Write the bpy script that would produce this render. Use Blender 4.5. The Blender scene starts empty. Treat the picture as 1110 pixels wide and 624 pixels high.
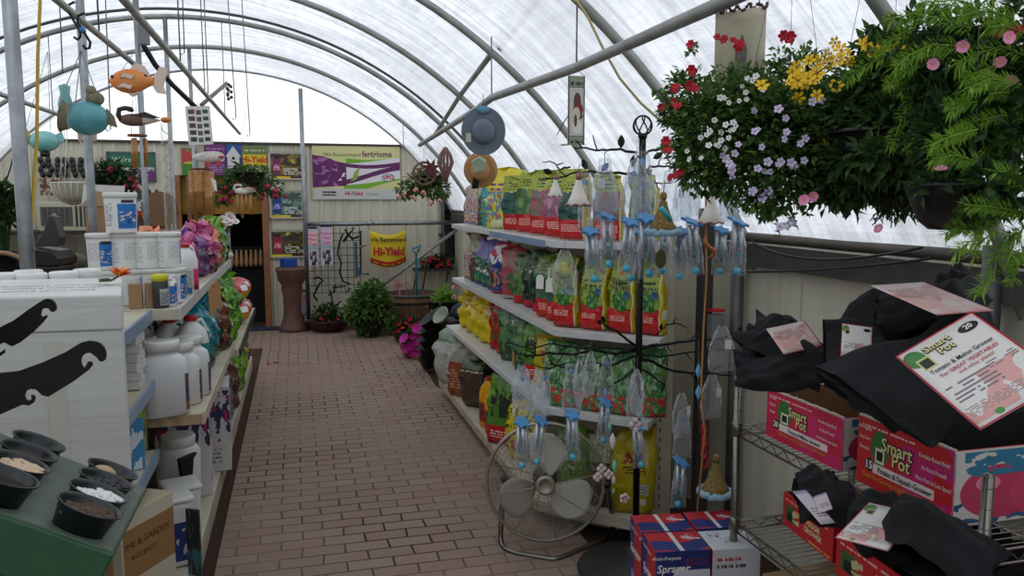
import bpy, bmesh, math, random
from mathutils import Vector, Matrix, Euler
R_ = math.radians
PI = math.pi
rnd = random.Random(7)
SC = bpy.context.scene
COL = SC.collection
D = bpy.data
F_PX, EYE = 863.0, 1.65
PITCH = math.atan(98 / F_PX)
YAW = math.atan(235 / F_PX * math.cos(PITCH))
CF = Vector((math.sin(YAW) * math.cos(PITCH), math.cos(YAW) * math.cos(PITCH), -math.sin(PITCH)))
CR = Vector((math.cos(YAW), -math.sin(YAW), 0))
CU = CR.cross(CF)
CC = Vector((0, 0, EYE))
def at(px, py, x=None, y=None, z=None, d=None):
 """world point of a photo pixel at a known x, y, z or distance along the view"""
 r = CF * F_PX + CR * (px - 555) + CU * (312 - py)
 if x is not None: k = x / r.x
 elif y is not None: k = y / r.y
 elif z is not None: k = (z - EYE) / r.z
 else: k = d / F_PX
 return CC + r * k
def lin(c):
 o = []
 for v in c[:3]:
  v /= 255.0
  o.append(v / 12.92 if v <= .04045 else ((v + .055) / 1.055) ** 2.4)
 return (*o, 1)
class NT:
 def __init__(s, name):
  s.m = D.materials.new(name); s.m.use_nodes = True
  s.t = s.m.node_tree; s.t.nodes.clear()
  s.out = s.n('ShaderNodeOutputMaterial')
 def n(s, typ, **kw):
  x = s.t.nodes.new(typ)
  for k, v in kw.items(): setattr(x, k, v)
  return x
 def l(s, a, b): s.t.links.new(a, b)
 def setin(s, sock, v):
  if hasattr(v, 'links'): s.l(v, sock)
  else: sock.default_value = v
 def math(s, op, a, b=0.0, clamp=False):
  x = s.n('ShaderNodeMath', operation=op, use_clamp=clamp)
  s.setin(x.inputs[0], a); s.setin(x.inputs[1], b)
  return x.outputs[0]
 def mix(s, f, a, b):
  x = s.n('ShaderNodeMix', data_type='RGBA')
  s.setin(x.inputs[0], f); s.setin(x.inputs[6], a); s.setin(x.inputs[7], b)
  return x.outputs[2]
 def noise(s, scale, vec=None, detail=2.0, rough=.5):
  x = s.n('ShaderNodeTexNoise'); x.inputs['Scale'].default_value = scale
  x.inputs['Detail'].default_value = detail; x.inputs['Roughness'].default_value = rough
  if vec is not None: s.l(vec, x.inputs['Vector'])
  return x.outputs['Fac']
 def ramp(s, f, a, b):
  x = s.n('ShaderNodeMapRange'); s.setin(x.inputs[0], f)
  x.inputs[1].default_value = a; x.inputs[2].default_value = b
  return x.outputs[0]
 def bump(s, h, strength, dist=.01, prev=None):
  x = s.n('ShaderNodeBump'); x.inputs['Strength'].default_value = strength
  x.inputs['Distance'].default_value = dist; s.l(h, x.inputs['Height'])
  if prev is not None: s.l(prev, x.inputs['Normal'])
  return x.outputs[0]
 def bsdf(s, col, rough=.5, metal=0., spec=.5, normal=None, **kw):
  b = s.n('ShaderNodeBsdfPrincipled')
  s.setin(b.inputs['Base Color'], col); s.setin(b.inputs['Roughness'], rough)
  b.inputs['Metallic'].default_value = metal
  b.inputs['Specular IOR Level'].default_value = spec
  for k, v in kw.items(): s.setin(b.inputs[k.replace('_', ' ')], v)
  if normal is not None: s.l(normal, b.inputs['Normal'])
  return b.outputs[0]
 def done(s, sh): s.l(sh, s.out.inputs[0]); return s.m
_mc = {}
def mat(name, col, rough=.5, metal=0., spec=.5, var=0., vscale=8., bump=0., bscale=40., sub=0.):
 """plain material with mottling and grain"""
 if name in _mc: return _mc[name]
 t = NT(name); c = lin(col); nrm = None
 tc = t.n('ShaderNodeTexCoord').outputs['Object']
 if var:
  f = t.ramp(t.noise(vscale, tc, 4), .3, .7)
  lo = tuple(v * (1 - var) for v in c[:3]) + (1,); hi = tuple(min(1, v * (1 + var * .6)) for v in c[:3]) + (1,)
  c = t.mix(f, lo, hi)
 if bump: nrm = t.bump(t.noise(bscale, tc, 3), bump)
 _mc[name] = t.done(t.bsdf(c, rough, metal, spec, nrm))
 return _mc[name]
def printed(name, base, layers, rough=.45, spec=.5, bump=0., bscale=18., metal=0.):
 """flat printing laid over the UV net of a pack, sign or label"""
 if name in _mc: return _mc[name]
 t = NT(name)
 uv = t.n('ShaderNodeUVMap').outputs[0]
 sp = t.n('ShaderNodeSeparateXYZ'); t.l(uv, sp.inputs[0]); u, v = sp.outputs[0], sp.outputs[1]
 def rng(a, lo, hi):
  return t.math('MULTIPLY', t.math('GREATER_THAN', a, lo), t.math('LESS_THAN', a, hi))
 def rect(r): return t.math('MULTIPLY', rng(u, r[0], r[2]), rng(v, r[1], r[3]))
 c = lin(base)
 for L in layers:
  k = L[0]
  if k == 'r': m = rect(L[1]); col = lin(L[2])
  elif k == 'e':
   cu, cv, ru, rv = L[1]
   a = t.math('DIVIDE', t.math('SUBTRACT', u, cu), ru); b = t.math('DIVIDE', t.math('SUBTRACT', v, cv), rv)
   m = t.math('LESS_THAN', t.math('ADD', t.math('MULTIPLY', a, a), t.math('MULTIPLY', b, b)), 1.0); col = lin(L[2])
  elif k == 'n':      # blotches inside a rect: rect, colour, scale, threshold, seed
   mp = t.n('ShaderNodeMapping'); t.l(uv, mp.inputs[0]); mp.inputs['Location'].default_value = (L[5] * 3.7, L[5] * 1.3, 0)
   m = t.math('MULTIPLY', rect(L[1]), t.math('GREATER_THAN', t.noise(L[3], mp.outputs[0], 2.5), L[4])); col = lin(L[2])
  elif k == 'l':      # rows of small print: rect, colour, rows, density
   x0, y0, x1, y1 = L[1]
   row = t.math('MULTIPLY', t.math('SUBTRACT', v, y0), L[3] / (y1 - y0))
   fr = t.math('FRACT', row)
   mp = t.n('ShaderNodeCombineXYZ'); t.l(t.math('MULTIPLY', u, 1.0), mp.inputs[0]); t.l(t.math('MULTIPLY', t.math('FLOOR', row), 7.3), mp.inputs[1])
   g = t.noise(L[4], mp.outputs[0], 1.0)
   m = t.math('MULTIPLY', t.math('MULTIPLY', rect(L[1]), t.math('LESS_THAN', fr, .5)), t.math('GREATER_THAN', g, .46)); col = lin(L[2])
  elif k == 'w':      # waving band: centre, slope, amplitude, frequency, phase, half width
   a, sl, am, fq, ph, hw = L[1]
   y = t.math('ADD', t.math('ADD', t.math('MULTIPLY', u, sl), a), t.math('MULTIPLY', t.math('SINE', t.math('ADD', t.math('MULTIPLY', u, fq), ph)), am))
   m = t.math('LESS_THAN', t.math('ABSOLUTE', t.math('SUBTRACT', v, y)), hw)
   if len(L) > 3: m = t.math('MULTIPLY', m, rect(L[3]))
   col = lin(L[2])
  c = t.mix(m, c, col)
 nrm = None
 if bump:
  tc = t.n('ShaderNodeTexCoord').outputs['Object']
  nrm = t.bump(t.noise(bscale, tc, 3), bump, .02)
 _mc[name] = t.done(t.bsdf(c, rough, metal, spec, nrm))
 return _mc[name]
def clear_plastic(name, tint=(235, 240, 245), haze=.22, rough=.15, bump=.6, bscale=30):
 if name in _mc: return _mc[name]
 t = NT(name)
 tc = t.n('ShaderNodeTexCoord').outputs['Object']
 nr = t.bump(t.noise(bscale, tc, 3), bump, .02)
 tr = t.n('ShaderNodeBsdfTransparent'); tr.inputs[0].default_value = lin(tint)
 body = t.bsdf(lin(tint), rough, 0, .6, nr)
 lw = t.n('ShaderNodeLayerWeight'); lw.inputs[0].default_value = .35; t.l(nr, lw.inputs['Normal'])
 f = t.math('ADD', t.math('MULTIPLY', lw.outputs['Facing'], .45), haze, True)
 mx = t.n('ShaderNodeMixShader'); t.l(f, mx.inputs[0]); t.l(tr.outputs[0], mx.inputs[1]); t.l(body, mx.inputs[2])
 _mc[name] = t.done(mx.outputs[0])
 return _mc[name]
def leaf_mat(name, c1, c2, trans=.25, rough=.5):
 if name in _mc: return _mc[name]
 t = NT(name)
 gi = t.n('ShaderNodeNewGeometry').outputs['Random Per Island']
 c = t.mix(gi, lin(c1), lin(c2))
 b = t.bsdf(c, rough, 0, .35)
 tl = t.n('ShaderNodeBsdfTranslucent'); t.l(c, tl.inputs[0])
 mx = t.n('ShaderNodeMixShader'); mx.inputs[0].default_value = trans
 t.l(b, mx.inputs[1]); t.l(tl.outputs[0], mx.inputs[2])
 _mc[name] = t.done(mx.outputs[0])
 return _mc[name]
class MB:
 def __init__(s): s.v, s.f, s.uv, s.mi, s.sm = [], [], [], [], []
 def face(s, idx, uvs=None, mi=0, sm=False):
  s.f.append(tuple(idx)); s.uv.append(uvs or [(0, 0)] * len(idx)); s.mi.append(mi); s.sm.append(sm)
 def box(s, c, size, M=None, mi=0):
  b = len(s.v); hx, hy, hz = size[0] / 2, size[1] / 2, size[2] / 2; c = Vector(c)
  for dx, dy, dz in ((-1,-1,-1),(1,-1,-1),(1,1,-1),(-1,1,-1),(-1,-1,1),(1,-1,1),(1,1,1),(-1,1,1)):
   p = c + Vector((dx * hx, dy * hy, dz * hz))
   s.v.append(M @ p if M else p)
  def q(u, v): return [(u, v), (u + 1, v), (u + 1, v + 1), (u, v + 1)]
  for k, (idx, o) in enumerate((((0,1,5,4),(0,0)), ((1,2,6,5),(1,0)), ((2,3,7,6),(2,0)), ((3,0,4,7),(3,0)), ((4,5,6,7),(0,1)), ((3,2,1,0),(0,-1)))):
   s.face([b + i for i in idx], q(*o), mi)
  return s
 def tube(s, pts, r, n=8, mi=0, cap=True, closed=False):
  pts = [Vector(p) for p in pts]; m = len(pts); b = len(s.v)
  up = None
  for i, p in enumerate(pts):
   if closed: t = pts[(i + 1) % m] - pts[i - 1]
   else: t = pts[min(i + 1, m - 1)] - pts[max(i - 1, 0)]
   if t.length < 1e-9: t = Vector((0, 0, 1))
   t.normalize()
   if up is None:
    up = Vector((0, 0, 1)) if abs(t.z) < .9 else Vector((1, 0, 0))
   sd = t.cross(up)
   if sd.length < 1e-4: sd = t.cross(Vector((1, 0, 0)))
   sd.normalize(); up = sd.cross(t).normalized()
   rr = r[i] if isinstance(r, (list, tuple)) else r
   for j in range(n):
    a = 2 * PI * j / n
    s.v.append(p + (sd * math.cos(a) + up * math.sin(a)) * rr)
  for i in range(m if closed else m - 1):
   i2 = (i + 1) % m
   for j in range(n):
    j2 = (j + 1) % n
    s.face([b + i * n + j, b + i * n + j2, b + i2 * n + j2, b + i2 * n + j], [(j / n, i / m), ((j + 1) / n, i / m), ((j + 1) / n, (i + 1) / m), (j / n, (i + 1) / m)], mi, True)
  if cap and not closed:
   s.face([b + j for j in range(n)][::-1], None, mi); s.face([b + (m - 1) * n + j for j in range(n)], None, mi)
  return s
 def lathe(s, prof, n=24, M=None, mi=0, cap=True, sx=1., sy=1.):
  b = len(s.v); m = len(prof)
  zs = [p[1] for p in prof]; z0, z1 = min(zs), max(zs); dz = (z1 - z0) or 1
  for r, z in prof:
   for j in range(n + 1):
    a = PI / 2 + 2 * PI * j / n
    p = Vector((r * math.cos(a) * sx, r * math.sin(a) * sy, z)); s.v.append(M @ p if M else p)
  w = n + 1
  for i in range(m - 1):
   for j in range(n):
    v0, v1 = (zs[i] - z0) / dz, (zs[i + 1] - z0) / dz
    s.face([b + i * w + j, b + i * w + j + 1, b + (i + 1) * w + j + 1, b + (i + 1) * w + j], [(j / n, v0), ((j + 1) / n, v0), ((j + 1) / n, v1), (j / n, v1)], mi, True)
  if cap:
   if prof[0][0] > 1e-4: s.face([b + j for j in range(n)][::-1], None, mi)
   if prof[-1][0] > 1e-4: s.face([b + (m - 1) * w + j for j in range(n)], None, mi)
  return s
 def ball(s, c, r, n=12, M=None, mi=0, sc=(1, 1, 1)):
  k = max(4, n // 2); c = Vector(c); T = Matrix.Translation(c) @ Matrix.Diagonal((sc[0], sc[1], sc[2], 1))
  if M: T = M @ T
  return s.lathe([(max(r * math.sin(PI * i / k), 0), -r * math.cos(PI * i / k)) for i in range(k + 1)], n, T, mi, False)
 def prism(s, poly, z0, z1, M=None, mi=0):
  b = len(s.v); n = len(poly)
  xs = [p[0] for p in poly]; ys = [p[1] for p in poly]; x0, x1, y0, y1 = min(xs), max(xs), min(ys), max(ys)
  U = lambda p: ((p[0] - x0) / ((x1 - x0) or 1), (p[1] - y0) / ((y1 - y0) or 1))
  for z in (z0, z1):
   for p in poly:
    q = Vector((p[0], p[1], z)); s.v.append(M @ q if M else q)
  s.face([b + i for i in range(n)][::-1], [U(p) for p in poly][::-1], mi)
  s.face([b + n + i for i in range(n)], [U(p) for p in poly], mi)
  for i in range(n):
   j = (i + 1) % n; s.face([b + i, b + j, b + n + j, b + n + i], None, mi)
  return s
 def grid(s, fn, nu, nv, mi=0, sm=True, uvs=(0, 0, 1, 1)):
  b = len(s.v)
  for j in range(nv + 1):
   for i in range(nu + 1): s.v.append(Vector(fn(i / nu, j / nv)))
  u0, v0, u1, v1 = uvs
  for j in range(nv):
   for i in range(nu):
    k = b + j * (nu + 1) + i
    q = [(u0 + (u1 - u0) * a / nu, v0 + (v1 - v0) * c / nv) for a, c in ((i, j), (i + 1, j), (i + 1, j + 1), (i, j + 1))]
    s.face([k, k + 1, k + nu + 2, k + nu + 1], q, mi, sm)
  return s
 def leaf(s, p, d, up, L, W, fold=.25, mi=0):
  d = d.normalized(); sd = d.cross(up)
  if sd.length < 1e-3: sd = d.cross(Vector((1, .3, 0)))
  sd.normalize(); nn = sd.cross(d)
  b = len(s.v)
  s.v += [p, p + d * L * .45 + sd * W / 2 - nn * W * fold * -1, p + d * L, p + d * L * .45 - sd * W / 2 + nn * W * fold, p + d * L * .5]
  s.face([b, b + 1, b + 2, b + 4], None, mi); s.face([b, b + 4, b + 2, b + 3], None, mi)
  return s
 def mesh(s, name, mats):
  me = D.meshes.new(name)
  me.from_pydata([tuple(v) for v in s.v], [], s.f)
  ul = me.uv_layers.new(name='UVMap')
  flat = [c for f in s.uv for uv in f for c in uv]
  ul.data.foreach_set('uv', flat)
  me.polygons.foreach_set('material_index', s.mi)
  me.polygons.foreach_set('use_smooth', s.sm)
  for m in (mats if isinstance(mats, (list, tuple)) else [mats]): me.materials.append(m)
  me.validate(); me.update()
  return me
 def put(s, name, mats, parent=None, loc=None, rot=None, bev=0., label=None, sub=0):
  return link(name, s.mesh(name, mats), parent, loc, rot, bev, label, sub)
def link(name, me, parent=None, loc=None, rot=None, bev=0., label=None, sub=0):
 o = D.objects.new(name, me); COL.objects.link(o)
 if parent: o.parent = parent
 if loc is not None: o.location = loc
 if rot is not None: o.rotation_euler = rot
 if bev:
  m = o.modifiers.new('edge', 'BEVEL'); m.width = bev; m.segments = 2; m.limit_method = 'ANGLE'; m.angle_limit = R_(40)
 if sub:
  m = o.modifiers.new('smooth', 'SUBSURF'); m.levels = sub; m.render_levels = sub
 if label: o['label'] = label
 return o
def tag(o, label=None, cat=None, group=None, kind=None):
 if label: o['label'] = label
 if cat: o['category'] = cat
 if group: o['group'] = group
 if kind: o['kind'] = kind
 return o
def thing(name, label, cat, loc=(0, 0, 0), rz=0., group=None, rot=None):
 o = D.objects.new(name, None); COL.objects.link(o)
 o.empty_display_size = .05
 o.location = loc; o.rotation_euler = rot if rot is not None else (0, 0, rz)
 return tag(o, label, cat, group)
def struct(name, mb, mats, bev=0.):
 return tag(mb.put(name, mats, bev=bev), kind='structure')
def dup(root, loc, rz=0., label=None, group=None, scale=None, rot=None):
 r = root.copy(); COL.objects.link(r); r.location = loc
 r.rotation_euler = rot if rot is not None else (0, 0, rz)
 if scale: r.scale = (scale, scale, scale) if not isinstance(scale, tuple) else scale
 if label: r['label'] = label
 if group: r['group'] = group
 for ch in list(root.children):
  c = ch.copy(); COL.objects.link(c); c.parent = r; c.matrix_parent_inverse = ch.matrix_parent_inverse
  for g in ch.children:
   d = g.copy(); COL.objects.link(d); d.parent = c; d.matrix_parent_inverse = g.matrix_parent_inverse
 return r
def basis(o, p, X, Y):
 """place an object with its local x along X and y near Y"""
 X = X.normalized(); Z = X.cross(Y).normalized(); Y = Z.cross(X)
 M = Matrix((X, Y, Z)).transposed().to_4x4(); M.translation = p
 o.matrix_world = M
 return o
_tc = {}
def text(s, size, m, parent, loc, rot=(PI / 2, 0, 0), name='lettering', sx=1., al='CENTER', bold=0., shear=0.):
 key = (s, m.name, al, bold, shear)
 if key not in _tc:
  c = D.curves.new('text', 'FONT'); c.body = s; c.align_x = al; c.align_y = 'CENTER'; c.size = 1; c.extrude = .004; c.offset = bold; c.shear = shear
  c.resolution_u = 2
  o = D.objects.new('tmp', c); COL.objects.link(o)
  bpy.context.view_layer.update()
  me = D.meshes.new_from_object(o.evaluated_get(bpy.context.evaluated_depsgraph_get()))
  D.objects.remove(o); me.materials.clear(); me.materials.append(m); _tc[key] = me
 o = link(name, _tc[key], parent, loc, rot)
 o.scale = (size * sx, size, size)
 return o
GALV = mat('galvanised_steel', (150, 155, 158), .38, .85, var=.25, vscale=14)
PIPE = mat('dull_grey_pipe', (152, 152, 147), .5, .3, var=.25, vscale=10)
BLACK = mat('black_metal', (18, 17, 17), .5, .3, bump=.15)
DKPL = mat('black_plastic', (20, 21, 21), .38)
WHITE = mat('white_plastic', (225, 226, 222), .35, var=.04)
CREAM = mat('cream_enamel', (196, 188, 166), .45, var=.14, vscale=5)
WSHELF = mat('white_enamel', (196, 196, 190), .4, var=.1, vscale=9)
BLUELIP = mat('blue_grey_price_rail', (128, 150, 176), .3, var=.1)
RED = mat('red_plastic', (188, 20, 24), .35)
RUST = mat('rusted_spots', (88, 50, 30), .8, var=.4)
CARD = mat('brown_cardboard', (158, 128, 92), .85, var=.08)
WCARD = mat('white_cardboard', (208, 208, 202), .8, var=.07, vscale=6)
WOOD = mat('brown_wood', (128, 82, 50), .65, var=.3, vscale=12)
BAMB = mat('bamboo', (178, 126, 72), .45, var=.22, vscale=20)
DARK = mat('dark_void', (14, 13, 12), .9)
WIRE = mat('thin_grey_wire', (110, 112, 112), .5, .5)
INKW = mat('white_ink', (232, 230, 222), .5)
INKK = mat('black_ink', (16, 15, 16), .5)
INKR = mat('red_ink', (178, 20, 34), .5)
INKP = mat('purple_ink', (110, 28, 92), .5)
INKG = mat('green_ink', (64, 120, 40), .5)
INKB = mat('brown_ink', (70, 46, 30), .6)
INKY = mat('cream_ink', (222, 214, 150), .6)
SOIL = mat('dark_soil', (42, 30, 22), .95, var=.5, vscale=60, bump=.8, bscale=80)
STEM = mat('green_stem', (62, 84, 36), .6)
CHROME = mat('dull_chrome', (128, 124, 116), .3, .95, var=.1)
# ============================================================ THE GREENHOUSE SHELL
CX, HR = -.83, 3.19            # centre line and radius of the hoops
WZ = 1.45                      # height of the solid side walls
XR = CX + math.sqrt(HR ** 2 - WZ ** 2); XL = CX - (XR - CX)
YB, YF = 10.55, -1.5
A0 = math.asin(WZ / HR)
def film_mat(name, col, clear, var):
 t = NT(name)
 uv = t.n('ShaderNodeUVMap').outputs[0]
 mp = t.n('ShaderNodeMapping'); t.l(uv, mp.inputs[0]); mp.inputs['Scale'].default_value = (7, .8, 1); mp.inputs['Rotation'].default_value = (0, 0, .16)
 n1 = t.noise(1.6, mp.outputs[0], 6, .62)
 mp2 = t.n('ShaderNodeMapping'); t.l(uv, mp2.inputs[0]); mp2.inputs['Scale'].default_value = (2.2, 9, 1); mp2.inputs['Rotation'].default_value = (0, 0, -.12)
 n2 = t.noise(1.3, mp2.outputs[0], 5, .65)
 n3 = t.noise(.9, uv, 3)
 f = t.math('ADD', t.math('MULTIPLY', t.ramp(n1, .36, .62), .7), t.math('MULTIPLY', t.ramp(n2, .38, .66), .3))
 f = t.math('MULTIPLY', f, t.ramp(n3, .1, .6), True)
 c = lin(col); lo = tuple(v * (1 - var) for v in c[:3]) + (1,)
 cc = t.mix(f, lo, c)
 nr = t.bump(n1, .9, .05); nr = t.bump(n2, .5, .03, nr)
 tl = t.n('ShaderNodeBsdfTranslucent'); t.l(cc, tl.inputs[0]); t.l(nr, tl.inputs['Normal'])
 tp = t.n('ShaderNodeBsdfTransparent'); t.l(cc, tp.inputs[0])
 gl = t.n('ShaderNodeBsdfGlossy'); gl.inputs[1].default_value = .3; t.l(nr, gl.inputs['Normal'])
 m1 = t.n('ShaderNodeMixShader'); m1.inputs[0].default_value = clear; t.l(tl.outputs[0], m1.inputs[1]); t.l(tp.outputs[0], m1.inputs[2])
 m2 = t.n('ShaderNodeMixShader'); m2.inputs[0].default_value = .04; t.l(m1.outputs[0], m2.inputs[1]); t.l(gl.outputs[0], m2.inputs[2])
 return t.done(m2.outputs[0])
FILM = film_mat('greenhouse_film', (228, 231, 238), .12, .46)
GABLE = film_mat('gable_film', (255, 255, 255), .8, .04)
def hoop_pt(a, r=HR, y=0.): return Vector((CX + r * math.cos(a), y, r * math.sin(a)))
mb = MB()
def filmfn(u, v):
 a = A0 + (PI - 2 * A0) * v; y = YF + (YB + .1 - YF) * u
 bay = ((y - 1.85) / 1.41) % 1.0
 sag = .035 * math.sin(PI * bay)
 return hoop_pt(a, HR + .035 - sag, y)
mb.grid(filmfn, 120, 48, uvs=(0, 0, 12.1, 7.6))
struct('ceiling', mb, FILM)
for nm, yy, zb in (('wall_gable', YB + .02, 2.3), ('wall_entrance', YF, WZ)):
 mb = MB()
 a1 = math.asin(zb / HR); n = 40
 def gf(u, v):
  a = a1 + (PI - 2 * a1) * u; top = hoop_pt(a, HR + .03, yy)
  return Vector((top.x, yy, zb + (top.z - zb) * v))
 mb.grid(gf, n, 6, uvs=(0, 0, 5, 1.2))
 if nm == 'wall_entrance':
  mb.box(((XL + XR) / 2, yy, WZ / 2), (XR - XL, .02, WZ))
 struct(nm, mb, GABLE if nm == 'wall_gable' else FILM)
def ground_mat():
 t = NT('brown_mulch'); tc = t.n('ShaderNodeTexCoord').outputs['Object']
 n = t.noise(95, tc, 4, .7); n2 = t.noise(3, tc, 2)
 c = t.mix(t.ramp(n, .35, .68), lin((50, 38, 30)), lin((124, 96, 80)))
 c = t.mix(t.math('MULTIPLY', n2, .4), c, lin((70, 55, 45)))
 return t.done(t.bsdf(c, .95, 0, .2, t.bump(n, 1., .03)))
def brick_mat():
 t = NT('red_brick_paving'); tc = t.n('ShaderNodeTexCoord').outputs['Object']
 warp = t.n('ShaderNodeTexNoise'); warp.inputs['Scale'].default_value = 2.2; t.l(tc, warp.inputs['Vector'])
 wa = t.n('ShaderNodeVectorMath', operation='MULTIPLY_ADD'); t.l(warp.outputs['Color'], wa.inputs[0]); wa.inputs[1].default_value = (.035, .02, 0); t.l(tc, wa.inputs[2])
 b = t.n('ShaderNodeTexBrick'); t.l(wa.outputs[0], b.inputs['Vector'])
 b.inputs['Scale'].default_value = 1; b.inputs['Brick Width'].default_value = .2; b.inputs['Row Height'].default_value = .098
 b.inputs['Mortar Size'].default_value = .0052; b.inputs['Mortar Smooth'].default_value = .3; b.inputs['Bias'].default_value = 0
 b.inputs['Color1'].default_value = lin((152, 131, 116)); b.inputs['Color2'].default_value = lin((140, 114, 101)); b.inputs['Mortar'].default_value = lin((112, 92, 80))
 b.offset = .5
 big = t.ramp(t.noise(1.1, tc, 3), .3, .7); fine = t.noise(60, tc, 4, .6)
 c = t.mix(t.math('MULTIPLY', big, .55), b.outputs['Color'], lin((146, 130, 116)))
 c = t.mix(t.math('MULTIPLY', fine, .3), c, lin((118, 92, 78)))
 patch = t.ramp(t.noise(.75, tc, 3), .45, .56)
 c = t.mix(t.math('MULTIPLY', b.outputs['Fac'], t.math('ADD', t.math('MULTIPLY', patch, .85), .10)), c, lin((26, 18, 15)))
 h = t.math('ADD', t.math('MULTIPLY', t.math('SUBTRACT', 1.0, b.outputs['Fac']), t.math('ADD', patch, .25)), t.math('MULTIPLY', fine, .12))
 return t.done(t.bsdf(c, .8, 0, .3, t.bump(h, .7, .012)))
mb = MB(); mb.box(((XL + XR) / 2, (YB + YF) / 2, -.05), (XR - XL + .1, YB - YF + 3.5, .1))
struct('ground', mb, ground_mat())
mb = MB(); mb.box((0, 5, -.17), (60, 60, .12)); struct('ground_outside', mb, mat('outside_soil', (120, 116, 100), .95, var=.2, vscale=1))
path = [(-.39, -1.4), (1.3, -1.4), (1.3, 6.2), (1.14, 6.75), (1.16, 7.6), (1.13, 8.4), (1.1, 9.35), (.6, 10.0), (.1, 10.35), (-.25, 10.5), (-1.3, 10.5), (-1.3, 9.04), (-.39, 9.02)]
mb = MB(); mb.prism(path, -.02, .012)
struct('floor', mb, brick_mat())
def panel_mat():
 t = NT('beige_wall_panel'); tc = t.n('ShaderNodeTexCoord').outputs['Object']
 mp = t.n('ShaderNodeMapping'); t.l(tc, mp.inputs[0]); mp.inputs['Scale'].default_value = (6, 6, .5)
 n = t.noise(1.5, mp.outputs[0], 5, .6)
 c = t.mix(t.ramp(n, .3, .7), lin((200, 194, 172)), lin((222, 218, 200)))
 return t.done(t.bsdf(c, .6, 0, .3))
PANEL = panel_mat()
mb = MB()
for i in range(28):
 y0 = YF + i * .44; mb.box((XR + .05 + (.006 if i % 2 else 0), y0 + .22, WZ / 2), (.03, .44, WZ))
struct('wall_right', mb, PANEL)
mb = MB(); mb.box((XL - .05, (YB + YF) / 2, WZ / 2), (.03, YB - YF, WZ)); struct('wall_left', mb, PANEL)
mb = MB(); mb.box((XR + .01, (YB + YF) / 2, WZ - .06), (.05, YB - YF, .1)); struct('trim_2', mb, mat('dark_grey_base_rail', (84, 84, 80), .6, .4, var=.25))
mb = MB(); mb.tube([(XR - .01, YF, WZ + .02), (XR - .01, YB, WZ + .02)], .022, 10)
struct('trim_3', mb, mat('brown_roll_up_pipe', (92, 86, 78), .5, .3, var=.2))
mb = MB(); mb.box((XL, (YB + YF) / 2, WZ - .03), (.05, YB - YF, .14)); struct('trim_4', mb, mat('dark_grey_base_rail', (84, 84, 80)))
DX0, DX1, DZ = at(200, 300, y=YB).x, at(287, 300, y=YB).x, at(240, 190, y=YB).z
ZT = at(300, 157, y=YB).z
def corr(mb, x0, x1, z0, z1):
 xs = []; x = x0
 while x < x1 - 1e-4:
  for dx, dy in ((0, 0), (.10, 0), (.112, -.014), (.138, -.014)):
   if x + dx < x1: xs.append((x + dx, YB + dy))
  x += .15
 xs.append((x1, YB))
 for (xa, ya), (xb, yb) in zip(xs, xs[1:]):
  b = len(mb.v); mb.v += [Vector((xa, ya, z0)), Vector((xb, yb, z0)), Vector((xb, yb, z1)), Vector((xa, ya, z1))]
  mb.face([b, b + 1, b + 2, b + 3])
 mb.box(((x0 + x1) / 2, YB + .03, (z0 + z1) / 2), (x1 - x0, .03, z1 - z0))
mb = MB(); corr(mb, XL - .03, DX0, 0, ZT); corr(mb, DX1, XR + .08, 0, ZT); corr(mb, DX0, DX1, DZ, ZT)
struct('wall_back', mb, PANEL)
mb = MB(); mb.box(((XL + XR) / 2, YB - .02, ZT + .012), (XR - XL - .4, .05, .03)); struct('trim_1', mb, mat('dark_brown_header', (66, 58, 50), .7, var=.2))
ox = DX1 + .035
mb = MB(); mb.box((ox, YB - .03, DZ / 2), (.075, .1, DZ)); mb.box((DX0 - .02, YB - .03, DZ / 2), (.05, .1, DZ))
struct('door_1', mb, mat('orange_brown_door_jamb', (150, 98, 62), .6, var=.25))
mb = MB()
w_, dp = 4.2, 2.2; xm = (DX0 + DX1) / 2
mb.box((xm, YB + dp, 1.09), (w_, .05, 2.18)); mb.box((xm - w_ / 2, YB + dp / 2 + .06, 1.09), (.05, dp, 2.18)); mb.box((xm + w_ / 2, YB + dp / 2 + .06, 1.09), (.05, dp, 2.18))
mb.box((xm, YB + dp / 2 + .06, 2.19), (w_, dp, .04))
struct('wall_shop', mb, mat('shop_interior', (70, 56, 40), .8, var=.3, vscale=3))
mb = MB(); mb.box((xm, YB + dp / 2 + .1, .0), (w_, dp, .02)); struct('floor_shop', mb, mat('shop_floor', (60, 50, 44), .7))
mb = MB(); z0 = at(240, 232, y=YB + .12).z
mb.box(((DX0 + DX1) / 2, YB + .1, (DZ + z0) / 2), (DX1 - DX0, .03, DZ - z0))
tag(mb.put('valance_board', mat('mustard_board', (150, 112, 30), .7, var=.2), bev=.004), 'mustard yellow board across the top of the dark shop doorway', 'board')
mb = MB(); p = at(285, 352, z=.02); mb.box((-.55, 10.3, .022), (.62, .22, .018))
tag(mb.put('door_mat', mat('navy_mat', (34, 42, 66), .9, bump=.5), bev=.004), 'dark blue mat lying on the floor in front of the shop doorway', 'mat')
mb = MB(); wx0, wx1 = at(478, 240, y=YB - .02).x, at(500, 240, y=YB - .02).x; wz0, wz1 = at(478, 282, y=YB).z, at(478, 205, y=YB).z
for a, b, c, d in ((wx0, wx1, wz0, wz0 + .04), (wx0, wx1, wz1 - .04, wz1), (wx0, wx0 + .04, wz0, wz1), (wx1 - .04, wx1, wz0, wz1)):
 mb.box(((a + b) / 2, YB - .03, (c + d) / 2), (b - a, .05, d - c))
o = struct('window_1', mb, mat('grey_window_frame', (110, 108, 100), .6))
mb = MB(); mb.box(((wx0 + wx1) / 2, YB - .02, (wz0 + wz1) / 2), (wx1 - wx0, .01, wz1 - wz0)); g = mb.put('window_glass', mat('dark_glass', (16, 18, 20), .08), o)
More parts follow.
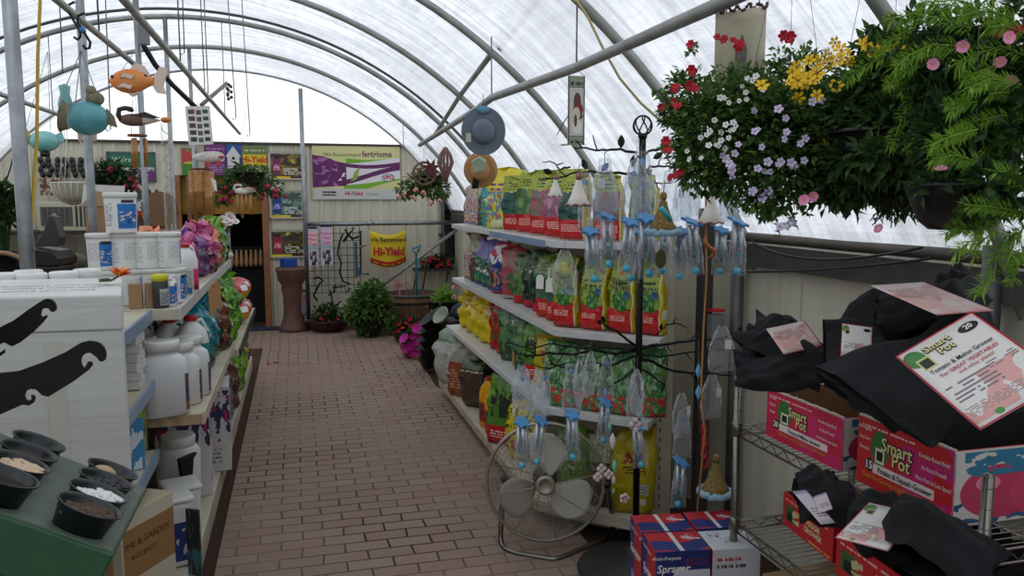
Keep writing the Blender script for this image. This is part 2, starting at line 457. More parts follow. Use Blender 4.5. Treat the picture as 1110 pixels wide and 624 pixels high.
for i, y in enumerate([YB - .14, 8.9, 7.49, 6.08, 4.67, 3.26, 1.85, .44, -.97]):
 mb = MB(); mb.tube([hoop_pt(.0 + PI * k / 64, HR - .01, y) for k in range(65)], .013 if i == 0 else .022, 10)
 o = mb.put('hoop', PIPE); tag(o, kind='structure')
def strap(p1, p2, r=.018):
 mb = MB(); mb.tube([p1, p2], r, 8); tag(mb.put('brace_strap', PIPE), kind='structure')
def on_hoop(px, py, yy):
 return at(px, py, y=yy)
strap(on_hoop(590, -8, 4.4), on_hoop(541, 53, 4.67)); strap(on_hoop(533, 58, 4.67), on_hoop(499, 103, 6.08)); strap(on_hoop(499, 103, 6.08), on_hoop(470, 148, 7.6))
mb = MB(); mb.tube([hoop_pt(A0 + (PI - 2 * A0) * k / 48, HR - .02, 7.15) for k in range(2, 40)], .012, 6); tag(mb.put('film_lock_channel', mat('dark_channel', (70, 70, 70), .6)), kind='structure')
for px, y, r, lb in ((25, 3.26, .025, 'thick galvanized steel post closest to the white carton'),
     (99, 4.67, .0215, 'grey steel post beside the white window air conditioner'),
     (158, 6.08, .02, 'grey steel post carrying a small grey electrical box'),
     (188, 7.49, .019, 'grey steel post standing between the spiral tube and the bamboo chime'),
     (212, 8.9, .019, 'slim grey post just behind the big bamboo chime')):
 x = at(px, 214, y=y).x
 top = math.sqrt(max(.1, HR ** 2 - (x - CX) ** 2)) - .02
 mb = MB(); mb.tube([(x, y, 0), (x, y, top)], r, 14)
 t = thing('support_post', lb, 'post')
 mb.put('post_tube', GALV, t)
 mb = MB(); mb.box((x, y, .008), (.12, .12, .016)); mb.put('foot_plate', GALV, t)
 if px == 158:
  c = at(156, 37, y=y - .04); mb = MB(); mb.box(c, (.07, .045, .14)); mb.put('junction_box', mat('grey_box', (120, 122, 124), .5), t, bev=.004)
x = at(329, 214, y=10.2).x
mb = MB(); mb.tube([(x + .02, 10.2, 0), (x, 10.2, at(327, 96, y=10.2).z)], .026, 12)
tag(mb.put('support_post', GALV), 'tall grey pipe standing in front of the three framed posters', 'post')
for y, xx in ((3.26, XR - .02), (1.85, XR - .02)):
 mb = MB(); mb.tube([(xx, y + .05, 0), (xx, y + .05, WZ + .06)], .03, 12)
 tag(mb.put('wall_post', mat('weathered_grey_post', (104, 106, 104), .5, .5, var=.2)), 'grey round wall post behind the %s' % ('hanging wind chimes' if y > 3 else 'black fabric planters'), 'post')
mb = MB(); p = at(770, 300, y=3.3); mb.box((p.x, 3.35, .8), (.06, .05, 1.6));
t = thing('conduit_column', 'dark upright conduit with a switch box behind the hanging chimes', 'conduit')
mb.put('column', mat('dark_column', (56, 54, 50), .6, var=.2), t)
mb = MB(); c = at(776, 360, y=3.28); mb.box(c, (.07, .05, .17)); mb.put('switch_box', mat('grey_box', (120, 122, 124)), t, bev=.004)
mb = MB(); c = at(776, 336, y=3.28); mb.box(c, (.066, .052, .012)); mb.put('red_tape', RED, t)
def rail(name, label, pts, r, hangs):
 t = thing(name, label, 'pipe')
 mb = MB(); mb.tube(pts, r, 10); mb.put('rail_tube', PIPE, t)
 for x, y, z in hangs:
  dz = math.sqrt(max(.1, HR ** 2 - (x - CX) ** 2)) - .03
  mb = MB(); mb.tube([(x, y, z + r), (x, y, dz)], .004, 5); mb.put('hanging_wire', WIRE, t)
 return t
RZ = 2.35
rail('hanging_rail', 'long grey pipe hung on wires above the left shelves, ending by the doorway', [(-.57, .4, RZ), (-.57, at(270, 145, z=RZ).y, RZ)], .015, [(-.57, y, RZ) for y in (1.85, 3.26, 4.67, 6.08, 7.49)])
rail('hanging_rail', 'grey pipe that ends beside the orange fish', [(-.8, 1.2, RZ), (-.8, at(154, 66, z=RZ).y + .2, RZ)], .014, [(-.8, 3.26, RZ), (-.8, 3.9, RZ)])
rail('hanging_rail', 'grey pipe hung far left behind the teal bird pot', [(-1.92, 4., RZ), (-1.92, 8.3, RZ)], .017, [(-1.92, 6.08, RZ), (-1.92, 7.49, RZ)])
RZ2 = 2.2
pts = [at(625, 73, z=RZ2), at(533, 106, z=RZ2), at(519, 117, z=RZ2 - .01), at(455, 157, z=RZ2 - .04)]
pts = [(1.2, 1.3, RZ2)] + [tuple(q) for q in pts]
rail('hanging_rail', 'bent grey pipe over the right shelves carrying the sun hat', pts, .021, [pts[1], pts[2], (1.19, 2.1, RZ2), (pts[4][0] - .02, 8.9, RZ2 - .03)])
mb = MB(); mb.tube([at(331, 243, y=10.25), at(498, 241, y=10.25)], .028, 10); mb.ball(at(404, 241, y=10.25), .036, 10)
tag(mb.put('cross_pipe', GALV), 'level grey pipe running along the end wall under the purple banner', 'pipe')
mb = MB(); mb.tube([at(408, 314, y=10.12), at(495, 249, y=10.12)], .022, 10)
tag(mb.put('diagonal_pipe', PIPE), 'slanting grey pipe between the barrel and the dark window', 'pipe')
for i in range(2):
 mb = MB()
 a, b = at(190 + 2 * i, 92 + 30 * 0, y=7.3), at(214, 116, y=7.3)
 if i == 0: mb.tube([at(150, 40, y=6.3), at(168, 70, y=6.6), at(187, 92, y=7.), at(212, 116, y=7.2)], .02, 8); m_ = mat('black_hose', (34, 34, 36), .6)
 else: mb.tube([at(218, 114, y=7.2), at(246, 90, y=7.4)], .018, 8); m_ = mat('pinkish_rod', (140, 124, 120), .6)
 tag(mb.put('hose' if i == 0 else 'short_rod', m_), 'black hose sagging down from the electrical box post' if i == 0 else 'short pinkish rod slanting up from the white photo plaque', 'hose' if i == 0 else 'rod')
mb = MB(); mb.tube([at(44, -10, d=2.9), at(41, 60, d=2.9), at(40, 150, d=2.9), at(34, 240, d=2.9), at(27, 292, d=2.9)], .006, 6)
tag(mb.put('yellow_cord', mat('yellow_cord', (196, 160, 40), .5)), 'yellow cord hanging down beside the thickest steel post', 'cord')
mb = MB(); ps = [(612, -6), (626, 2), (638, 20), (655, 55), (672, 85), (695, 112), (722, 136)]; mb.tube([at(a, b, d=3.3) for i, (a, b) in enumerate(ps)], .006, 6)
tag(mb.put('cream_cord', mat('cream_cord', (176, 160, 112), .5)), 'cream cord looping down from the roof towards the black metal stand', 'cord')
for i, (a, b, c) in enumerate((((815, 262), (870, 296), (1000, 268)), ((790, 294), (880, 297), (1010, 280)))):
 pa, pb, pc = (at(*q, x=XR - .06) for q in (a, b, c)); mb = MB()
 mb.tube([pa * (1 - s) ** 2 + pb * 2 * s * (1 - s) + pc * s * s for s in [k / 14 for k in range(15)]], .005, 6)
 tag(mb.put('black_cable', DKPL), ('sagging black cable on the beige side wall' if i == 0 else 'nearly level black cable on the beige side wall'), 'cable')
# ============================================================ STORE SHELVING
def r_outline(front, zc, y_far=6.2, back=1.66):
 return [(back, y_far), (front, y_far), (front, 3.60), (front + .37, 3.22), (front + .44, 3.30), (back - .01, 3.40), (back, 3.52)]
t = thing('store_shelf', 'long cream store shelf right of the aisle packed with seed and fertilizer bags', 'shelf', (0, 0, 0))
RS = {1.445: 1.19, 1.02: 1.19, .64: 1.14}
for z, fr in RS.items():
 mb = MB(); mb.prism(r_outline(fr, z), z - .025, z)
 s = mb.put('shelf', WSHELF, t)
 mb = MB(); o_ = r_outline(fr, z)
 for (a, b) in ((o_[1], o_[2]), (o_[2], o_[3])):
  A, B = Vector((*a, z - .022)), Vector((*b, z - .022)); d = (B - A); M = Matrix.Translation((A + B) / 2) @ Matrix.Rotation(math.atan2(d.y, d.x), 4, 'Z')
  mb.box((0, 0, .006), (d.length, .012, .034), M)
 mb.put('price_rail', mat('price_rail_white', (206, 206, 204), .3, var=.1), s, bev=.002)
 for k in range(5):
  pass
mb = MB(); A, B = Vector((1.183, 4.9, 1.423)), Vector((1.183, 3.75, 1.423)); mb.box((A + B) / 2, (.012, 1.15, .034)); mb.put('label_strip', BLUELIP, t)
mb = MB(); mb.prism([(1.66, 6.5), (1.13, 6.5), (1.13, 3.68), (1.52, 3.30), (1.64, 3.40), (1.66, 3.52)], .088, .14); mb.prism([(1.66, 6.45), (1.21, 6.45), (1.21, 3.80), (1.5, 3.52), (1.66, 3.52)], .012, .09)
mb.put('base_deck', CREAM, t)
mb = MB(); mb.box((1.124, 5.08, .112), (.012, 2.8, .05)); mb.put('kick_rail', mat('worn_cream_rail', (188, 176, 150), .5, var=.35, vscale=20), t)
mb = MB(); mb.box((1.675, 4.9, .78), (.03, 2.7, 1.5)); mb.put('back_panel', CREAM, t)
mb = MB(); M = Matrix.Translation((1.60, 3.64, .78)) @ Matrix.Rotation(-math.pi / 4.3, 4, 'Z'); mb.box((0, 0, 0), (.22, .02, 1.44), M); mb.put('end_panel', CREAM, t)
mb = MB(); mb.box((1.695, 3.47, .76), (.085, .06, 1.52))
for k in range(30): mb.box((1.675, 3.438, .1 + k * .048), (.006, .004, .02), mi=1)
mb.put('upright', [CREAM, RUST], t, bev=.003)
for y in (4.9, 6.18):
 mb = MB(); mb.box((1.65, y, .76), (.05, .05, 1.5)); mb.put('upright', CREAM, t)
for z, fr in RS.items():
 for y in (4.88, 6.15):
  mb = MB(); mb.prism([(1.65, z - .03), (1.65, z - .11), (fr + .04, z - .04), (fr + .04, z - .03)], -.004, .004, Matrix.Translation((0, y, 0)) @ Matrix.Rotation(PI / 2, 4, 'X')); mb.put('bracket', CREAM, t)
t = thing('store_shelf', 'long cream store shelf left of the aisle with white tubs and jugs', 'shelf')
LB = -.90
def lshelf(t, x0, x1, y0, y1, z, lip=WSHELF, lm=None):
 mb = MB(); mb.box(((x0 + x1) / 2, (y0 + y1) / 2, z - .012), (x1 - x0, y1 - y0, .024)); s = mb.put('shelf', CREAM, t, bev=.003)
 mb = MB(); mb.box((x1 + .004, (y0 + y1) / 2, z - .022), (.012, y1 - y0, .05)); mb.put('price_rail', lip, s, bev=.002)
 mb = MB(); mb.box(((x0 + x1) / 2, y0 - .004, z - .022), (x1 - x0, .01, .045)); mb.put('end_lip', lm or CREAM, s, bev=.002)
 return s
WORN = mat('worn_cream_lip', (176, 150, 118), .5, var=.5, vscale=26)
lshelf(t, LB, -.475, 3.46, 6.15, 1.2, mat('price_rail_white', (206, 206, 204)))
lshelf(t, LB, -.40, 3.45, 5.2, .76, CREAM, WORN)
lshelf(t, LB, -.37, 5.22, 7.2, .70, DKPL)
mb = MB(); mb.box(((LB - .45) / 2, 5.64, .06), (-.45 - LB, 4.72, .12)); mb.put('base_deck', CREAM, t, bev=.004)
mb = MB(); mb.box((LB - .015, 5.3, .6), (.02, 3.8, 1.2)); mb.put('back_panel', CREAM, t)
mb = MB(); mb.box((-.72, 6.2, 1.27), (.5, .03, .3)); mb.put('end_panel', mat('grey_end_panel', (150, 150, 146), .5), t, bev=.004)
for y in (3.45, 4.8, 6.15):
 mb = MB(); mb.box((LB, y, .62), (.05, .05, 1.24)); mb.put('upright', CREAM, t)
t = thing('store_shelf', 'short cream shelf unit with blue price rails behind the white carton', 'shelf')
for z in (1.2, .92, .63): lshelf(t, -.89, -.575, 2.84, 3.42, z, BLUELIP)
mb = MB(); mb.box((-1.13, 3.02, 1.188), (.46, .36, .024)); mb.put('shelf', CREAM, t)
mb = MB(); mb.box((-.62, 2.86, .65), (.03, .03, 1.28)); mb.put('upright', CREAM, t, bev=.002)
mb = MB(); mb.box((-1.36, 3.02, .66), (.016, .36, 1.3)); mb.put('back_panel', CREAM, t)
mb = MB(); mb.box((-1.1, 2.94, .055), (.42, .16, .11)); mb.put('base_deck', CREAM, t)
# ============================================================ PRODUCT BAGS
def bag_me(name, w, d, h, mt, seed=0, style='seal', lump=.012):
 rn = random.Random(seed); mb = MB(); nz = 12
 ph = [rn.uniform(0, 6) for _ in range(6)]
 cols = [(-1, -1, 0), (-.6, -1, .2), (-.2, -1, .4), (.2, -1, .6), (.6, -1, .8), (1, -1, 1)]
 ring = []   # (x, y) unit outline, 6 front, 3 right, 6 back, 3 left
 fr = [(-.93 + 1.86 * k / 5, -1 + (abs(-1 + 2 * k / 5) ** 4) * .15) for k in range(6)]
 ring = fr + [(1, -.35), (1, .35)] + [(-x, -y) for x, y in fr] + [(-1, .35), (-1, -.35)]
 n = len(ring)
 for j in range(nz + 1):
  v = j / nz; z = h * v
  if style == 'seal':
   hw = w / 2 * (1 - .10 * v ** 3 + .03 * math.sin(PI * v)); hd = d / 2 * (min(1, .75 + v * 2.5) if v < .5 else max(.02, 1 - ((v - .5) / .5) ** 1.7))
  elif style == 'gather':
   if v < .78: hw = w / 2 * (1 - .25 * max(0, v - .45) / .33); hd = d / 2 * (1 - .3 * max(0, v - .45) / .33)
   else:
    k = (v - .78) / .22; hw = w / 2 * (.75 - .5 * math.sin(PI * min(1, k * 1.2)) + (.25 if k > .8 else 0)); hd = hw * .6 * d / w * 1.6
  elif style == 'pillow':
   e = math.sin(PI * min(1, max(0.03, v))) ** .45; hw = w / 2 * (.8 + .2 * e); hd = d / 2 * max(.04, e)
  for i, (x, y) in enumerate(ring):
   wob = lump * math.sin(3.1 * x + 9 * v + ph[0]) * math.sin(11 * v + ph[1] + 2 * y) + lump * .6 * math.sin(7 * x - 13 * v + ph[2])
   wob *= (.3 + v)
   lean = .03 * math.sin(ph[3]) * v * v
   mb.v.append(Vector((x * hw + lean * .5 + wob * .4, y * hd + wob + lean * h * .5, z + (lump * 1.2 * math.sin(4 * x + ph[4]) if v > .9 else 0))))
 for j in range(nz):
  for i in range(n):
   i2 = (i + 1) % n
   if i < 5: u0, u1 = i / 5, (i + 1) / 5
   elif i < 8: u0, u1 = 1 + (i - 5) / 3 + .001, 1 + (i - 4) / 3
   elif i < 13: u0, u1 = 2 + (i - 8) / 5 + .001, 2 + (i - 7) / 5
   else: u0, u1 = 3 + (i - 13) / 3 + .001, 3 + (i - 12) / 3
   mb.face([j * n + i, j * n + i2, (j + 1) * n + i2, (j + 1) * n + i], [(u0, j / nz), (u1, j / nz), (u1, (j + 1) / nz), (u0, (j + 1) / nz)], 0, True)
 mb.face(list(range(n))[::-1]); mb.face([nz * n + i for i in range(n)])
 return mb.mesh(name, mt)
LIME = (164, 178, 62)
def lawn(name, pic, pic2, top=LIME, low=(196, 26, 30), side=(212, 184, 22)):
 """red-footed fertilizer sack with a picture, lime top and yellow gusset"""
 return printed(name, top, [('r', (0, .3, 1, .72), pic), ('n', (0, .3, 1, .72), pic2, 5, .5, len(name)), ('n', (.1, .62, .9, .72), (230, 226, 210), 9, .6, 2),
  ('l', (.12, .76, .88, .92), (40, 60, 30), 3, 14), ('r', (0, 0, 1, .3), low), ('l', (.1, .12, .9, .24), (236, 200, 190), 4, 30),
  ('r', (1, -1, 2, 2), side), ('r', (3, -1, 4, 2), side), ('l', (1.2, .35, 1.8, .9), (90, 80, 20), 16, 20), ('r', (1.25, .22, 1.8, .34), (226, 226, 216)), ('r', (.97, 0, 1.0, 1), (230, 230, 200))], .3, .6, .5, 26)
BAGM = {
 'lawn_teal': lawn('print_teal', (40, 96, 82), (24, 62, 50)),
 'lawn_plum': lawn('print_plum', (150, 96, 122), (196, 140, 160)),
 'lawn_leaf': lawn('print_leaf', (54, 110, 54), (120, 150, 70)),
 'lawn_rose': lawn('print_rose', (122, 110, 100), (168, 80, 96)),
 'lawn_weed': printed('print_weed', (150, 168, 50), [('r', (0, .0, 1, .34), (196, 30, 28)), ('n', (.0, .34, 1, .6), (84, 120, 40), 5, .5, 3), ('r', (.3, .30, .78, .54), (34, 110, 44)), ('n', (.3, .30, .78, .54), (130, 170, 90), 12, .56, 4), ('r', (.62, .48, .86, .58), (50, 90, 130)),
 ('l', (.15, .60, .9, .74), (36, 40, 20), 2, 9), ('n', (.5, .78, .9, .88), (170, 40, 30), 8, .5, 1), ('l', (.1, .16, .7, .24), (240, 210, 200), 3, 26), ('r', (1, -1, 2, 2), (206, 182, 20)), ('l', (1.2, .4, 1.8, .95), (110, 96, 20), 18, 20), ('r', (1.3, .2, 1.8, .33), (222, 222, 214)), ('r', (3, -1, 4, 2), (206, 182, 20)), ('r', (.96, 0, 1.0, 1), (232, 230, 190))], .32, .6, .5, 26),
 'pellets': printed('print_pellets', (186, 178, 166), [('n', (0, 0, 4, .72), (196, 60, 60), 13, .56, 1), ('n', (0, 0, 4, .72), (220, 180, 40), 12, .6, 4), ('n', (0, 0, 4, .7), (60, 110, 190), 12, .6, 7), ('n', (0, 0, 4, .5), (150, 70, 140), 14, .6, 9), ('r', (0, .72, 4, 1.2), (206, 200, 190)), ('n', (0, .6, 4, 1.1), (170, 160, 150), 8, .5, 3)], .22, .7, .8, 30),
 'seedmix': printed('print_seedmix', (58, 84, 50), [('n', (0, 0, 4, .5), (188, 50, 50), 12, .58, 2), ('n', (0, 0, 4, .6), (36, 46, 30), 8, .5, 4), ('r', (0, .62, 4, 1.2), (186, 180, 150)), ('n', (0, .5, 4, .9), (150, 160, 110), 7, .5, 3)], .22, .7, .8, 30),
 'aqua': printed('print_aqua', (36, 150, 160), [('n', (0, 0, 1, .6), (60, 150, 90), 9, .5, 2), ('n', (0, .1, 1, .4), (200, 80, 60), 12, .62, 2), ('n', (0, .5, 1, .7), (210, 230, 230), 10, .58, 2), ('r', (0, .84, 4, 1.1), (30, 90, 130)), ('r', (1, 0, 4, .8), (40, 120, 140))], .3, .6, .5, 26),
 'confetti': printed('print_confetti', (222, 206, 40), [('n', (0, .1, 4, .62), (70, 150, 190), 9, .5, 2), ('n', (0, .1, 4, .62), (200, 70, 60), 12, .57, 5), ('n', (0, .1, 4, .6), (60, 140, 70), 12, .6, 8), ('r', (.2, .02, .8, .14), (216, 224, 180)), ('l', (.1, .63, .9, .8), (120, 40, 110), 2, 9)], .3, .6, .5, 26),
 'violet': printed('print_violet', (128, 110, 176), [('r', (0, 0, 1, .62), (40, 64, 90)), ('n', (0, .05, 1, .62), (40, 140, 90), 6, .5, 2), ('n', (0, .05, 1, .55), (220, 120, 50), 9, .6, 5), ('n', (0, .3, 1, .66), (230, 230, 225), 6, .62, 8), ('r', (0, 0, 1, .08), (30, 40, 110)), ('r', (1, 0, 2, .7), (50, 60, 120))], .3, .6, .6, 26),
 'patriot': printed('print_patriot', (190, 40, 50), [('r', (.04, .04, .92, .74), (36, 60, 130)), ('n', (.08, .1, .88, .5), (210, 140, 60), 8, .52, 5), ('n', (.08, .1, .88, .5), (60, 110, 60), 9, .58, 9), ('n', (0, .55, 1, .95), (228, 224, 220), 5, .5, 2)], .28, .6, .6, 26),
 'rosered': printed('print_rosered', (178, 70, 84), [('n', (0, .3, 1, .95), (150, 110, 90), 5, .5, 2), ('n', (.2, .1, .9, .5), (44, 110, 60), 5, .48, 7), ('r', (0, 0, 1, .06), (200, 190, 180))], .3, .6, .6, 26),
 'fern': printed('print_fern', (96, 138, 66), [('n', (0, .2, 1, 1), (60, 96, 46), 5, .5, 2), ('r', (.35, .55, .6, .66), (214, 222, 200)), ('r', (0, 0, 1, .16), (196, 26, 34)), ('n', (.1, .7, .9, .9), (190, 50, 40), 8, .6, 1)], .3, .6, .6, 26),
 'berry': printed('print_berry', (44, 72, 46), [('n', (0, .2, 1, 1), (90, 120, 80), 7, .55, 2), ('n', (0, .15, 1, .5), (24, 24, 34), 7, .5, 6), ('n', (.1, .6, .9, .8), (220, 220, 210), 8, .6, 1), ('r', (0, 0, 1, .12), (190, 30, 60))], .28, .6, .6, 26),
 'tagged': lawn('print_tagged', (40, 120, 60), (110, 70, 120), top=(120, 140, 80), low=(206, 44, 40)),
 'yellow': printed('print_yellow', (222, 196, 24), [('n', (.1, .45, .9, .9), (214, 190, 160), 5, .52, 2), ('n', (.1, .55, .9, .8), (190, 50, 40), 9, .6, 5)], .35, .6, .9, 16),
 'bigyellow': printed('print_bigyellow', (188, 168, 20), [('n', (.2, .62, .8, .74), (150, 30, 24), 9, .45, 2), ('l', (.25, .5, .8, .6), (50, 50, 20), 3, 9), ('r', (.55, .25, .9, .38), (206, 206, 196)), ('l', (.58, .27, .88, .37), (60, 60, 60), 5, 18), ('r', (.7, .12, .85, .2), (210, 210, 200))], .35, .6, .8, 14),
 'redfruit': printed('print_redfruit', (186, 24, 30), [('n', (.15, .2, .85, .9), (40, 120, 50), 5, .47, 2), ('n', (.1, .4, .9, .9), (70, 120, 170), 7, .62, 6), ('n', (.2, .3, .8, .6), (226, 110, 40), 9, .6, 8)], .25, .7, .6, 26),
 'moss': printed('print_moss', (96, 134, 84), [('n', (0, 0, 1, 1), (52, 92, 56), 4, .5, 2), ('n', (.2, .5, .9, .8), (206, 214, 200), 6, .6, 6), ('n', (0, 0, 1, .3), (44, 70, 44), 6, .5, 9)], .26, .7, .8, 22),
 'turq': printed('print_turq', (60, 150, 150), [('r', (0, 0, 1, .36), (200, 130, 70)), ('n', (0, .36, 1, 1), (120, 200, 200), 5, .55, 2)], .28, .7, .6, 22),
 'greenhill': printed('print_greenhill', (84, 140, 50), [('r', (0, 0, 1, .28), (200, 30, 34)), ('n', (.1, .4, .9, .8), (40, 50, 34), 5, .47, 2), ('n', (.0, .55, 1, 1), (120, 170, 60), 6, .55, 6), ('l', (.1, .1, .8, .22), (240, 220, 214), 3, 18), ('r', (1, 0, 2, 1), (206, 182, 30)), ('l', (1.1, .1, 1.9, .9), (120, 100, 20), 12, 18)], .3, .6, .6, 26),
 'netted': printed('print_netted', (70, 130, 74), [('n', (0, 0, 1, 1), (150, 180, 130), 9, .55, 2), ('n', (0, 0, 1, .3), (206, 60, 40), 4, .5, 6), ('n', (.0, .6, 1, 1), (110, 140, 60), 6, .55, 8)], .3, .7, .8, 40),
 'silver': printed('print_silver', (190, 192, 186), [('r', (0, .8, 4, 1), (110, 140, 110)), ('n', (.2, .3, .9, .6), (150, 170, 150), 4, .55, 2), ('r', (.5, .04, .9, .22), (190, 30, 34)), ('r', (.5, .0, .9, .05), (60, 140, 60))], .2, .8, .7, 14),
 'peat': printed('print_peat', (172, 166, 150), [('r', (0, 0, 1, .6), (150, 76, 50)), ('l', (.1, .15, .9, .5), (196, 150, 120), 7, 9), ('n', (0, .6, 1, 1), (150, 146, 130), 5, .5, 1)], .35, .6, .8, 14),
 'barkbag': printed('print_barkbag', (66, 46, 36), [('n', (0, 0, 4, .8), (100, 76, 62), 22, .52, 2), ('r', (0, .84, 4, 1), (88, 100, 66)), ('l', (0, .78, 1, .84), (200, 196, 180), 1, 12)], .35, .6, .6, 20),
 'chips': printed('print_chips', (228, 206, 30), [('n', (0, 0, 4, .9), (60, 50, 20), 9, .56, 2), ('r', (.2, .2, .8, .36), (190, 30, 30))], .3, .6, .5, 26),
 'limebag': printed('print_limebag', (120, 178, 44), [('n', (0, 0, 4, 1), (60, 120, 44), 5, .52, 2), ('n', (.2, .3, .8, .6), (220, 230, 200), 7, .6, 5)], .24, .8, 1., 18),
 'tealbag': printed('print_tealbag', (26, 130, 146), [('n', (0, 0, 4, .4), (20, 60, 70), 5, .5, 2), ('n', (.2, .5, .9, .7), (220, 230, 226), 8, .58, 5), ('n', (0, .0, 1, .3), (60, 90, 60), 5, .5, 8)], .25, .8, .8, 18),
 'pinkbag': printed('print_pinkbag', (196, 70, 130), [('n', (0, 0, 4, .5), (60, 44, 40), 5, .5, 2), ('n', (0, .4, 4, .8), (230, 150, 190), 6, .56, 5)], .24, .8, .9, 18),
 'purplebag': printed('print_purplebag', (120, 50, 130), [('n', (0, 0, 4, .6), (90, 80, 90), 6, .5, 2), ('n', (.1, .5, .9, .7), (226, 220, 226), 7, .6, 5)], .24, .8, .9, 18),
 'orangebag': printed('print_orangebag', (222, 130, 84), [('n', (0, 0, 4, .6), (110, 110, 70), 6, .48, 2), ('n', (0, .0, 4, .5), (190, 50, 40), 6, .58, 5), ('n', (.2, .7, .8, .9), (240, 226, 210), 9, .56, 7)], .24, .8, .9, 18),
 'roundpack': printed('print_roundpack', (204, 172, 30), [('r', (0, .5, 4, 1), (176, 44, 34)), ('r', (.2, .55, .7, .8), (226, 226, 220)), ('n', (0, 0, 4, .5), (190, 150, 20), 8, .55, 3)], .25, .7, .6, 20),
 'brownbag': printed('print_brownbag', (112, 64, 50), [('n', (0, 0, 4, 1), (190, 170, 150), 6, .58, 2), ('n', (0, 0, 4, .5), (50, 34, 30), 5, .5, 5)], .25, .8, .8, 18),
 'greybag': printed('print_greybag', (90, 90, 88), [('n', (0, 0, 4, 1), (130, 128, 124), 6, .5, 2)], .3, .7, .8, 18),
 'beadbag': printed('print_beadbag', (150, 48, 70), [('n', (0, .05, 4, .8), (40, 100, 60), 7, .5, 3), ('n', (0, 0, 4, .3), (226, 170, 60), 9, .56, 5)], .25, .8, .8, 18),
}
BAGC = {}
BN = random.Random(3)
def bag(kind, label, loc, rz, size, style='seal', group=None, tilt=0., name='product_bag', lump=.012):
 key = (kind, size, style, BN.randrange(2))
 if key not in BAGC: BAGC[key] = bag_me(name, *size, BAGM[kind], seed=len(BAGC), style=style, lump=lump)
 o = link(name, BAGC[key]); o.location = loc; o.location.z += .004; o.rotation_euler = (tilt, 0, rz + BN.uniform(-.09, .09)); o.scale = (BN.uniform(.95, 1.02), 1, BN.uniform(.93, 1.02))
 tag(o, label, 'bag', group)
 return o
z = 1.447
top = [('pellets', 'clear bag of coloured pellets, farthest of all on the top right shelf', (.16, .10, .36), 'gather'),
 ('pellets', 'clear bag of coloured pellets, second farthest on the top right shelf', (.16, .10, .37), 'gather'),
 ('seedmix', 'dark green and red clear bag between the bunched pellet bags and the aqua bag', (.14, .09, .34), 'gather'),
 ('aqua', 'aqua and blue bag beside the wide rainbow yellow bag', (.17, .10, .35), 'seal'),
 ('confetti', 'wide yellow bag with rainbow coloured print on the top right shelf', (.28, .12, .38), 'seal'),
 ('lawn_teal', 'red-footed bag with dark green picture next to the wide rainbow yellow bag', (.20, .09, .345), 'seal'),
 ('lawn_leaf', 'leafy-pictured bag with red foot, second such from the rainbow yellow bag', (.20, .09, .345), 'seal'),
 ('lawn_rose', 'bag with red foot and grey-rose picture amid the top right shelf', (.20, .09, .345), 'seal'),
 ('lawn_plum', 'red-footed bag with a pink and plum picture on the top right shelf', (.21, .09, .345), 'seal')]
ys = [6.02, 5.80, 5.58, 5.38, 5.08, 4.74, 4.46, 4.17, 3.88]
for (k, lb, sz, st), y in zip(top, ys): bag(k, lb, (1.33, y, z), R_(-48), sz, st, 'bags on the top right shelf')
for i, (y, k) in enumerate(((5.3, 'confetti'), (4.85, 'lawn_leaf'), (4.4, 'lawn_teal'))):
 bag(k, 'lime and yellow bag peeking out behind the front row of the top right shelf', (1.54, y, z), R_(-48), (.2, .09, .36), 'seal', 'rear row bags on the top right shelf')
endx = [(1.36, 3.62), (1.49, 3.52), (1.62, 3.44)]
for i, (x, y) in enumerate([(1.30, 3.64), (1.425, 3.50), (1.55, 3.385)]):
 k = ('lawn_teal', 'lawn_rose', 'lawn_weed')[i]
 lb = ('yellow-sided bag with red foot and teal picture at the top right shelf corner', 'yellow-sided bag with red foot amid the angled end of the top shelf', 'yellow-sided bag with red foot behind the black stand, top right shelf')[i]
 bag(k, lb, (x, y, z), R_(-50), (.14, .09, .315), 'seal', 'bags on the top right shelf')
z = 1.022
mid = [('pellets', 'wrinkled clear bag with pale top, farthest on the second right shelf', (.15, .10, .34), 'gather'),
 ('seedmix', 'wrinkled clear bag of green mix, second farthest on the second right shelf', (.15, .10, .35), 'gather'),
 ('violet', 'violet-topped bag nearest the wrinkled clear bags on the second right shelf', (.17, .09, .33), 'seal'),
 ('violet', 'violet-topped bag in the middle of its trio on the second right shelf', (.17, .09, .33), 'seal'),
 ('violet', 'violet-topped bag beside the red white and blue bag', (.17, .09, .33), 'seal'),
 ('patriot', 'red white and blue bag on the second right shelf', (.22, .10, .34), 'seal'),
 ('rosered', 'dull rose-red bag with green leaf print on the second right shelf', (.21, .10, .34), 'seal'),
 ('fern', 'light green bag with small white label and red foot, second right shelf', (.18, .09, .31), 'seal'),
 ('berry', 'dark green bag with blackish berry picture next to the light green bag', (.17, .09, .32), 'seal'),
 ('berry', 'dark green bag with blackish berry picture next to the white-tagged bags', (.17, .09, .33), 'seal')]
ys = [6.03, 5.82, 5.62, 5.44, 5.26, 5.03, 4.76, 4.53, 4.34, 4.16]
for (k, lb, sz, st), y in zip(mid, ys): bag(k, lb, (1.33, y, z), R_(-48), sz, st, 'bags on the second right shelf')
TAGW = mat('white_price_tag', (230, 230, 226), .6)
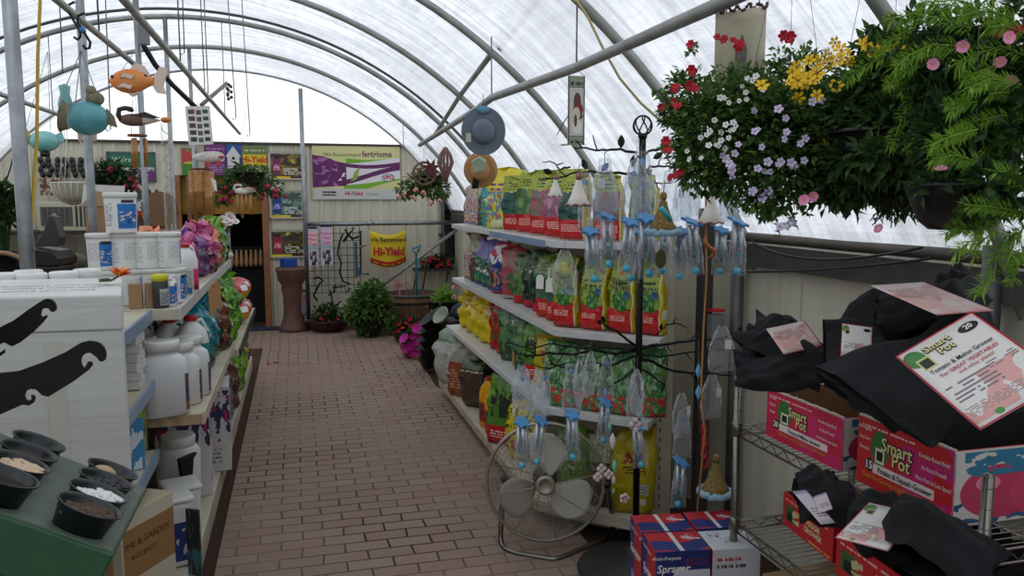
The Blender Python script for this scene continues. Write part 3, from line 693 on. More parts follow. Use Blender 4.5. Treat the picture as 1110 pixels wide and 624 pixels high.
for i, y in enumerate((3.98, 3.84, 3.70)):
 o = bag('tagged', ('red-footed bag with white paper tag, farther from the shelf corner', 'red-footed bag with white paper tag between two like it', 'red-footed bag with white paper tag at the corner of the second right shelf')[i], (1.30 + .01 * i, y, z), R_(-40), (.17, .09, .32), 'seal', 'bags on the second right shelf')
 for k in range(2):
  mb = MB(); mb.prism([(-.022, -.04), (.022, -.04), (.022, .02), (.01, .035), (-.01, .035), (-.022, .02)], 0, .002)
  q = mb.put('paper_tag', TAGW, o, (-.05 + .07 * k, -.055 - .004 * k, .19 + .05 * k), (PI / 2 - .1, 0, 0))
bigl = ('large lime bag with red foot at the corner of the second right shelf', 'large lime bag with red foot, second from the corner of the second shelf', 'large lime bag with red foot just left of the black stand pole', 'large lime bag with red foot partly hidden by the black stand pole')
for i, (x, y) in enumerate([(1.275, 3.67), (1.375, 3.545), (1.475, 3.435), (1.575, 3.345)]):
 o = bag('lawn_weed', bigl[i], (x, y, z), R_(-52), (.13, .10, .355), 'seal', 'bags on the second right shelf')
 if i in (0, 2):
  text('Weed', .036, INKK, o, (.0, -.052, .26), (PI / 2 - .05, 0, 0)); text('and Feed', .028, INKK, o, (.0, -.051, .232), (PI / 2 - .05, 0, 0))
z = .642
for i, y in enumerate((6.02, 5.78, 5.54, 5.33)):
 bag('yellow', ('plump yellow bag, farthest on the third right shelf', 'plump yellow bag, second farthest on the third right shelf', 'plump yellow bag, third along from the far end of the third right shelf', 'plump yellow bag leaning beside the narrow red bags')[i], (1.31, y, z), R_(-46), (.2, .13, .30), 'seal', 'yellow bags on the third right shelf', lump=.03)
low = [('redfruit', 'narrow red bag with green print beside the plump yellow bags', (.11, .08, .33)), ('redfruit', 'narrow red bag with green print, the one closer to the camera of the pair', (.12, .08, .34)),
 ('moss', 'cloudy green bag with dark foot beside the narrow red bags', (.17, .10, .32)), ('turq', 'turquoise and orange pack between the green bags of the third shelf', (.12, .08, .25)), ('moss', 'cloudy green bag just behind the turquoise pack', (.18, .10, .33)),
 ('greenhill', 'green bag with dark picture on the third right shelf', (.18, .10, .33)), ('bigyellow', 'bright yellow bag poking up among green bags on the third right shelf', (.18, .10, .28)), ('netted', 'big netted green bag at the corner of the third right shelf', (.2, .12, .30))]
for (k, lb, sz), y in zip(low, (5.10, 4.94, 4.72, 4.52, 4.36, 4.15, 3.95, 3.74)): bag(k, lb, (1.29, y, z), R_(-46), sz, 'seal', 'bags on the third right shelf')
for i, (x, y) in enumerate([(1.24, 3.60), (1.35, 3.49), (1.455, 3.39), (1.56, 3.32)]):
 o = bag('netted', ('green netted bag with orange-red foot at the left of the angled third shelf', 'green netted bag with orange-red foot just above the fan', 'green netted bag with orange-red foot behind the star chime', 'green netted bag by the cream upright on the third shelf')[i], (x, y, z), R_(-34), (.15, .08, .30), 'seal', 'netted bags on the angled third shelf', lump=.02)
z = .142
bag('silver', 'shiny silver bag at the far end of the bottom right shelf', (1.20, 6.25, z), R_(-60), (.30, .2, .44), 'pillow', lump=.02)
bag('peat', 'pale bag with brown printed front next to the shiny silver bag', (1.22, 5.85, z), R_(-52), (.26, .14, .44), 'seal', lump=.02)
bag('barkbag', 'dark bark-filled bag with olive top on the bottom right shelf', (1.23, 5.52, z), R_(-46), (.22, .16, .33), 'pillow')
bag('greybag', 'grey crumpled bag behind the pale brown-printed bag', (1.48, 5.85, z), R_(-50), (.3, .16, .42), 'seal', lump=.03)
bag('greenhill', 'green bag with white lettering and red foot beside the yellow jugs', (1.23, 4.62, z), R_(-46), (.27, .12, .43), 'seal')
bag('chips', 'yellow and black patterned bag seen through the fan', (1.24, 4.28, z), R_(-46), (.22, .14, .36), 'pillow')
bag('limebag', 'shiny green bag behind the fan blades', (1.33, 3.72, z), R_(-36), (.2, .12, .36), 'pillow')
bag('seedmix', 'dark clear bag beside the big yellow bag on the bottom shelf', (1.43, 3.55, z), R_(-34), (.14, .11, .36), 'seal')
bag('bigyellow', 'big yellow sack standing behind the black pole at the end of the bottom shelf', (1.53, 3.42, z), R_(-30), (.22, .12, .43), 'pillow', lump=.02)
GB = printed('print_greybox', (150, 152, 150), [('r', (.1, .15, .9, .55), (90, 120, 90)), ('n', (.1, .6, .9, .8), (60, 60, 60), 10, .5, 1), ('r', (1.1, .15, 1.9, .6), (86, 120, 90))], .6)
for i, (y, lb) in enumerate(((5.22, 'grey and green carton behind the yellow jugs, the farther of two'), (5.05, 'grey and green carton behind the yellow jugs, the closer of two'))):
 mb = MB(); mb.box((0, 0, .14), (.13, .11, .28)); tag(mb.put('product_carton', GB, None, (1.30, y, z), (0, 0, R_(-44)), .003), lb, 'carton', 'grey cartons on the bottom right shelf')
YJ = printed('print_yellowjug', (226, 158, 18), [('r', (.28, .12, .72, .5), (178, 30, 26)), ('n', (.3, .2, .7, .5), (90, 60, 30), 8, .5, 2)], .35)
def jug(name, label, cat, loc, rz, w, d, h, m, cap, group=None, handle=True, capr=.022):
 t = thing(name, label, cat, loc, rz, group)
 mb = MB()
 def rr(z_, a, b_): return [(z_, a, b_)]
 prof = [(0, .9), (.02, 1), (.55, 1), (.68, .96), (.78, .82), (.86, .55), (.92, .28), (.94, .26)]
 n = 20; b0 = 0
 for z_, s_ in prof:
  for j in range(n + 1):
   a = PI / 2 + 2 * PI * j / n; ca, sa = math.cos(a), math.sin(a)
   e = 1.5 if s_ > .5 else 1.0
   k = (abs(ca) ** (2 * e) + abs(sa) ** (2 * e)) ** (-1 / (2 * e))
   sx, sy = (w / 2 * s_, d / 2 * s_) if s_ > .5 else (min(w, d) / 2 * s_ * 1.3, min(w, d) / 2 * s_ * 1.3)
   mb.v.append(Vector((ca * k * sx, sa * k * sy, h * z_)))
 for i in range(len(prof) - 1):
  for j in range(n):
   q = i * (n + 1) + j; v0, v1 = prof[i][0], prof[i + 1][0]
   mb.face([q, q + 1, q + n + 2, q + n + 1], [(j / n, v0), ((j + 1) / n, v0), ((j + 1) / n, v1), (j / n, v1)], 0, True)
 mb.face(list(range(n))[::-1]); mb.face([(len(prof) - 1) * (n + 1) + j for j in range(n)])
 mb.put('body', m, t)
 mb = MB(); mb.lathe([(capr, h * .93), (capr, h * .99), (capr * .9, h)], 16); mb.put('cap', cap, t)
 if handle:
  mb = MB(); mb.tube([(capr * .8, 0, h * .9), (w * .34, 0, h * .93), (w * .45, 0, h * .84), (w * .44, 0, h * .68)], h * .028, 8); mb.put('handle', m, t)
 return t
jug('plastic_jug', 'yellow jug with red cap, the farther of the two on the bottom right shelf', 'jug', (1.20, 5.0, z), R_(-60), .15, .10, .34, YJ, RED, 'yellow jugs')
jug('plastic_jug', 'yellow jug with red cap next to the green bag on the bottom right shelf', 'jug', (1.20, 4.84, z), R_(-60), .15, .10, .31, YJ, RED, 'yellow jugs')
# ============================================================ LEFT SIDE STOCK
TUBL = printed('print_tublabel', (228, 229, 226), [('l', (.08, .2, .36, .85), (176, 178, 184), 16, 26), ('l', (.42, .3, .6, .85), (180, 180, 186), 14, 30), ('r', (.60, .12, .76, .88), (40, 116, 190)), ('r', (.62, .80, .74, .9), (40, 40, 44)), ('n', (.61, .2, .75, .66), (220, 200, 190), 16, .56, 3), ('n', (.61, .2, .75, .66), (20, 60, 120), 18, .6, 6)], .35)
TUBF = printed('print_tubfront', (228, 229, 226), [('l', (.08, .2, .40, .85), (120, 122, 130), 14, 26), ('r', (.46, .12, .70, .82), (40, 116, 190)), ('r', (.5, .84, .64, .93), (50, 50, 54)), ('n', (.48, .3, .68, .6), (226, 200, 190), 14, .56, 3), ('n', (.48, .2, .68, .5), (20, 50, 110), 16, .6, 6)], .35)
def tub(label, loc, rz, r=.078, h=.17, m=None, group='round white tubs on the upper left shelf'):
 t = thing('plastic_tub', label, 'tub', loc, rz, group)
 mb = MB(); mb.lathe([(r * .93, 0), (r * .94, .004), (r, h * .86), (r, h * .88)], 28); mb.put('body', m or TUBL, t)
 mb = MB(); mb.lathe([(r * 1.05, h * .86), (r * 1.06, h * .98), (r * 1.02, h), (r * .96, h * .985), (r * .94, h * .965)], 28); mb.put('lid', WHITE, t)
 return t
zt = 1.202
def onz(px, py, z): return at(px, py, z=z)
names = ['nearest the front of the shelf', 'second from the white carton', 'third from the white carton', 'beside the white handled jug']
TR = .0535
def onrow(px, y=3.62): return at(px, 214, y=y).x, y
for i, px in enumerate((112, 136, 160, 183)):
 x, y = onrow(px, 3.62 + .02 * i); tub('blue-labelled tub in the bottom layer, ' + names[i], (x, y, zt), R_(30 - 8 * i), TR, .15)
for i, px in enumerate((106, 131, 155, 179)):
 x, y = onrow(px, 3.62 + .02 * i); tub(('white tub with grey print at the left end of the middle layer', 'white tub in the middle layer right under the topmost tub', 'white tub in the middle layer, third from its left end', 'white tub at the right end of the middle layer')[i], (x, y, zt + .152), R_((-30, 40, 44, 40)[i]), TR, .15)
x, y = onrow(130, 3.62); tub('white tub with blue tree label standing alone on top of the tub stack', (x, y, zt + .304), R_(14), .062, .165, TUBF)
JUGM = printed('print_whitejug', (222, 222, 218), [('r', (.53, .08, .68, .5), (226, 60, 110)), ('r', (.36, .08, .52, .5), (206, 210, 200)), ('l', (.37, .12, .51, .48), (90, 110, 130), 8, 30), ('n', (.54, .1, .67, .25), (100, 30, 40), 12, .5, 2), ('r', (.37, .02, .5, .14), (60, 110, 160))], .4)
jug('plastic_jug', 'white handled jug with red cap and pink label beside the tub stack', 'jug', (-.505, 3.98, zt), R_(40), .105, .09, .235, JUGM, RED, 'white jugs')
BTM = printed('print_bottle', (226, 226, 222), [('r', (.4, .1, .72, .8), (44, 112, 186)), ('n', (.42, .2, .7, .5), (220, 170, 140), 14, .55, 2), ('l', (.08, .2, .36, .8), (130, 130, 140), 8, 28)], .35)
for i, (x, y) in enumerate([(-.515, 3.545), (-.515, 3.60), (-.512, 3.655), (-.508, 3.71), (-.505, 3.765), (-.502, 3.82)]):
 t = thing('spray_bottle', 'small white bottle with blue label, %s' % ('closest to the yellow-capped tin', 'second from the yellow-capped tin', 'third from the yellow-capped tin', 'fourth from the yellow-capped tin', 'second from the white handled jug side', 'last of the row before the white handled jug')[i], 'bottle', (x, y, zt), R_(38), 'little white bottles on the upper left shelf')
 hh = .105 + .006 * i
 mb = MB(); mb.lathe([(.019, 0), (.021, .004), (.021, hh * .8), (.014, hh)], 16); mb.put('body', BTM, t)
 mb = MB(); mb.lathe([(.014, hh * .96), (.014, hh * 1.12), (.012, hh * 1.14)], 14); mb.put('cap', WHITE, t)
t = thing('pet_jar', 'short dark-labelled tin with yellow lid beside the brown cartons', 'tin', (-.655, 3.40, zt), R_(40))
t.location = (-.545, 3.505, zt)
t['label'] = 'short dark-labelled tin with a yellow lid beside the brown cartons'
t.name = 'spice_tin'
mb = MB(); mb.lathe([(.03, 0), (.031, .11), (.03, .112)], 18); mb.put('body', printed('print_tin', (60, 60, 62), [('r', (.4, .1, .7, .7), (190, 192, 188)), ('l', (.42, .15, .68, .6), (50, 60, 110), 6, 30)]), t)
mb = MB(); mb.lathe([(.032, .11), (.032, .135), (.03, .137)], 18); mb.put('lid', mat('yellow_lid', (214, 206, 40), .4), t)
for i, (x, y) in enumerate([(-.66, 3.515), (-.603, 3.535)]):
 mb = MB(); mb.box((0, 0, .048), (.05, .05, .10)); tag(mb.put('small_carton', CARD, None, (x + .02, y, 1.203), (0, 0, R_(6 + 6 * i)), .002), 'little plain brown carton on the upper left shelf, %s' % ('closer to the white carton' if i == 0 else 'beside the yellow-lidded tin'), 'carton', 'little brown cartons')
k = 0
for x, y, hh in [(-1.02, 2.95, .16), (-.90 + .0, 2.93, .17), (-.80, 2.93, .18), (-.70, 2.93, .18), (-.64, 3.02, .17)]:
 pass
JP = [(-1.30, 2.91), (-1.205, 2.90), (-1.11, 2.93), (-1.02, 2.90), (-.925, 2.92), (-.835, 2.90), (-.75, 2.93), (-.70, 3.02), (-1.16, 3.02), (-.88, 3.02)]
for i, (x, y) in enumerate(JP):
 t = thing('plastic_jar', 'white lidded jar behind the white carton top, %s' % ('first from the far left', 'second from the far left', 'third from the far left', 'under the black bin', 'fifth along', 'next to the silk flower', 'last in the front row', 'beside the brown cartons', 'behind the second and third', 'behind the silk flower')[i], 'jar', (x, y, 1.203), 0, 'white jars behind the carton')
 mb = MB(); mb.lathe([(.038, 0), (.04, .004), (.04, .15)], 18); mb.put('body', WHITE, t)
 mb = MB(); mb.lathe([(.044, .148), (.045, .198), (.041, .203)], 20); mb.put('lid', WHITE, t)
t = thing('display_table', 'low dark table left of the centre posts holding the bin and the wicker basket', 'table')
mb = MB(); mb.box((-2.1, 5.0, .86), (1.6, 2.2, .04)); mb.put('table_top', mat('dark_table', (58, 50, 42), .7, var=.3), t, bev=.004)
for x in (-2.8, -1.4):
 for y in (4.0, 6.0):
  mb = MB(); mb.box((x, y, .42), (.06, .06, .84)); mb.put('leg', mat('dark_table', (58, 50, 42)), t)
p = at(50, 262, y=4.9)
t = thing('trash_bin', 'black bin with a rounded hood standing behind the thick steel post', 'bin', (p.x, 4.9, .882), R_(-12))
BIN = mat('dark_bin', (24, 21, 21), .45, bump=.1)
mb = MB(); mb.box((0, 0, .2), (.21, .2, .40)); mb.put('body', BIN, t, bev=.012)
mb = MB(); mb.prism([(-.11, .40), (.11, .40), (.115, .44), (.08, .48), (-.04, .495), (-.10, .46)], -.105, .105, Matrix.Rotation(PI / 2, 4, 'X')); mb.put('hood', BIN, t, bev=.006)
mb = MB(); mb.box((.02, -.112, .30), (.15, .01, .03)); mb.put('handle', DKPL, t)
mb = MB(); mb.prism([(-.06, 0), (.075, .0), (.09, .05), (.06, .16), (.035, .17), (-.0, .09)], -.03, .03, Matrix.Rotation(PI / 2, 4, 'X'))
mb2 = MB(); mb2.tube([(-.065, 0, 0), (-.03, 0, .06), (.0, 0, .10), (.05, 0, .175)], .007, 6)
t2 = thing('dust_scoop', 'dark slanted scoop with a pale rim resting on the black bin', 'scoop', (p.x + .01, 4.9, 1.385), R_(-20))
mb.put('blade', mat('dark_scoop', (46, 44, 46), .4), t2, bev=.004); mb2.put('rim', mat('pale_rim', (150, 150, 146), .4), t2)
p = at(4, 268, y=4.6)
t = thing('wicker_basket', 'tan diamond-woven wicker basket at the far left behind the steel post', 'basket', (p.x - .03, 4.6, .882))
WK = NT('wicker_weave'); uv = WK.n('ShaderNodeUVMap').outputs[0]
wv1 = WK.n('ShaderNodeTexWave'); wv1.bands_direction = 'DIAGONAL'; wv1.inputs['Scale'].default_value = 7; WK.l(uv, wv1.inputs['Vector'])
mp = WK.n('ShaderNodeMapping'); WK.l(uv, mp.inputs[0]); mp.inputs['Scale'].default_value = (-1, 1, 1)
wv2 = WK.n('ShaderNodeTexWave'); wv2.bands_direction = 'DIAGONAL'; wv2.inputs['Scale'].default_value = 7; WK.l(mp.outputs[0], wv2.inputs['Vector'])
ff = WK.math('MULTIPLY', wv1.outputs['Fac'], wv2.outputs['Fac'])
WK.done(WK.bsdf(WK.mix(ff, lin((96, 74, 48)), lin((176, 146, 104))), .7, 0, .3, WK.bump(ff, .8, .02)))
mb = MB(); mb.lathe([(.15, 0), (.20, .12), (.21, .22), (.19, .32), (.20, .34), (.19, .345), (.175, .3)], 28); mb.put('body', WK.m, t)
mb = MB(); mb.tube([(.17 * math.cos(a), 0, .33 + .16 * math.sin(a)) for a in [PI * k / 12 for k in range(13)]], .012, 8); mb.put('handle', mat('wicker_cane', (150, 120, 84), .7), t)
p = at(79, 276, y=5.6)
t = thing('garden_statue', 'small weathered grey crouching statue behind the white tubs', 'statue', (p.x, 5.6, .882))
ST = mat('weathered_stone', (104, 102, 94), .9, var=.35, vscale=20, bump=.5)
mb = MB(); mb.ball((0, 0, .2), .11, 16, sc=(1, .85, 1.2)); mb.ball((.03, -.05, .36), .06, 14); mb.ball((-.07, -.06, .12), .07, 12, sc=(1.2, 1, .8)); mb.tube([(.08, -.02, .26), (.11, -.08, .2), (.04, -.11, .16)], .025, 8); mb.lathe([(.13, 0), (.13, .05), (.1, .07)], 20)
mb.put('body', ST, t)
mb = MB(); mb.box((0, 0, .05), (.11, .09, .10)); tag(mb.put('small_carton', mat('tan_block', (150, 132, 104), .8), None, (at(77, 290, y=5.2).x, 5.2, .882), (0, 0, .3), .003), 'small tan block in front of the crouching statue', 'carton')
mb = MB(); mb.box((0, 0, .13), (.2, .16, .26)); tag(mb.put('blue_crate', mat('dark_blue_crate', (40, 60, 96), .5), None, (at(92, 256, y=5.9).x, 5.75, .882), (0, 0, .1), .004), 'dark blue crate beside the grey crouching statue', 'crate')
t = thing('open_carton', 'tall open white-lined carton with a tan flap behind the topmost tub', 'carton', (at(138, 214, y=5.3).x - .12, 5.3, 0.0), 0)
mb = MB(); mb.box((0, 0, .80), (.2, .16, 1.6)); mb.put('body', CARD, t, bev=.003)
for pl in ([(-.12, 0), (.10, 0), (.12, .12), (-.10, .13)], ):
 mb = MB(); mb.prism([(a, b) for a, b in pl], -.003, .003, Matrix.Translation((0, -.07, 1.6)) @ Matrix.Rotation(R_(80), 4, 'X')); mb.put('flap', WCARD, t)
mb = MB(); mb.prism([(-.12, 0), (.1, 0), (.1, .07), (-.04, .09)], -.003, .003, Matrix.Translation((0, -.085, 1.6)) @ Matrix.Rotation(R_(96), 4, 'X')); mb.put('flap', mat('tan_flap', (176, 152, 120), .8), t)
for i, px in enumerate((152, 163, 171)):
 p = at(px, 232, y=6.9)
 t = thing('garden_shears', 'orange-handled garden shears beyond the topmost tub, %s' % ('nearest the tub', 'in the middle of three', 'nearest the spiral tube')[i], 'shears', p, .2 * i, 'orange handled garden shears')
 mb = MB()
 for s in (-1, 1): mb.tube([(s * .01, 0, .02), (s * .035, 0, -.05), (s * .045, 0, -.16)], .011, 8)
 mb.put('handle', mat('orange_grip', (206, 92, 34), .5), t)
 mb = MB()
 for s in (-1, 1): mb.prism([(0, .02), (s * .03, .05), (s * .012, .19), (0, .2)], -.004, .004, Matrix.Rotation(PI / 2, 4, 'X'))
 mb.put('blade', mat('black_white_sheath', (60, 62, 66), .4), t)
 mb = MB(); mb.box((0, -.012, .07), (.09, .006, .09)); mb.put('header_card', printed('print_shearcard', (200, 204, 206), [('n', (0, 0, 1, 1), (70, 74, 80), 3, .5, 1)]), t)
mb = MB(); mb.box((at(162, 214, y=6.95).x - .04, 6.95, .82), (.38, .02, 1.62)); mb.box((at(162, 214, y=6.95).x - .04, 6.98, .03), (.38, .2, .06))
tag(mb.put('pegboard', mat('grey_brown_pegboard', (112, 104, 92), .8, var=.2), bev=.003), 'grey-brown pegboard stand carrying the orange-handled shears', 'board')
p = at(166, 236, y=6.2)
t = thing('round_wooden_disc', 'round brown wooden disc propped beyond the colourful bags', 'disc', (p.x, 6.55, .03))
mb = MB(); mb.tube([(0, -.03, p.z + .03), (0, .03, p.z + .03)], .13, 28); mb.put('disc', mat('brown_disc', (126, 98, 72), .8), t)
mb = MB(); mb.box((0, .0, p.z / 2 - .06), (.03, .03, p.z - .1)); mb.put('stake', WOOD, t)
UB = [('pinkbag', 'crumpled magenta bag behind the tub stack', -.78, 4.25, .2, .24, 50), ('orangebag', 'peach-topped bag behind the magenta bag', -.74, 4.55, .2, .27, 55),
 ('pinkbag', 'magenta bag behind the white handled jug', -.62, 4.62, .19, .25, 60), ('purplebag', 'purple bag with white print on the upper left shelf', -.585, 4.80, .2, .27, 62),
 ('pinkbag', 'hot pink bag right of the purple bag on the upper left shelf', -.56, 5.02, .22, .30, 64), ('orangebag', 'peach bag with torn white print on the upper left shelf', -.56, 5.32, .26, .30, 66),
 ('beadbag', 'clear bag of red and green mix below the peach bag', -.545, 5.56, .16, .24, 66), ('limebag', 'tall lime green bag near the end of the upper left shelf', -.56, 5.85, .2, .30, 66)]
for k, lb, x, y, w_, h_, rz in UB: bag(k, lb, (x, y, zt), R_(rz), (w_, .13, h_), 'seal', 'bags on the upper left shelf', lump=.03)
mb = MB(); mb.ball((0, 0, .035), .07, 12, sc=(1.3, 1, .5)); tag(mb.put('product_bag', mat('white_crumpled', (206, 206, 200), .5, bump=.8), None, (-.53, 6.06, zt)), 'small white crumpled bag at the very end of the upper left shelf', 'bag')
for i, (x, y) in enumerate(((-.452, 4.42), (-.452, 4.72))):
 mb = MB(); mb.prism([(-.035, -.14), (.035, -.14), (.035, .0), (.0, .03), (-.035, 0)], -.002, .002, Matrix.Rotation(PI / 2, 4, 'X'))
 tag(mb.put('hang_tag', mat('tan_tag', (176, 128, 84), .7), None, (x + .014, y, 1.17), (0, 0, R_(70))), 'brown paper tag on the upper left shelf edge, %s' % ('closer to the white handled jug' if i == 0 else 'closer to the doorway'), 'tag', 'brown paper tags')
zm = .762
WJ = printed('print_plainjug', (216, 218, 216), [('r', (.62, .06, .76, .55), (60, 70, 120)), ('n', (.62, .06, .76, .5), (160, 80, 70), 12, .5, 3)], .35)
WJ2 = printed('print_tealjug', (216, 218, 216), [('r', (.5, .06, .74, .6), (40, 130, 130)), ('n', (.5, .06, .74, .5), (60, 90, 60), 12, .5, 3)], .35)
def bigjug(label, x, y, rz, m=WJ, capm=WHITE, h=.27, w=.17, d=.12):
 t = thing('plastic_jug', label, 'jug', (x, y, zm), R_(rz), 'white wide-mouthed jugs on the middle left shelf')
 mb = MB(); nn = 20; prof = [(0, .92), (.015, 1), (.62, 1), (.74, .92), (.80, .70), (.82, .62), (.88, .62)]
 for z_, s_ in prof:
  for j in range(nn + 1):
   a = PI / 2 + 2 * PI * j / nn; ca, sa = math.cos(a), math.sin(a); e = 1.9 if s_ > .9 else 1.2
   k = (abs(ca) ** (2 * e) + abs(sa) ** (2 * e)) ** (-1 / (2 * e)); mb.v.append(Vector((ca * k * w / 2 * s_, sa * k * d / 2 * (s_ if s_ > .9 else s_ * 1.2), h * z_)))
 for i in range(len(prof) - 1):
  for j in range(nn):
   q = i * (nn + 1) + j; v0, v1 = prof[i][0], prof[i + 1][0]
   mb.face([q, q + 1, q + nn + 2, q + nn + 1], [(j / nn, v0), ((j + 1) / nn, v0), ((j + 1) / nn, v1), (j / nn, v1)], 0, True)
 mb.face(list(range(nn))[::-1]); mb.put('body', m, t)
 mb = MB(); mb.lathe([(w * .36, h * .86), (w * .365, h * .98), (w * .34, h)], 24, sy=.85); mb.put('lid', capm, t)
 return t
bigjug('biggest white wide-mouthed jug, at the near corner of the middle left shelf', -.545, 3.47, 18, h=.31, w=.19)
bigjug('white wide-mouthed jug left of the biggest jug, by the blue price rail', -.74, 3.44, 8, h=.30, w=.16)
bigjug('white wide-mouthed jug right behind the biggest jug', -.505, 3.64, 25)
bigjug('white wide-mouthed jug third from the shelf corner', -.485, 3.79, 28)
bigjug('white wide-mouthed jug behind the one by the blue price rail', -.70, 3.63, 8)
bigjug('white jug half hidden at the back of the middle left shelf', -.68, 3.82, 15)
jug('plastic_jug', 'white jug with red cap and teal label beside the teal bag', 'jug', (-.50, 4.02, zm), R_(35), .16, .12, .33, WJ2, RED, 'white red-capped jugs', capr=.03)
jug('plastic_jug', 'white red-capped jug behind the teal-labelled one', 'jug', (-.60, 4.05, zm), R_(35), .16, .12, .32, WJ2, RED, 'white red-capped jugs', capr=.03)
jug('plastic_jug', 'white red-capped jug at the back behind the wide-mouthed jugs', 'jug', (-.74, 4.05, zm), R_(35), .16, .12, .32, WJ2, RED, 'white red-capped jugs', capr=.03)
MBG = [('tealbag', 'teal and dark bag leaning over the red-capped jugs', -.53, 4.30, .24, .36, 60), ('brownbag', 'dark shiny bag deep on the middle left shelf', -.75, 4.3, .22, .34, 60), ('tealbag', 'teal-topped cream bag on the middle left shelf', -.53, 4.62, .24, .36, 62),
 ('brownbag', 'brown bag with white print on the middle left shelf', -.48, 4.90, .2, .34, 66), ('limebag', 'light green bag with pink dot on the middle left shelf', -.46, 5.06, .16, .33, 66)]
for k, lb, x, y, w_, h_, rz in MBG: bag(k, lb, (x, y, zm), R_(rz), (w_, .14, h_), 'seal', 'bags on the middle left shelf', lump=.03)
MB2 = [('limebag', 'bright green bag with navy stripe, first past the shelf joint', -.49, 5.42, .20, .41), ('limebag', 'bright green bag heaped behind the navy striped one', -.52, 5.7, .20, .42), ('limebag', 'bright green bag beside the red and yellow round packs', -.50, 5.98, .2, .42), ('limebag', 'bright green bag deepest on the low black-edged shelf', -.70, 5.6, .2, .42)]
for k, lb, x, y, w_, h_ in MB2: bag(k, lb, (x, y, .703), R_(64), (w_, .15, h_), 'seal', 'bright green bags on the middle left shelf', lump=.035)
k = 0
for y in (6.28, 6.6):
 for j in range(2):
  bag('roundpack', 'red and yellow round pack, %s' % (('top', 'bottom')[1 - j] + ' of the pile ' + ('closer to the green bags' if y < 6.4 else 'closer to the doorway')), (-.47, y, .703 + j * .165), R_(66), (.2, .2, .16), 'pillow', 'red and yellow round packs', lump=.006)
zd = .122
def pail(label, x, y, rz, r=.10, h=.27, m=WHITE, sq=False, bail=False, lidm=WHITE):
 t = thing('plastic_pail', label, 'pail', (x, y, zd), R_(rz), 'white pails on the bottom left shelf')
 if sq:
  mb = MB(); mb.box((0, 0, h * .46), (r * 1.7, r * 1.7, h * .92)); mb.put('body', m, t, bev=.018)
  mb = MB(); mb.box((0, 0, h * .95), (r * 1.86, r * 1.86, h * .09)); mb.put('lid', lidm, t, bev=.012)
 else:
  mb = MB(); mb.lathe([(r * .86, 0), (r * .88, .006), (r * .97, h * .8), (r * .8, h * .87), (r * .7, h * .88)], 26); mb.put('body', m, t)
  mb = MB(); mb.lathe([(r * .76, h * .86), (r * .78, h * .98), (r * .7, h)], 26); mb.put('lid', lidm, t)
 if bail:
  mb = MB(); mb.tube([(r * .9 * math.cos(a), -.02 - .06 * math.sin(a), h * .85 - .12 * math.sin(a)) for a in [PI * q / 12 for q in range(13)]], .004, 6); mb.put('handle', WHITE, t)
 return t
BLP = printed('print_bluepail', (220, 222, 220), [('r', (1.02, .1, 1.98, .72), (30, 50, 110)), ('n', (1.1, .2, 1.9, .6), (60, 120, 170), 4, .55, 2), ('r', (1.1, .55, 1.9, .66), (190, 40, 40)), ('r', (.1, .1, .95, .7), (36, 60, 120)), ('n', (.2, .2, .9, .6), (200, 200, 190), 5, .56, 4)], .4)
pail('square white pail with blue label at the front of the bottom left shelf', -.54, 3.47, 20, .085, .30, BLP, True)
pail('square white pail behind the blue-labelled pail', -.53, 3.67, 20, .085, .28, WHITE, True)
pail('tall white round jug-shaped pail beside the berry-printed carton', -.58, 4.0, 0, .105, .40)
pail('white pail with a wire handle at the back of the bottom left shelf', -.745, 3.45, 30, .09, .40, bail=True)
t = thing('spray_bottle', 'white bottle with black trigger standing among the pails', 'bottle', (-.52, 3.83, zd), R_(40))
mb = MB(); mb.lathe([(.035, 0), (.036, .2), (.015, .25)], 16); mb.put('body', WHITE, t)
mb = MB(); mb.prism([(-.03, 0), (.02, 0), (.03, .08), (.05, .1), (-.04, .09)], -.015, .015, Matrix.Translation((0, 0, .25)) @ Matrix.Rotation(PI / 2, 4, 'X')); mb.put('trigger', DKPL, t, bev=.003)
BERRY = printed('print_berrybox', (206, 206, 202), [('n', (0, .45, 4, .96), (46, 50, 96), 5, .5, 2), ('n', (0, .35, 4, .9), (170, 40, 90), 6, .58, 5), ('l', (.1, .1, .8, .3), (120, 120, 120), 4, 9), ('n', (1, .1, 2, .5), (50, 60, 110), 4, .55, 5)], .6)
for i, (x, y, hh) in enumerate(((-.60, 4.38, .58), (-.53, 4.76, .48))):
 mb = MB(); mb.box((0, 0, hh / 2), (.26, .3, hh)); tag(mb.put('printed_carton', BERRY, None, (x, y, zd), (0, 0, R_(4)), .003), ('tall white carton printed with blue and pink berries' if i == 0 else 'white berry-printed carton half hidden behind the taller one'), 'carton', 'berry printed cartons')
for i, (k, lb, y, w_, h_) in enumerate([('tealbag', 'big teal bag with white print on the bottom left shelf', 5.12, .32, .45), ('berry', 'dark red and green bag foot sticking out below the teal bag', 5.36, .2, .3), ('greybag', 'dull grey-brown bag on the bottom left shelf', 5.62, .26, .44), ('brownbag', 'brown bag with pale flower print on the bottom left shelf', 5.95, .26, .44), ('limebag', 'shiny bright green bag bulging into the aisle', 6.5, .32, .5), ('limebag', 'green bag beyond the shiny bright green one', 6.95, .3, .44), ('yellow', 'yellow pack near the far end of the bottom left shelf', 7.3, .22, .3), ('greybag', 'dark bag at the far end of the bottom left shelf', 7.62, .22, .4)]):
 bag(k, lb, (-.56, y, zd), R_(66), (w_, .16, h_), 'seal', 'bags on the bottom left shelf', lump=.035)
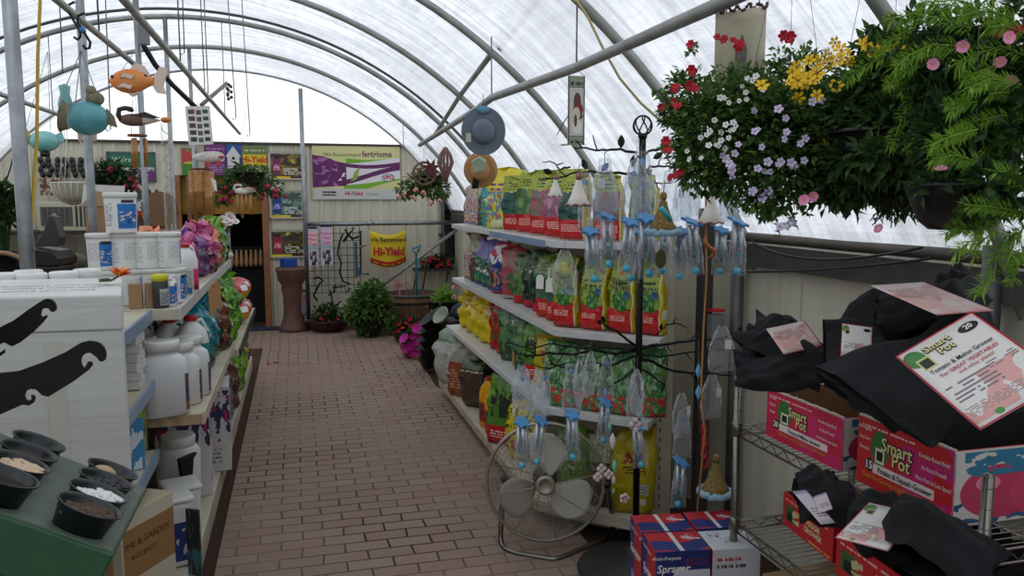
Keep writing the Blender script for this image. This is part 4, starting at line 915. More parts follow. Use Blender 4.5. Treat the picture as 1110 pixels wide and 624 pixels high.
for i in range(7):
 mb = MB(); mb.box((0, 0, .018), (.10, .12, .033)); tag(mb.put('small_white_carton', WCARD, None, (-.64, 3.29, .923 + i * .0345), (0, 0, R_(8 * math.sin(i * 2))), .002), 'slim white carton in the stack behind the blue price rail, %s' % ('bottom one', 'second from bottom', 'third from bottom', 'middle one', 'third from top', 'second from top', 'topmost')[i], 'carton', 'slim white cartons in a stack')
for i in range(3):
 mb = MB(); mb.box((0, 0, .12), (.012, .10, .24)); tag(mb.put('booklet', WCARD, None, (-.68 + i * .02, 3.12, .922), (0, R_(5), R_(4))), 'upright white booklet beside the stacked slim cartons, %s' % ('left one', 'middle one', 'right one')[i], 'booklet', 'upright white booklets')
mb = MB(); mb.box((0, 0, .12), (.16, .03, .24)); tag(mb.put('seed_packet_card', printed('print_bluecard', (60, 140, 190), [('n', (0, 0, 2, .8), (210, 226, 232), 4, .52, 2), ('r', (0, .82, 1, 1), (150, 170, 60))]), None, (-.655, 3.16, .633), (0, 0, R_(26)), .002), 'blue and white printed card pack on the lowest blue-railed shelf', 'pack')
mb = MB(); mb.box((0, 0, .12), (.14, .1, .2)); tag(mb.put('printed_carton', printed('print_greenish', (150, 160, 60), [('n', (0, 0, 4, 1), (60, 80, 60), 4, .5, 3)]), None, (-.67, 3.33, .633), (0, 0, 0), .003), 'olive and yellow carton behind the blue card pack', 'carton')
# ============================================================ WHITE CARTON, GREEN POT TRAY, FRONT CARTON
t = thing('white_carton', 'large worn white carton with a lift-off lid left of the shelves', 'carton', (0, 0, 0))
def wcard():
 q = NT('worn_white_carton'); tc = q.n('ShaderNodeTexCoord').outputs['Object']
 mp = q.n('ShaderNodeMapping'); q.l(tc, mp.inputs[0]); mp.inputs['Scale'].default_value = (1.2, 1.2, 34)
 n1 = q.noise(2, mp.outputs[0], 3, .6); n2 = q.noise(4, tc, 5, .6)
 c = q.mix(q.ramp(n1, .35, .65), lin((200, 200, 195)), lin((211, 211, 207)))
 c = q.mix(q.math('MULTIPLY', q.ramp(n2, .58, .8), .6), c, lin((160, 150, 130)))
 return q.done(q.bsdf(c, .7, 0, .3, q.bump(n1, .25, .004)))
WC = wcard()
XW0, XW1, YW0, YW1 = -1.42, -.452, 2.29, 2.76
WP = [(-1.42, 2.335), (-.455, 2.29), (-.545, 2.775), (-1.42, 2.81)]
def grow(P_, g):
 cx_ = sum(q[0] for q in P_) / 4; cy_ = sum(q[1] for q in P_) / 4
 return [(cx_ + (a - cx_) * (1 + g / .45), cy_ + (b - cy_) * (1 + g / .22)) for a, b in P_]
mb = MB(); mb.prism(WP, .79, 1.3); mb.put('body', WC, t, bev=.004)
mb = MB(); mb.prism(grow(WP, .004), 1.30, 1.396); mb.put('lid', WC, t, bev=.006)
mb = MB(); mb.box((-.62, 2.296, .8), (.045, .0015, .95)); mb.put('tape', mat('clear_tape', (202, 202, 190), .25), t)
mbx = MB(); mbx.box((-1.12, 2.55, .393), (.5, .4, .78)); tag(mbx.put('plinth', mat('dark_plinth', (50, 48, 44), .8), bev=.004), 'dark plinth under the white carton beside the lettered garden carton', 'plinth')
for i in range(3):
 text('FRAGILE HANDLE WITH CARE', .022, mat('grey_ink', (120, 118, 112), .7), t, (-.72, 2.42 + .07 * i, 1.397), (0, 0, 0), sx=1.2)
p = at(85, 314, z=1.43)
t = thing('silk_flower', 'orange and red silk flower lying on the white carton lid', 'flower', (p.x, 2.55, 1.402), R_(20))
mb = MB(); mb2 = MB(); q = random.Random(4)
for i in range(26):
 a = i * 2.4; e = .2 + .6 * q.random(); d_ = Vector((math.cos(a) * math.cos(e) * 1.0 + .5, math.sin(a) * math.cos(e) * .7, math.sin(e)))
 mb.leaf(Vector((0, 0, .016)), d_, Vector((0, 0, 1)), .035 + .015 * q.random(), .014, mi=i % 2)
mb.put('petals', [mat('orange_petal', (232, 84, 30), .6), mat('amber_petal', (238, 140, 40), .6)], t)
for a in (2.6, 3.3, 4.0): mb2.leaf(Vector((-.01, 0, .006)), Vector((math.cos(a), math.sin(a), .12)), Vector((0, 0, 1)), .05, .02)
mb2.tube([(0, 0, .018), (-.02, 0, .007), (-.05, .01, .006)], .003, 6); mb2.put('leaves', leaf_mat('silk_leaf', (60, 80, 40), (80, 100, 50)), t)
PO = at(124, 601, y=1.38)        # near corner by the aisle
ta = R_(28)
AX = Vector((-math.cos(ta), 0, math.sin(ta))); BY = Vector((-.44, 1, .0)).normalized(); NZ = BY.cross(AX).normalized() * 1
if NZ.z < 0: NZ = -NZ
TW, TD, TH = .62, .66, .085
t = thing('pot_display_tray', 'tilted dark green tray holding two columns of black pots', 'tray')
GRN = mat('green_tray_paint', (26, 74, 40), .45, var=.2, vscale=6); GTOP = mat('grey_green_tray_top', (84, 98, 84), .6, var=.15)
basis(t, PO, -AX, BY)
mb = MB(); mb.box((-TW / 2, TD / 2, -TH / 2), (TW, TD, TH)); mb.put('tray_body', GRN, t, bev=.004)
mb = MB(); mb.box((-TW / 2, TD / 2, .001), (TW - .012, TD - .012, .004)); mb.put('tray_top', GTOP, t)
PM = t.matrix_world.copy()
def bigpot(label, lx, ly, fill=None, fm=None, group='black pots set in the green tray'):
 o = thing('plant_pot', label, 'pot', (0, 0, 0), 0, group)
 o.matrix_world = PM @ Matrix.Translation((lx, ly, .003)) @ Matrix.Rotation(R_(4), 4, 'X')
 r = .053; h = .044
 mb = MB(); mb.lathe([(r * .8, 0), (r * .94, h * .9), (r * 1.02, h * .92), (r * 1.04, h), (r * .98, h), (r * .9, h * .85), (r * .78, .012), (0, .01)], 32); mb.put('pot_shell', mat('black_pot', (30, 36, 36), .33), o)
 if fill:
  mb = MB(); q = random.Random(len(label))
  if fill == 'flat': mb.lathe([(r * .86, .027), (r * .5, .031), (0, .032)], 24, cap=False)
  else:
   for i in range(170):
    a = q.uniform(0, 6.28); rr = r * .80 * math.sqrt(q.random()); s = .004 + .003 * q.random(); tilt = .030 + rr * math.cos(a) * .16
    mb.ball((rr * math.cos(a), rr * math.sin(a), tilt + q.random() * .004), s, 5, sc=(1.3, 1, .7))
  tag(mb.put('filling', fm, o), kind='stuff')
 return o
cols = {0: -.072, 1: -.212}
names0 = ['black pot with brown grit at the tray corner beside the aisle', 'black pot with white perlite in the tray column by the aisle', 'black pot with black pebbles in the tray column by the aisle', 'black pot with a tan stone farthest back in the aisle column']
fills0 = [('chips', mat('brown_grit', (92, 70, 54), .9, var=.5, vscale=90)), ('chips', mat('white_perlite', (226, 226, 222), .8)), ('chips', mat('black_pebbles', (22, 22, 24), .4)), None]
for i in range(4):
 o = bigpot(names0[i], cols[0] - .004 * i, .066 + i * .14, *(fills0[i] or (None, None)))
 if i == 3:
  mb = MB(); mb.ball((-.012, .0, .028), .022, 14, sc=(1.2, 1, .7)); s = mb.put('stone', mat('tan_stone', (186, 158, 120), .7), o)
names1 = ['empty black pot in the outer tray column closest to the camera', 'black pot filled with pale bark chips in the outer tray column', 'black pot with dark soil behind the pale bark chips', 'empty black pot farthest back in the outer tray column']
fills1 = [('flat', SOIL), ('chips', mat('pale_chips', (214, 190, 160), .8)), ('flat', mat('brown_soil', (70, 50, 44), .9)), None]
for i in range(4): bigpot(names1[i], cols[1] - .01 * i, .066 + i * .14, *(fills1[i] or (None, None)))
CT = PM @ Vector((-.3, TD / 2, -TH))
t = thing('white_stand', 'white slanted stand carrying the green pot tray', 'stand')
a_, b_ = PM @ Vector((-.30, .02, -TH - .045)), PM @ Vector((-TW, .02, -TH - .045))
mb = MB(); mb.prism([(a_.x, 0), (a_.x, a_.z), (b_.x, b_.z), (b_.x, 0)], -(PO.y + .22), -(PO.y + .03), Matrix.Rotation(PI / 2, 4, 'X')); mb.put('body', WCARD, t, bev=.004)
def bracket(label, pts, y, th=.006):
 W = [at(px, py, y=y) for px, py in pts]
 c = W[0]; mb = MB()
 o = thing('plant_hook_bracket', label, 'bracket', (0, y, 0), 0, 'black scroll brackets')
 mb.prism([(q.x, q.z) for q in W], -th / 2, th / 2, Matrix.Rotation(PI / 2, 4, 'X'))
 mb.put('bracket_plate', mat('black_hammered_steel', (22, 21, 20), .5, .4, bump=.3, bscale=400), o)
 return o
def arc(cx, cy, r, a0, a1, n):
 return [(cx + r * math.cos(R_(a0 + (a1 - a0) * k / n)), cy + r * math.sin(R_(a0 + (a1 - a0) * k / n))) for k in range(n + 1)]
big = [(-60, 420), (0, 404), (20, 402), (45, 393), (70, 382), (88, 371), (97, 369)] + arc(101, 384, 14.5, -80, 20, 7) + arc(110.5, 387, 4.5, 0, 170, 6) + arc(97, 391, 9, 300, 120, 9)[1:] + arc(97, 394, 4, 60, 20, 2)[:0] + \
 [(93, 396), (96, 391.5), (100, 392), (101, 395), (96, 401), (80, 413), (62, 424), (53, 429.5), (46, 428)] + [(42, 424), (39, 421.5), (34, 421), (29, 423), (27, 428), (28, 432), (31, 434), (35, 432), (34, 428), (37, 428), (38.5, 431), (37, 436), (32, 439), (25, 438), (0, 449), (-60, 470)]
bracket('long black scroll bracket reaching out over the pots, the lower of two', big, 1.62)
sm = [(-40, 366), (0, 354.5), (15, 347), (30, 336), (42, 328)] + arc(52, 333, 9.5, -120, 20, 7) + [(58, 338), (55, 337), (53, 334), (48, 333.5), (45.5, 336), (44.5, 341), (46.5, 343.5), (49.5, 341.5), (51, 341), (51, 344), (47, 349), (36, 360), (22, 371), (14, 375), (10, 373.5), (6, 371), (1, 372), (-4, 378), (-2, 383), (3, 380), (5, 378), (5.5, 382), (0, 386), (-40, 396)]
bracket('shorter black scroll bracket above the lower one', sm, 1.78)
mb = MB(); xq = at(-45, 400, y=1.7).x; mb.box((xq - .02, 1.71, .8), (.05, .16, 1.6)); tag(mb.put('display_post', BLACK, bev=.003), 'black square display post from which the scroll brackets reach out', 'post')
c0 = at(189, 532, z=.505)
hz = .40
t = thing('garden_accents_carton', 'white and brown lettered carton standing at the foot of the left shelves', 'carton', (c0.x - .006, c0.y - .0, 0), R_(60))
BX = .36
HG = printed('print_homegarden', (206, 198, 176), [('r', (0, .50, 1, .88), (156, 118, 74)), ('r', (.05, .02, .42, .36), (40, 76, 34)), ('n', (.05, .02, .42, .36), (90, 130, 70), 7, .5, 3), ('r', (0, 1, 1, 2), (198, 186, 158)), ('r', (1, .5, 2, .88), (150, 112, 70))], .7)
mb = MB(); mb.box((-BX / 2, .09, .255), (BX, .18, .505)); mb.put('body', HG, t, bev=.003)
text('HOME & GARDEN', .036, INKB, t, (-.172, -.001, .385), sx=.98); text('ACCENTS', .026, INKB, t, (-.172, -.001, .335), sx=1.25)
text('Metal Birdbath', .024, INKB, t, (-.105, -.001, .17), shear=.3, sx=.9)
for k in range(2): text('Bain oiseaux metal' if False else 'Metal Birdbath', .012, INKB, t, (-.105, -.001, .147 - .016 * k), sx=.9)
mb = MB(); mb.box((0, 0, .14), (.012, .06, .28)); tag(mb.put('dark_packet', printed('print_darkpacket', (40, 46, 50), [('n', (0, 0, 4, .4), (60, 120, 130), 4, .5, 2), ('n', (0, 0, 4, 1), (110, 110, 100), 6, .6, 4)]), None, (-.437, 3.32, .122), (0, 0, R_(60)), .002), 'dark glossy packet wedged between the lettered carton and the square pail', 'packet')
# ============================================================ RIGHT FRONT: STAND, CHIMES, FAN, BOXES, RACK
FC = at(591, 522, y=3.40); FN = Vector((-.30, -1, .12)).normalized()   # centre, facing
t = thing('floor_fan', 'large round grey wire-cage floor fan standing on the bricks by the shelves', 'fan')
X_ = Vector((0, 0, 1)).cross(FN).normalized() * 1.0
Y_ = FN.cross(X_).normalized()
basis(t, FC, X_, Y_)            # local z looks out of the front of the fan
GM = mat('grey_brown_fan_metal', (158, 150, 136), .4, .6, var=.1); BL = mat('pale_fan_blade', (206, 200, 188), .45)
FR = .272
def circ(r, z, n=56): return [(r * math.cos(2 * PI * k / n), r * math.sin(2 * PI * k / n), z) for k in range(n)]
mb = MB(); mb.tube(circ(FR, 0), .009, 8, closed=True); mb.put('rim_ring', GM, t)
def dome(r, d): return d * math.sqrt(max(0, 1 - (r / FR) ** 2.6))
mb = MB()
for k in range(24): r = .058 + (FR - .062) * k / 24; mb.tube(circ(r, dome(r, .07), 48), .0011, 4, closed=True)
for k in range(8):
 a = 2 * PI * k / 8 + .2; mb.tube([(r * math.cos(a), r * math.sin(a), dome(r, .072)) for r in [.04 + (FR - .04) * j / 8 for j in range(9)]], .0024, 5)
mb.put('front_grille', GM, t)
mb = MB()
for k in range(9): r = .07 + (FR - .07) * k / 9; mb.tube(circ(r, -dome(r, .08), 40), .0012, 4, closed=True)
for k in range(8):
 a = 2 * PI * k / 8 + .5; mb.tube([(r * math.cos(a), r * math.sin(a), -dome(r, .082)) for r in [.04 + (FR - .04) * j / 8 for j in range(9)]], .0024, 5)
mb.put('rear_grille', GM, t)
mb = MB(); mb.lathe([(.046, .066), (.046, .075), (.040, .082), (.028, .083), (.026, .078), (0, .079)], 28)
for k in range(16):
 a = 2 * PI * k / 16; mb.box((.036 * math.cos(a), .036 * math.sin(a), .083), (.004, .004, .003))
mb.put('hub_badge', mat('fan_badge', (160, 150, 134), .4, .5), t)
for b_ in range(3):
 mb = MB(); a0 = 2 * PI * b_ / 3 + 1.3
 def blade(u, v):
  r = .035 + .195 * v; wdt = (.35 + .75 * math.sin(PI * min(1, v * .8 + .1))) * (1 if v < .85 else 1 - (v - .85) * 2.2)
  a = a0 + (u - .5) * wdt * 1.15 + .35 * v
  return (r * math.cos(a), r * math.sin(a), .028 * (u - .5) * -2 + .0)
 mb.grid(blade, 10, 10); o = mb.put('blade', BL, t); m_ = o.modifiers.new('th', 'SOLIDIFY'); m_.thickness = .003
mb = MB(); mb.lathe([(.035, -.03), (.038, .01), (.03, .03)], 20); mb.lathe([(.055, -.15), (.06, -.09), (.05, -.05), (.01, -.04)], 22); mb.put('motor', mat('dark_motor', (44, 42, 42), .5), t)
INV = t.matrix_world.inverted()
sd = [at(541, 572, y=3.47), at(538, 590, y=3.42)]
pts = [FC - X_ * (FR + .012) * 1 + Vector((0, 0, -.17)), at(542, 589, z=.016), at(551, 598, z=.016), at(598, 606, z=.016), at(607, 605, z=.016), at(658, 583, z=.016), at(666, 571, z=.03), FC + X_ * (FR + .012) + Vector((0, 0, -.02))]
lo = FC - X_ * (FR + .014)
if pts[1].x > pts[5].x: pass
L_, Rr = (FC - X_ * (FR * .72) - FN * .09, FC + X_ * (FR + .014))
if L_.x > Rr.x: L_, Rr = Rr, L_
pts[0] = L_ + Vector((0, 0, -.02)); pts[-1] = Rr + Vector((0, 0, -.02))
def smooth(P_, n=6):
 out = [P_[0]]
 for i in range(1, len(P_) - 1):
  A, B, C = P_[i - 1], P_[i], P_[i + 1]; ra = min(.06, (A - B).length * .45); rc = min(.06, (C - B).length * .45)
  s_, e_ = B + (A - B).normalized() * ra, B + (C - B).normalized() * rc
  out += [s_ * (1 - q) ** 2 + B * 2 * q * (1 - q) + e_ * q * q for q in [k / n for k in range(n + 1)]]
 return out + [P_[-1]]
mb = MB(); mb.tube([INV @ p for p in smooth([Vector(p) for p in pts])], .0125, 10); mb.put('stand_tube', CHROME, t)
mb = MB()
for s_ in (L_, Rr): mb.ball(INV @ (s_ + Vector((0, 0, -.01))), .02, 10)
mb.put('pivot_knob', DKPL, t)
PB = at(688, 621, z=0.0); PB.y += .0
PX, PY = PB.x, PB.y
top = at(697, 150, y=PY).z
t = thing('branch_display_stand', 'tall black metal stand with leafy branch arms and a round cage finial', 'stand', (PX, PY, 0.013))
BI = mat('black_iron', (20, 18, 18), .45, .5, bump=.2, bscale=60)
mb = MB(); mb.lathe([(.25, 0), (.255, .012), (.25, .02), (.245, .028), (.20, .032), (.195, .042), (.05, .05), (.045, .10), (.03, .11)], 40); mb.put('base', mat('dark_grey_base', (44, 42, 40), .6, .3, var=.3), t)
mb = MB(); mb.tube([(0, 0, .08), (0, 0, top)], .0145, 12); mb.put('pole', BI, t)
mb = MB(); rf = .040; zc = top + rf
for k in range(3):
 for sgn in (1, -1):
  mb.tube([(rf * math.sin(PI * s) * math.cos(k * PI / 3 + sgn * 1.6 * s), rf * math.sin(PI * s) * math.sin(k * PI / 3 + sgn * 1.6 * s), zc - rf * math.cos(PI * s)) for s in [j / 12 for j in range(13)]], .0032, 5)
mb.tube([(rf * math.cos(a), 0, zc + rf * math.sin(a)) for a in [2 * PI * j / 28 for j in range(28)]], .004, 6, closed=True)
mb.lathe([(.018, top - .012), (.02, top), (.012, top + .008)], 14); mb.put('finial', BI, t)
collar = [at(690, 190, y=PY).z, at(688, 372, y=PY).z]
def branch(pix, yoff, rbase=.0058, leaves=(), twigs=()):
 """bent twig through photo points, its depth spreading away from the pole"""
 W = []
 n = len(pix)
 for i, (px, py) in enumerate(pix):
  w_ = at(px, py, y=PY + yoff * i / (n - 1)); W.append(w_ - Vector((PX, PY, .013)))
 mb = MB(); q = random.Random(n + int(pix[0][0]))
 P_ = []
 for i in range(n - 1):
  for k in range(4):
   s = k / 4; P_.append(W[i].lerp(W[i + 1], s) + Vector((q.uniform(-1, 1), q.uniform(-1, 1), q.uniform(-1, 1))) * (.004 if i or k else 0))
 P_.append(W[-1]); m = len(P_)
 mb.tube(P_, [rbase * (1 - .55 * i / m) for i in range(m)], 7)
 for f, dx, dz in twigs:
  a = P_[int(f * (m - 1))]; mb.tube([a, a + Vector((dx * .5, .01, dz * .6)), a + Vector((dx, .0, dz))], [.0032, .0028, .0016], 6)
 br = mb.put('branch', BI, t)
 for (px, py, ang, L) in leaves:
  c = at(px, py, y=PY + yoff * .7) - Vector((PX, PY, .013))
  lm = MB(); w_ = L * .55; out = []
  lf = [(0, 0), (.3 * L, .42 * w_), (.55 * L, .5 * w_), (.8 * L, .3 * w_), (L, 0), (.8 * L, -.3 * w_), (.55 * L, -.5 * w_), (.3 * L, -.42 * w_)]
  lm.prism(lf, -.0015, .0015, Matrix.Translation(c) @ Matrix.Rotation(PI / 2, 4, 'X') @ Matrix.Rotation(R_(ang), 4, 'Z'))
  lm.put('leaf', BI, br)
 return br
branch([(690, 165), (668, 161), (648, 164), (632, 160), (623, 160)], -.15, .006, [(673, 161, 88, .055)], ((.5, -.02, .06), (.8, -.03, .03)))
branch([(690, 188), (665, 188), (640, 186), (622, 188), (605, 192), (590, 193)], .20, .0062, [(636, 184, 115, .05), (652, 186, 50, .05)], ((.4, -.03, -.03), (.7, -.04, .03), (.9, -.05, -.01)))
branch([(618, 181), (607, 183), (598, 176), (588, 175)], .1, .004, [(599, 188, 160, .045)], ((.5, .03, .01),))
branch([(691, 170), (708, 163), (722, 160), (735, 165), (745, 170)], -.1, .006, [(708, 172, 30, .05), (687, 168, 265, .05)], ((.5, .03, .03), (.7, .05, -.01)))
branch([(692, 190), (705, 181), (720, 180), (738, 182), (752, 186)], .18, .006, [(700, 190, 40, .04)], ((.4, .02, .04), (.8, .04, .02)))
branch([(690, 205), (706, 196), (716, 200), (730, 197)], .25, .005, [], ((.5, .02, -.03),))
branch([(688, 378), (668, 383), (645, 380), (622, 384), (600, 382), (582, 385), (560, 383)], -.12, .0075, [], ((.2, -.03, -.04), (.4, -.05, .02), (.6, -.04, -.05), (.85, -.06, .03)))
branch([(688, 385), (662, 396), (640, 392), (618, 400), (596, 394)], .16, .0065, [(652, 352, 130, .03)], ((.3, -.02, .05), (.6, -.05, -.02)))
branch([(688, 374), (672, 362), (655, 352), (650, 348)], -.2, .006, [(656, 350, 120, .035)], ())
branch([(690, 378), (712, 374), (735, 371), (760, 369), (782, 366), (797, 360)], -.08, .0075, [(800, 363, 70, .04), (716, 358, 80, .03)], ((.3, .03, -.04), (.5, .05, .03), (.8, .05, -.03)))
branch([(690, 388), (708, 392), (728, 402), (748, 405), (770, 404), (793, 407)], .14, .007, [], ((.3, .02, .04), (.6, .05, -.04), (.8, .06, .03)))
branch([(690, 398), (705, 405), (720, 418), (715, 430)], .2, .005, [], ((.5, .04, -.02),))
branch([(688, 400), (672, 412), (660, 420), (655, 412)], -.1, .005, [], ())
branch([(688, 381), (660, 376), (630, 378), (600, 372), (575, 377), (548, 371)], .1, .0055, [], ((.3, -.03, .03), (.5, -.04, -.03), (.75, -.04, .02)))
branch([(690, 383), (715, 386), (745, 383), (770, 377), (790, 378)], .05, .005, [], ((.3, .03, .03), (.55, .03, -.04), (.8, .04, .02)))
branch([(662, 392), (640, 402), (618, 392), (596, 400), (575, 394)], -.05, .0045, [], ((.4, -.02, -.04), (.7, -.03, .03)))
branch([(712, 362), (722, 352), (735, 350), (745, 356)], .1, .004, [], ((.5, .02, .03),))
SLV = clear_plastic('clear_sleeve', (246, 248, 250), .05, .14, .9, 34)
TUBEM = mat('frosted_tube', (214, 218, 222), .2, .5); AQUA = mat('aqua_gem', (50, 186, 214), .08, 0, .9); BLUEM = mat('blue_painted_wood', (66, 136, 188), .5)
def chime_proto():
 t = thing('hanging_wind_chime', 'x', 'wind chime')
 mb = MB(); mb.tube([(0, 0, .012), (.008, 0, .026), (0, 0, .036), (-.009, 0, .026)], .0014, 5); mb.tube([(0, 0, .012), (0, 0, -.045)], .001, 4); mb.put('hook', WIRE, t)
 mb = MB(); q = random.Random(5)
 def pouch(z1, z0, w1, w0, dd):
  def fn(u, v):
   a = 2 * PI * u; w_ = w1 + (w0 - w1) * v
   cr = .0035 * math.sin(9 * a + 11 * v) * math.sin(5 * v + 2)
   return ((w_ + cr) * math.cos(a), (dd * math.sin(PI * (.08 + .84 * v)) + cr) * math.sin(a), z1 + (z0 - z1) * v)
  return fn
 mb.grid(pouch(.0, -.17, .018, .038, .024), 20, 12); mb.put('clear_pouch', SLV, t)
 mb = MB(); mb.lathe([(0, -.002), (.009, -.002), (.009, .002), (0, .002)], 20, Matrix.Translation((0, 0, -.03)) @ Matrix.Rotation(PI / 2, 4, 'X')); mb.put('disc', BLUEM, t)
 mb = MB(); poly = [((.022 + .013 * (k % 2)) * math.cos(2 * PI * k / 12), (.024 + .020 * (k % 2)) * math.sin(2 * PI * k / 12)) for k in range(12)]
 mb.prism(poly, -.004, .004, Matrix.Translation((0, 0, -.185)) @ Matrix.Rotation(.45, 4, 'X') @ Matrix.Rotation(.22, 4, 'Y')); mb.put('blue_flower', BLUEM, t, bev=.002)
 for k in range(4):
  a = 2 * PI * k / 4 + .4; mb = MB(); mb.tube([(.012 * math.cos(a), .010 * math.sin(a), -.195), (.016 * math.cos(a), .013 * math.sin(a), -.315 + .010 * k)], .0062, 8); mb.put('chime_tube', TUBEM, t)
 mb = MB(); mb.tube([(0, 0, -.19), (0, 0, -.33)], .0008, 4)
 for zz in (-.235, -.26, -.285): mb.ball((0, 0, zz), .006, 8)
 mb.put('bead_string', mat('teal_beads', (70, 190, 190), .2), t)
 mb = MB(); mb.ball((0, 0, -.338), .0125, 10); me = mb.put('gem', AQUA, t)
 mb = MB(); mb.grid(pouch(-.19, -.352, .020, .030, .022), 20, 10); mb.put('clear_sleeve', SLV, t)
 return t
ch0 = chime_proto()
CH = [((645, 302), (640, 250), 2.95, 'upper chime leftmost of its cluster, over the large lime bags'),
 ((660, 286), (658, 234), 2.86, 'upper chime with the highest hanging gem, left of the black pole'),
 ((679, 291), (683, 240), 2.80, 'upper chime just left of the black pole under the top branch'),
 ((684, 301), (692, 252), 3.10, 'upper chime right behind the black pole'),
 ((704, 296), (700, 236), 3.0, 'upper chime directly right of the black pole'),
 ((718, 293), (722, 244), 3.08, 'upper chime hanging behind the straw dress ornament'),
 ((736, 299), (738, 250), 2.92, 'upper chime between the straw dress and the ivory bell by the flowers'),
 ((754, 293), (750, 240), 2.86, 'upper chime below the left edge of the flowers'),
 ((780, 294), (782, 249), 2.95, 'upper chime with two blue flowers beside the white dress ornament'),
 ((799, 294), (800, 240), 2.88, 'upper chime hanging farthest right against the white film'),
 ((566, 504), (566, 457), 2.95, 'lower chime farthest left in front of the fan'),
 ((582, 500), (586, 455), 2.90, 'lower chime second from the left in front of the fan hub'),
 ((621, 495), (620, 449), 2.90, 'lower chime in front of the right side of the fan'),
 ((654, 477), (656, 436), 3.15, 'lower chime between the fan and the curly green and white spinner'),
 ((695, 503), (690, 462), 2.95, 'lower chime crossing the black pole in front of the big yellow sack'),
 ((735, 546), (738, 500), 3.0, 'lower chime low above the sprayer boxes')]
for i, (g, s_, dpt, lb) in enumerate(CH):
 G, S = at(*g, d=dpt), at(*s_, d=dpt)
 v = (S - G); L = v.length; sc = max(.85, min(1.45, L / .153)); up = v.normalized()
 X = Vector((math.cos(i * 1.3 - .7), -.6, 0)); X = (Vector((1, 0, 0)) if i % 2 else Vector((.9, -.4, 0)))
 Zc = up; Yc = Zc.cross(X).normalized(); Xc = Yc.cross(Zc)
 M = Matrix((Xc, Yc, Zc)).transposed().to_4x4(); M = Matrix.Translation(G + up * .338 * sc) @ M @ Matrix.Diagonal((sc, sc, sc, 1))
 r = ch0 if i == 0 else dup(ch0, (0, 0, 0))
 r.matrix_world = M; tag(r, 'clear-sleeved ' + lb, 'wind chime', 'clear wind chimes on the branch stand')
def dress(label, px, py, d, skirt, trim_, top_, s=1.0, straw=False):
 p = at(px, py, d=d); t = thing('hanging_dress_ornament', label, 'ornament', p)
 mb = MB(); k = 20
 mb.lathe([(.012 * s, .02 * s), (.016 * s, 0), (.034 * s, -.05 * s), (.052 * s, -.085 * s), (.050 * s, -.088 * s), (.01 * s, -.06 * s)], 22, cap=False); mb.put('skirt', skirt, t)
 mb = MB()
 if straw:
  q = random.Random(3)
  for k in range(60):
   a = 2 * PI * k / 60; mb.ball((.056 * s * math.cos(a), .056 * s * math.sin(a), -.088 * s + q.uniform(-.005, .005)), .011 * s, 5)
 else: mb.tube([(.052 * s * math.cos(a), .052 * s * math.sin(a), -.087 * s + .003 * math.sin(8 * a)) for a in [2 * PI * j / 40 for j in range(40)]], .0035 * s, 6, closed=True)
 mb.put('hem', trim_, t)
 mb = MB(); mb.ball((0, 0, .035 * s), .013 * s, 10, sc=(1, 1, 1.3)); mb.tube([(0, 0, .05 * s), (.004, 0, .09 * s)], .0016, 5)
 if not straw: mb.tube([(-.0, 0, .02 * s), (.018 * s, -.01, .035 * s), (.012 * s, 0, .055 * s)], .006 * s, 6)
 mb.put('top', top_, t)
 return t
IV = mat('ivory_enamel', (222, 216, 206), .4); BRZ = mat('bronze_pink', (150, 112, 104), .45, .4); STRAW = mat('dry_straw', (150, 124, 66), .85, var=.4, vscale=90, bump=1., bscale=120)
dress('ivory bell-skirted ornament with bronze hem in front of the top shelf bags', 627, 200, 2.75, IV, BRZ, BRZ, .8)
dress('ivory bell-skirted ornament half hidden under the lilac flowers', 771, 218, 2.75, IV, BRZ, BRZ, .85)
dress('pale pointed bell ornament left of the ivory bell-skirted one', 602, 198, 3.0, IV, IV, BRZ, .55)
dress('straw dress ornament with fluffy pale blue hem right of the black pole', 719, 224, 2.85, STRAW, mat('pale_blue_fluff', (150, 186, 204), .9), STRAW, 1.05, True)
dress('straw dress ornament with fluffy pale blue hem low beside the wire rack', 776, 507, 2.95, STRAW, mat('pale_blue_fluff', (150, 186, 204), .9), STRAW, 1.05, True)
mb = MB(); p = at(722, 232, d=2.78); mb.lathe([(.008, -.03), (.009, .03)], 14, Matrix.Rotation(R_(-40), 4, 'Y')); tag(mb.put('teal_tube', mat('teal_plastic', (40, 170, 176), .4), None, p), 'small teal tube tied across the straw dress ornament', 'tube')
mb = MB(); P_ = [at(a, b, d=2.75) for a, b in ((766, 253), (764, 262), (768, 268), (774, 271), (773, 277), (767, 280))]; mb.tube(P_, [.004, .008, .009, .009, .007, .003], 8)
tag(mb.put('copper_spiral', mat('copper', (166, 104, 62), .35, .7)), 'short curled copper spiral hanging below the ivory bell by the flowers', 'ornament')
mb = MB(); P_ = [at(a, b, d=2.75) for a, b in ((765, 200), (766, 300), (763, 350), (760, 420), (764, 470), (755, 560))]; mb.tube(P_, .0035, 6)
tag(mb.put('tan_cord', mat('tan_cord', (160, 116, 60), .6)), 'thin tan cord hanging down beside the dark conduit', 'cord')
t = thing('hanging_spinner', 'string of green, lilac and white twisted drops with white butterflies beside the fan', 'ornament', at(656, 425, d=2.9))
SP = [(656, 425, 'lilac_drop', (150, 160, 200), .02), (659, 447, 'lilac_drop', (150, 160, 200), .022), (661, 462, 'mint_drop', (120, 196, 170), .02), (664, 478, 'white_drop', (224, 212, 214), .034), (666, 505, 'mint_drop', (120, 196, 170), .027), (665, 520, 'white_drop', (224, 212, 214), .02), (665, 532, 'mint_drop', (120, 196, 170), .013)]
o0 = t.location.copy()
mb = MB(); mb.tube([at(656, 405, d=2.9) - o0] + [at(a, b, d=2.9) - o0 for a, b, *_ in SP] + [at(672, 540, d=2.9) - o0], .0012, 5); mb.put('string', WIRE, t)
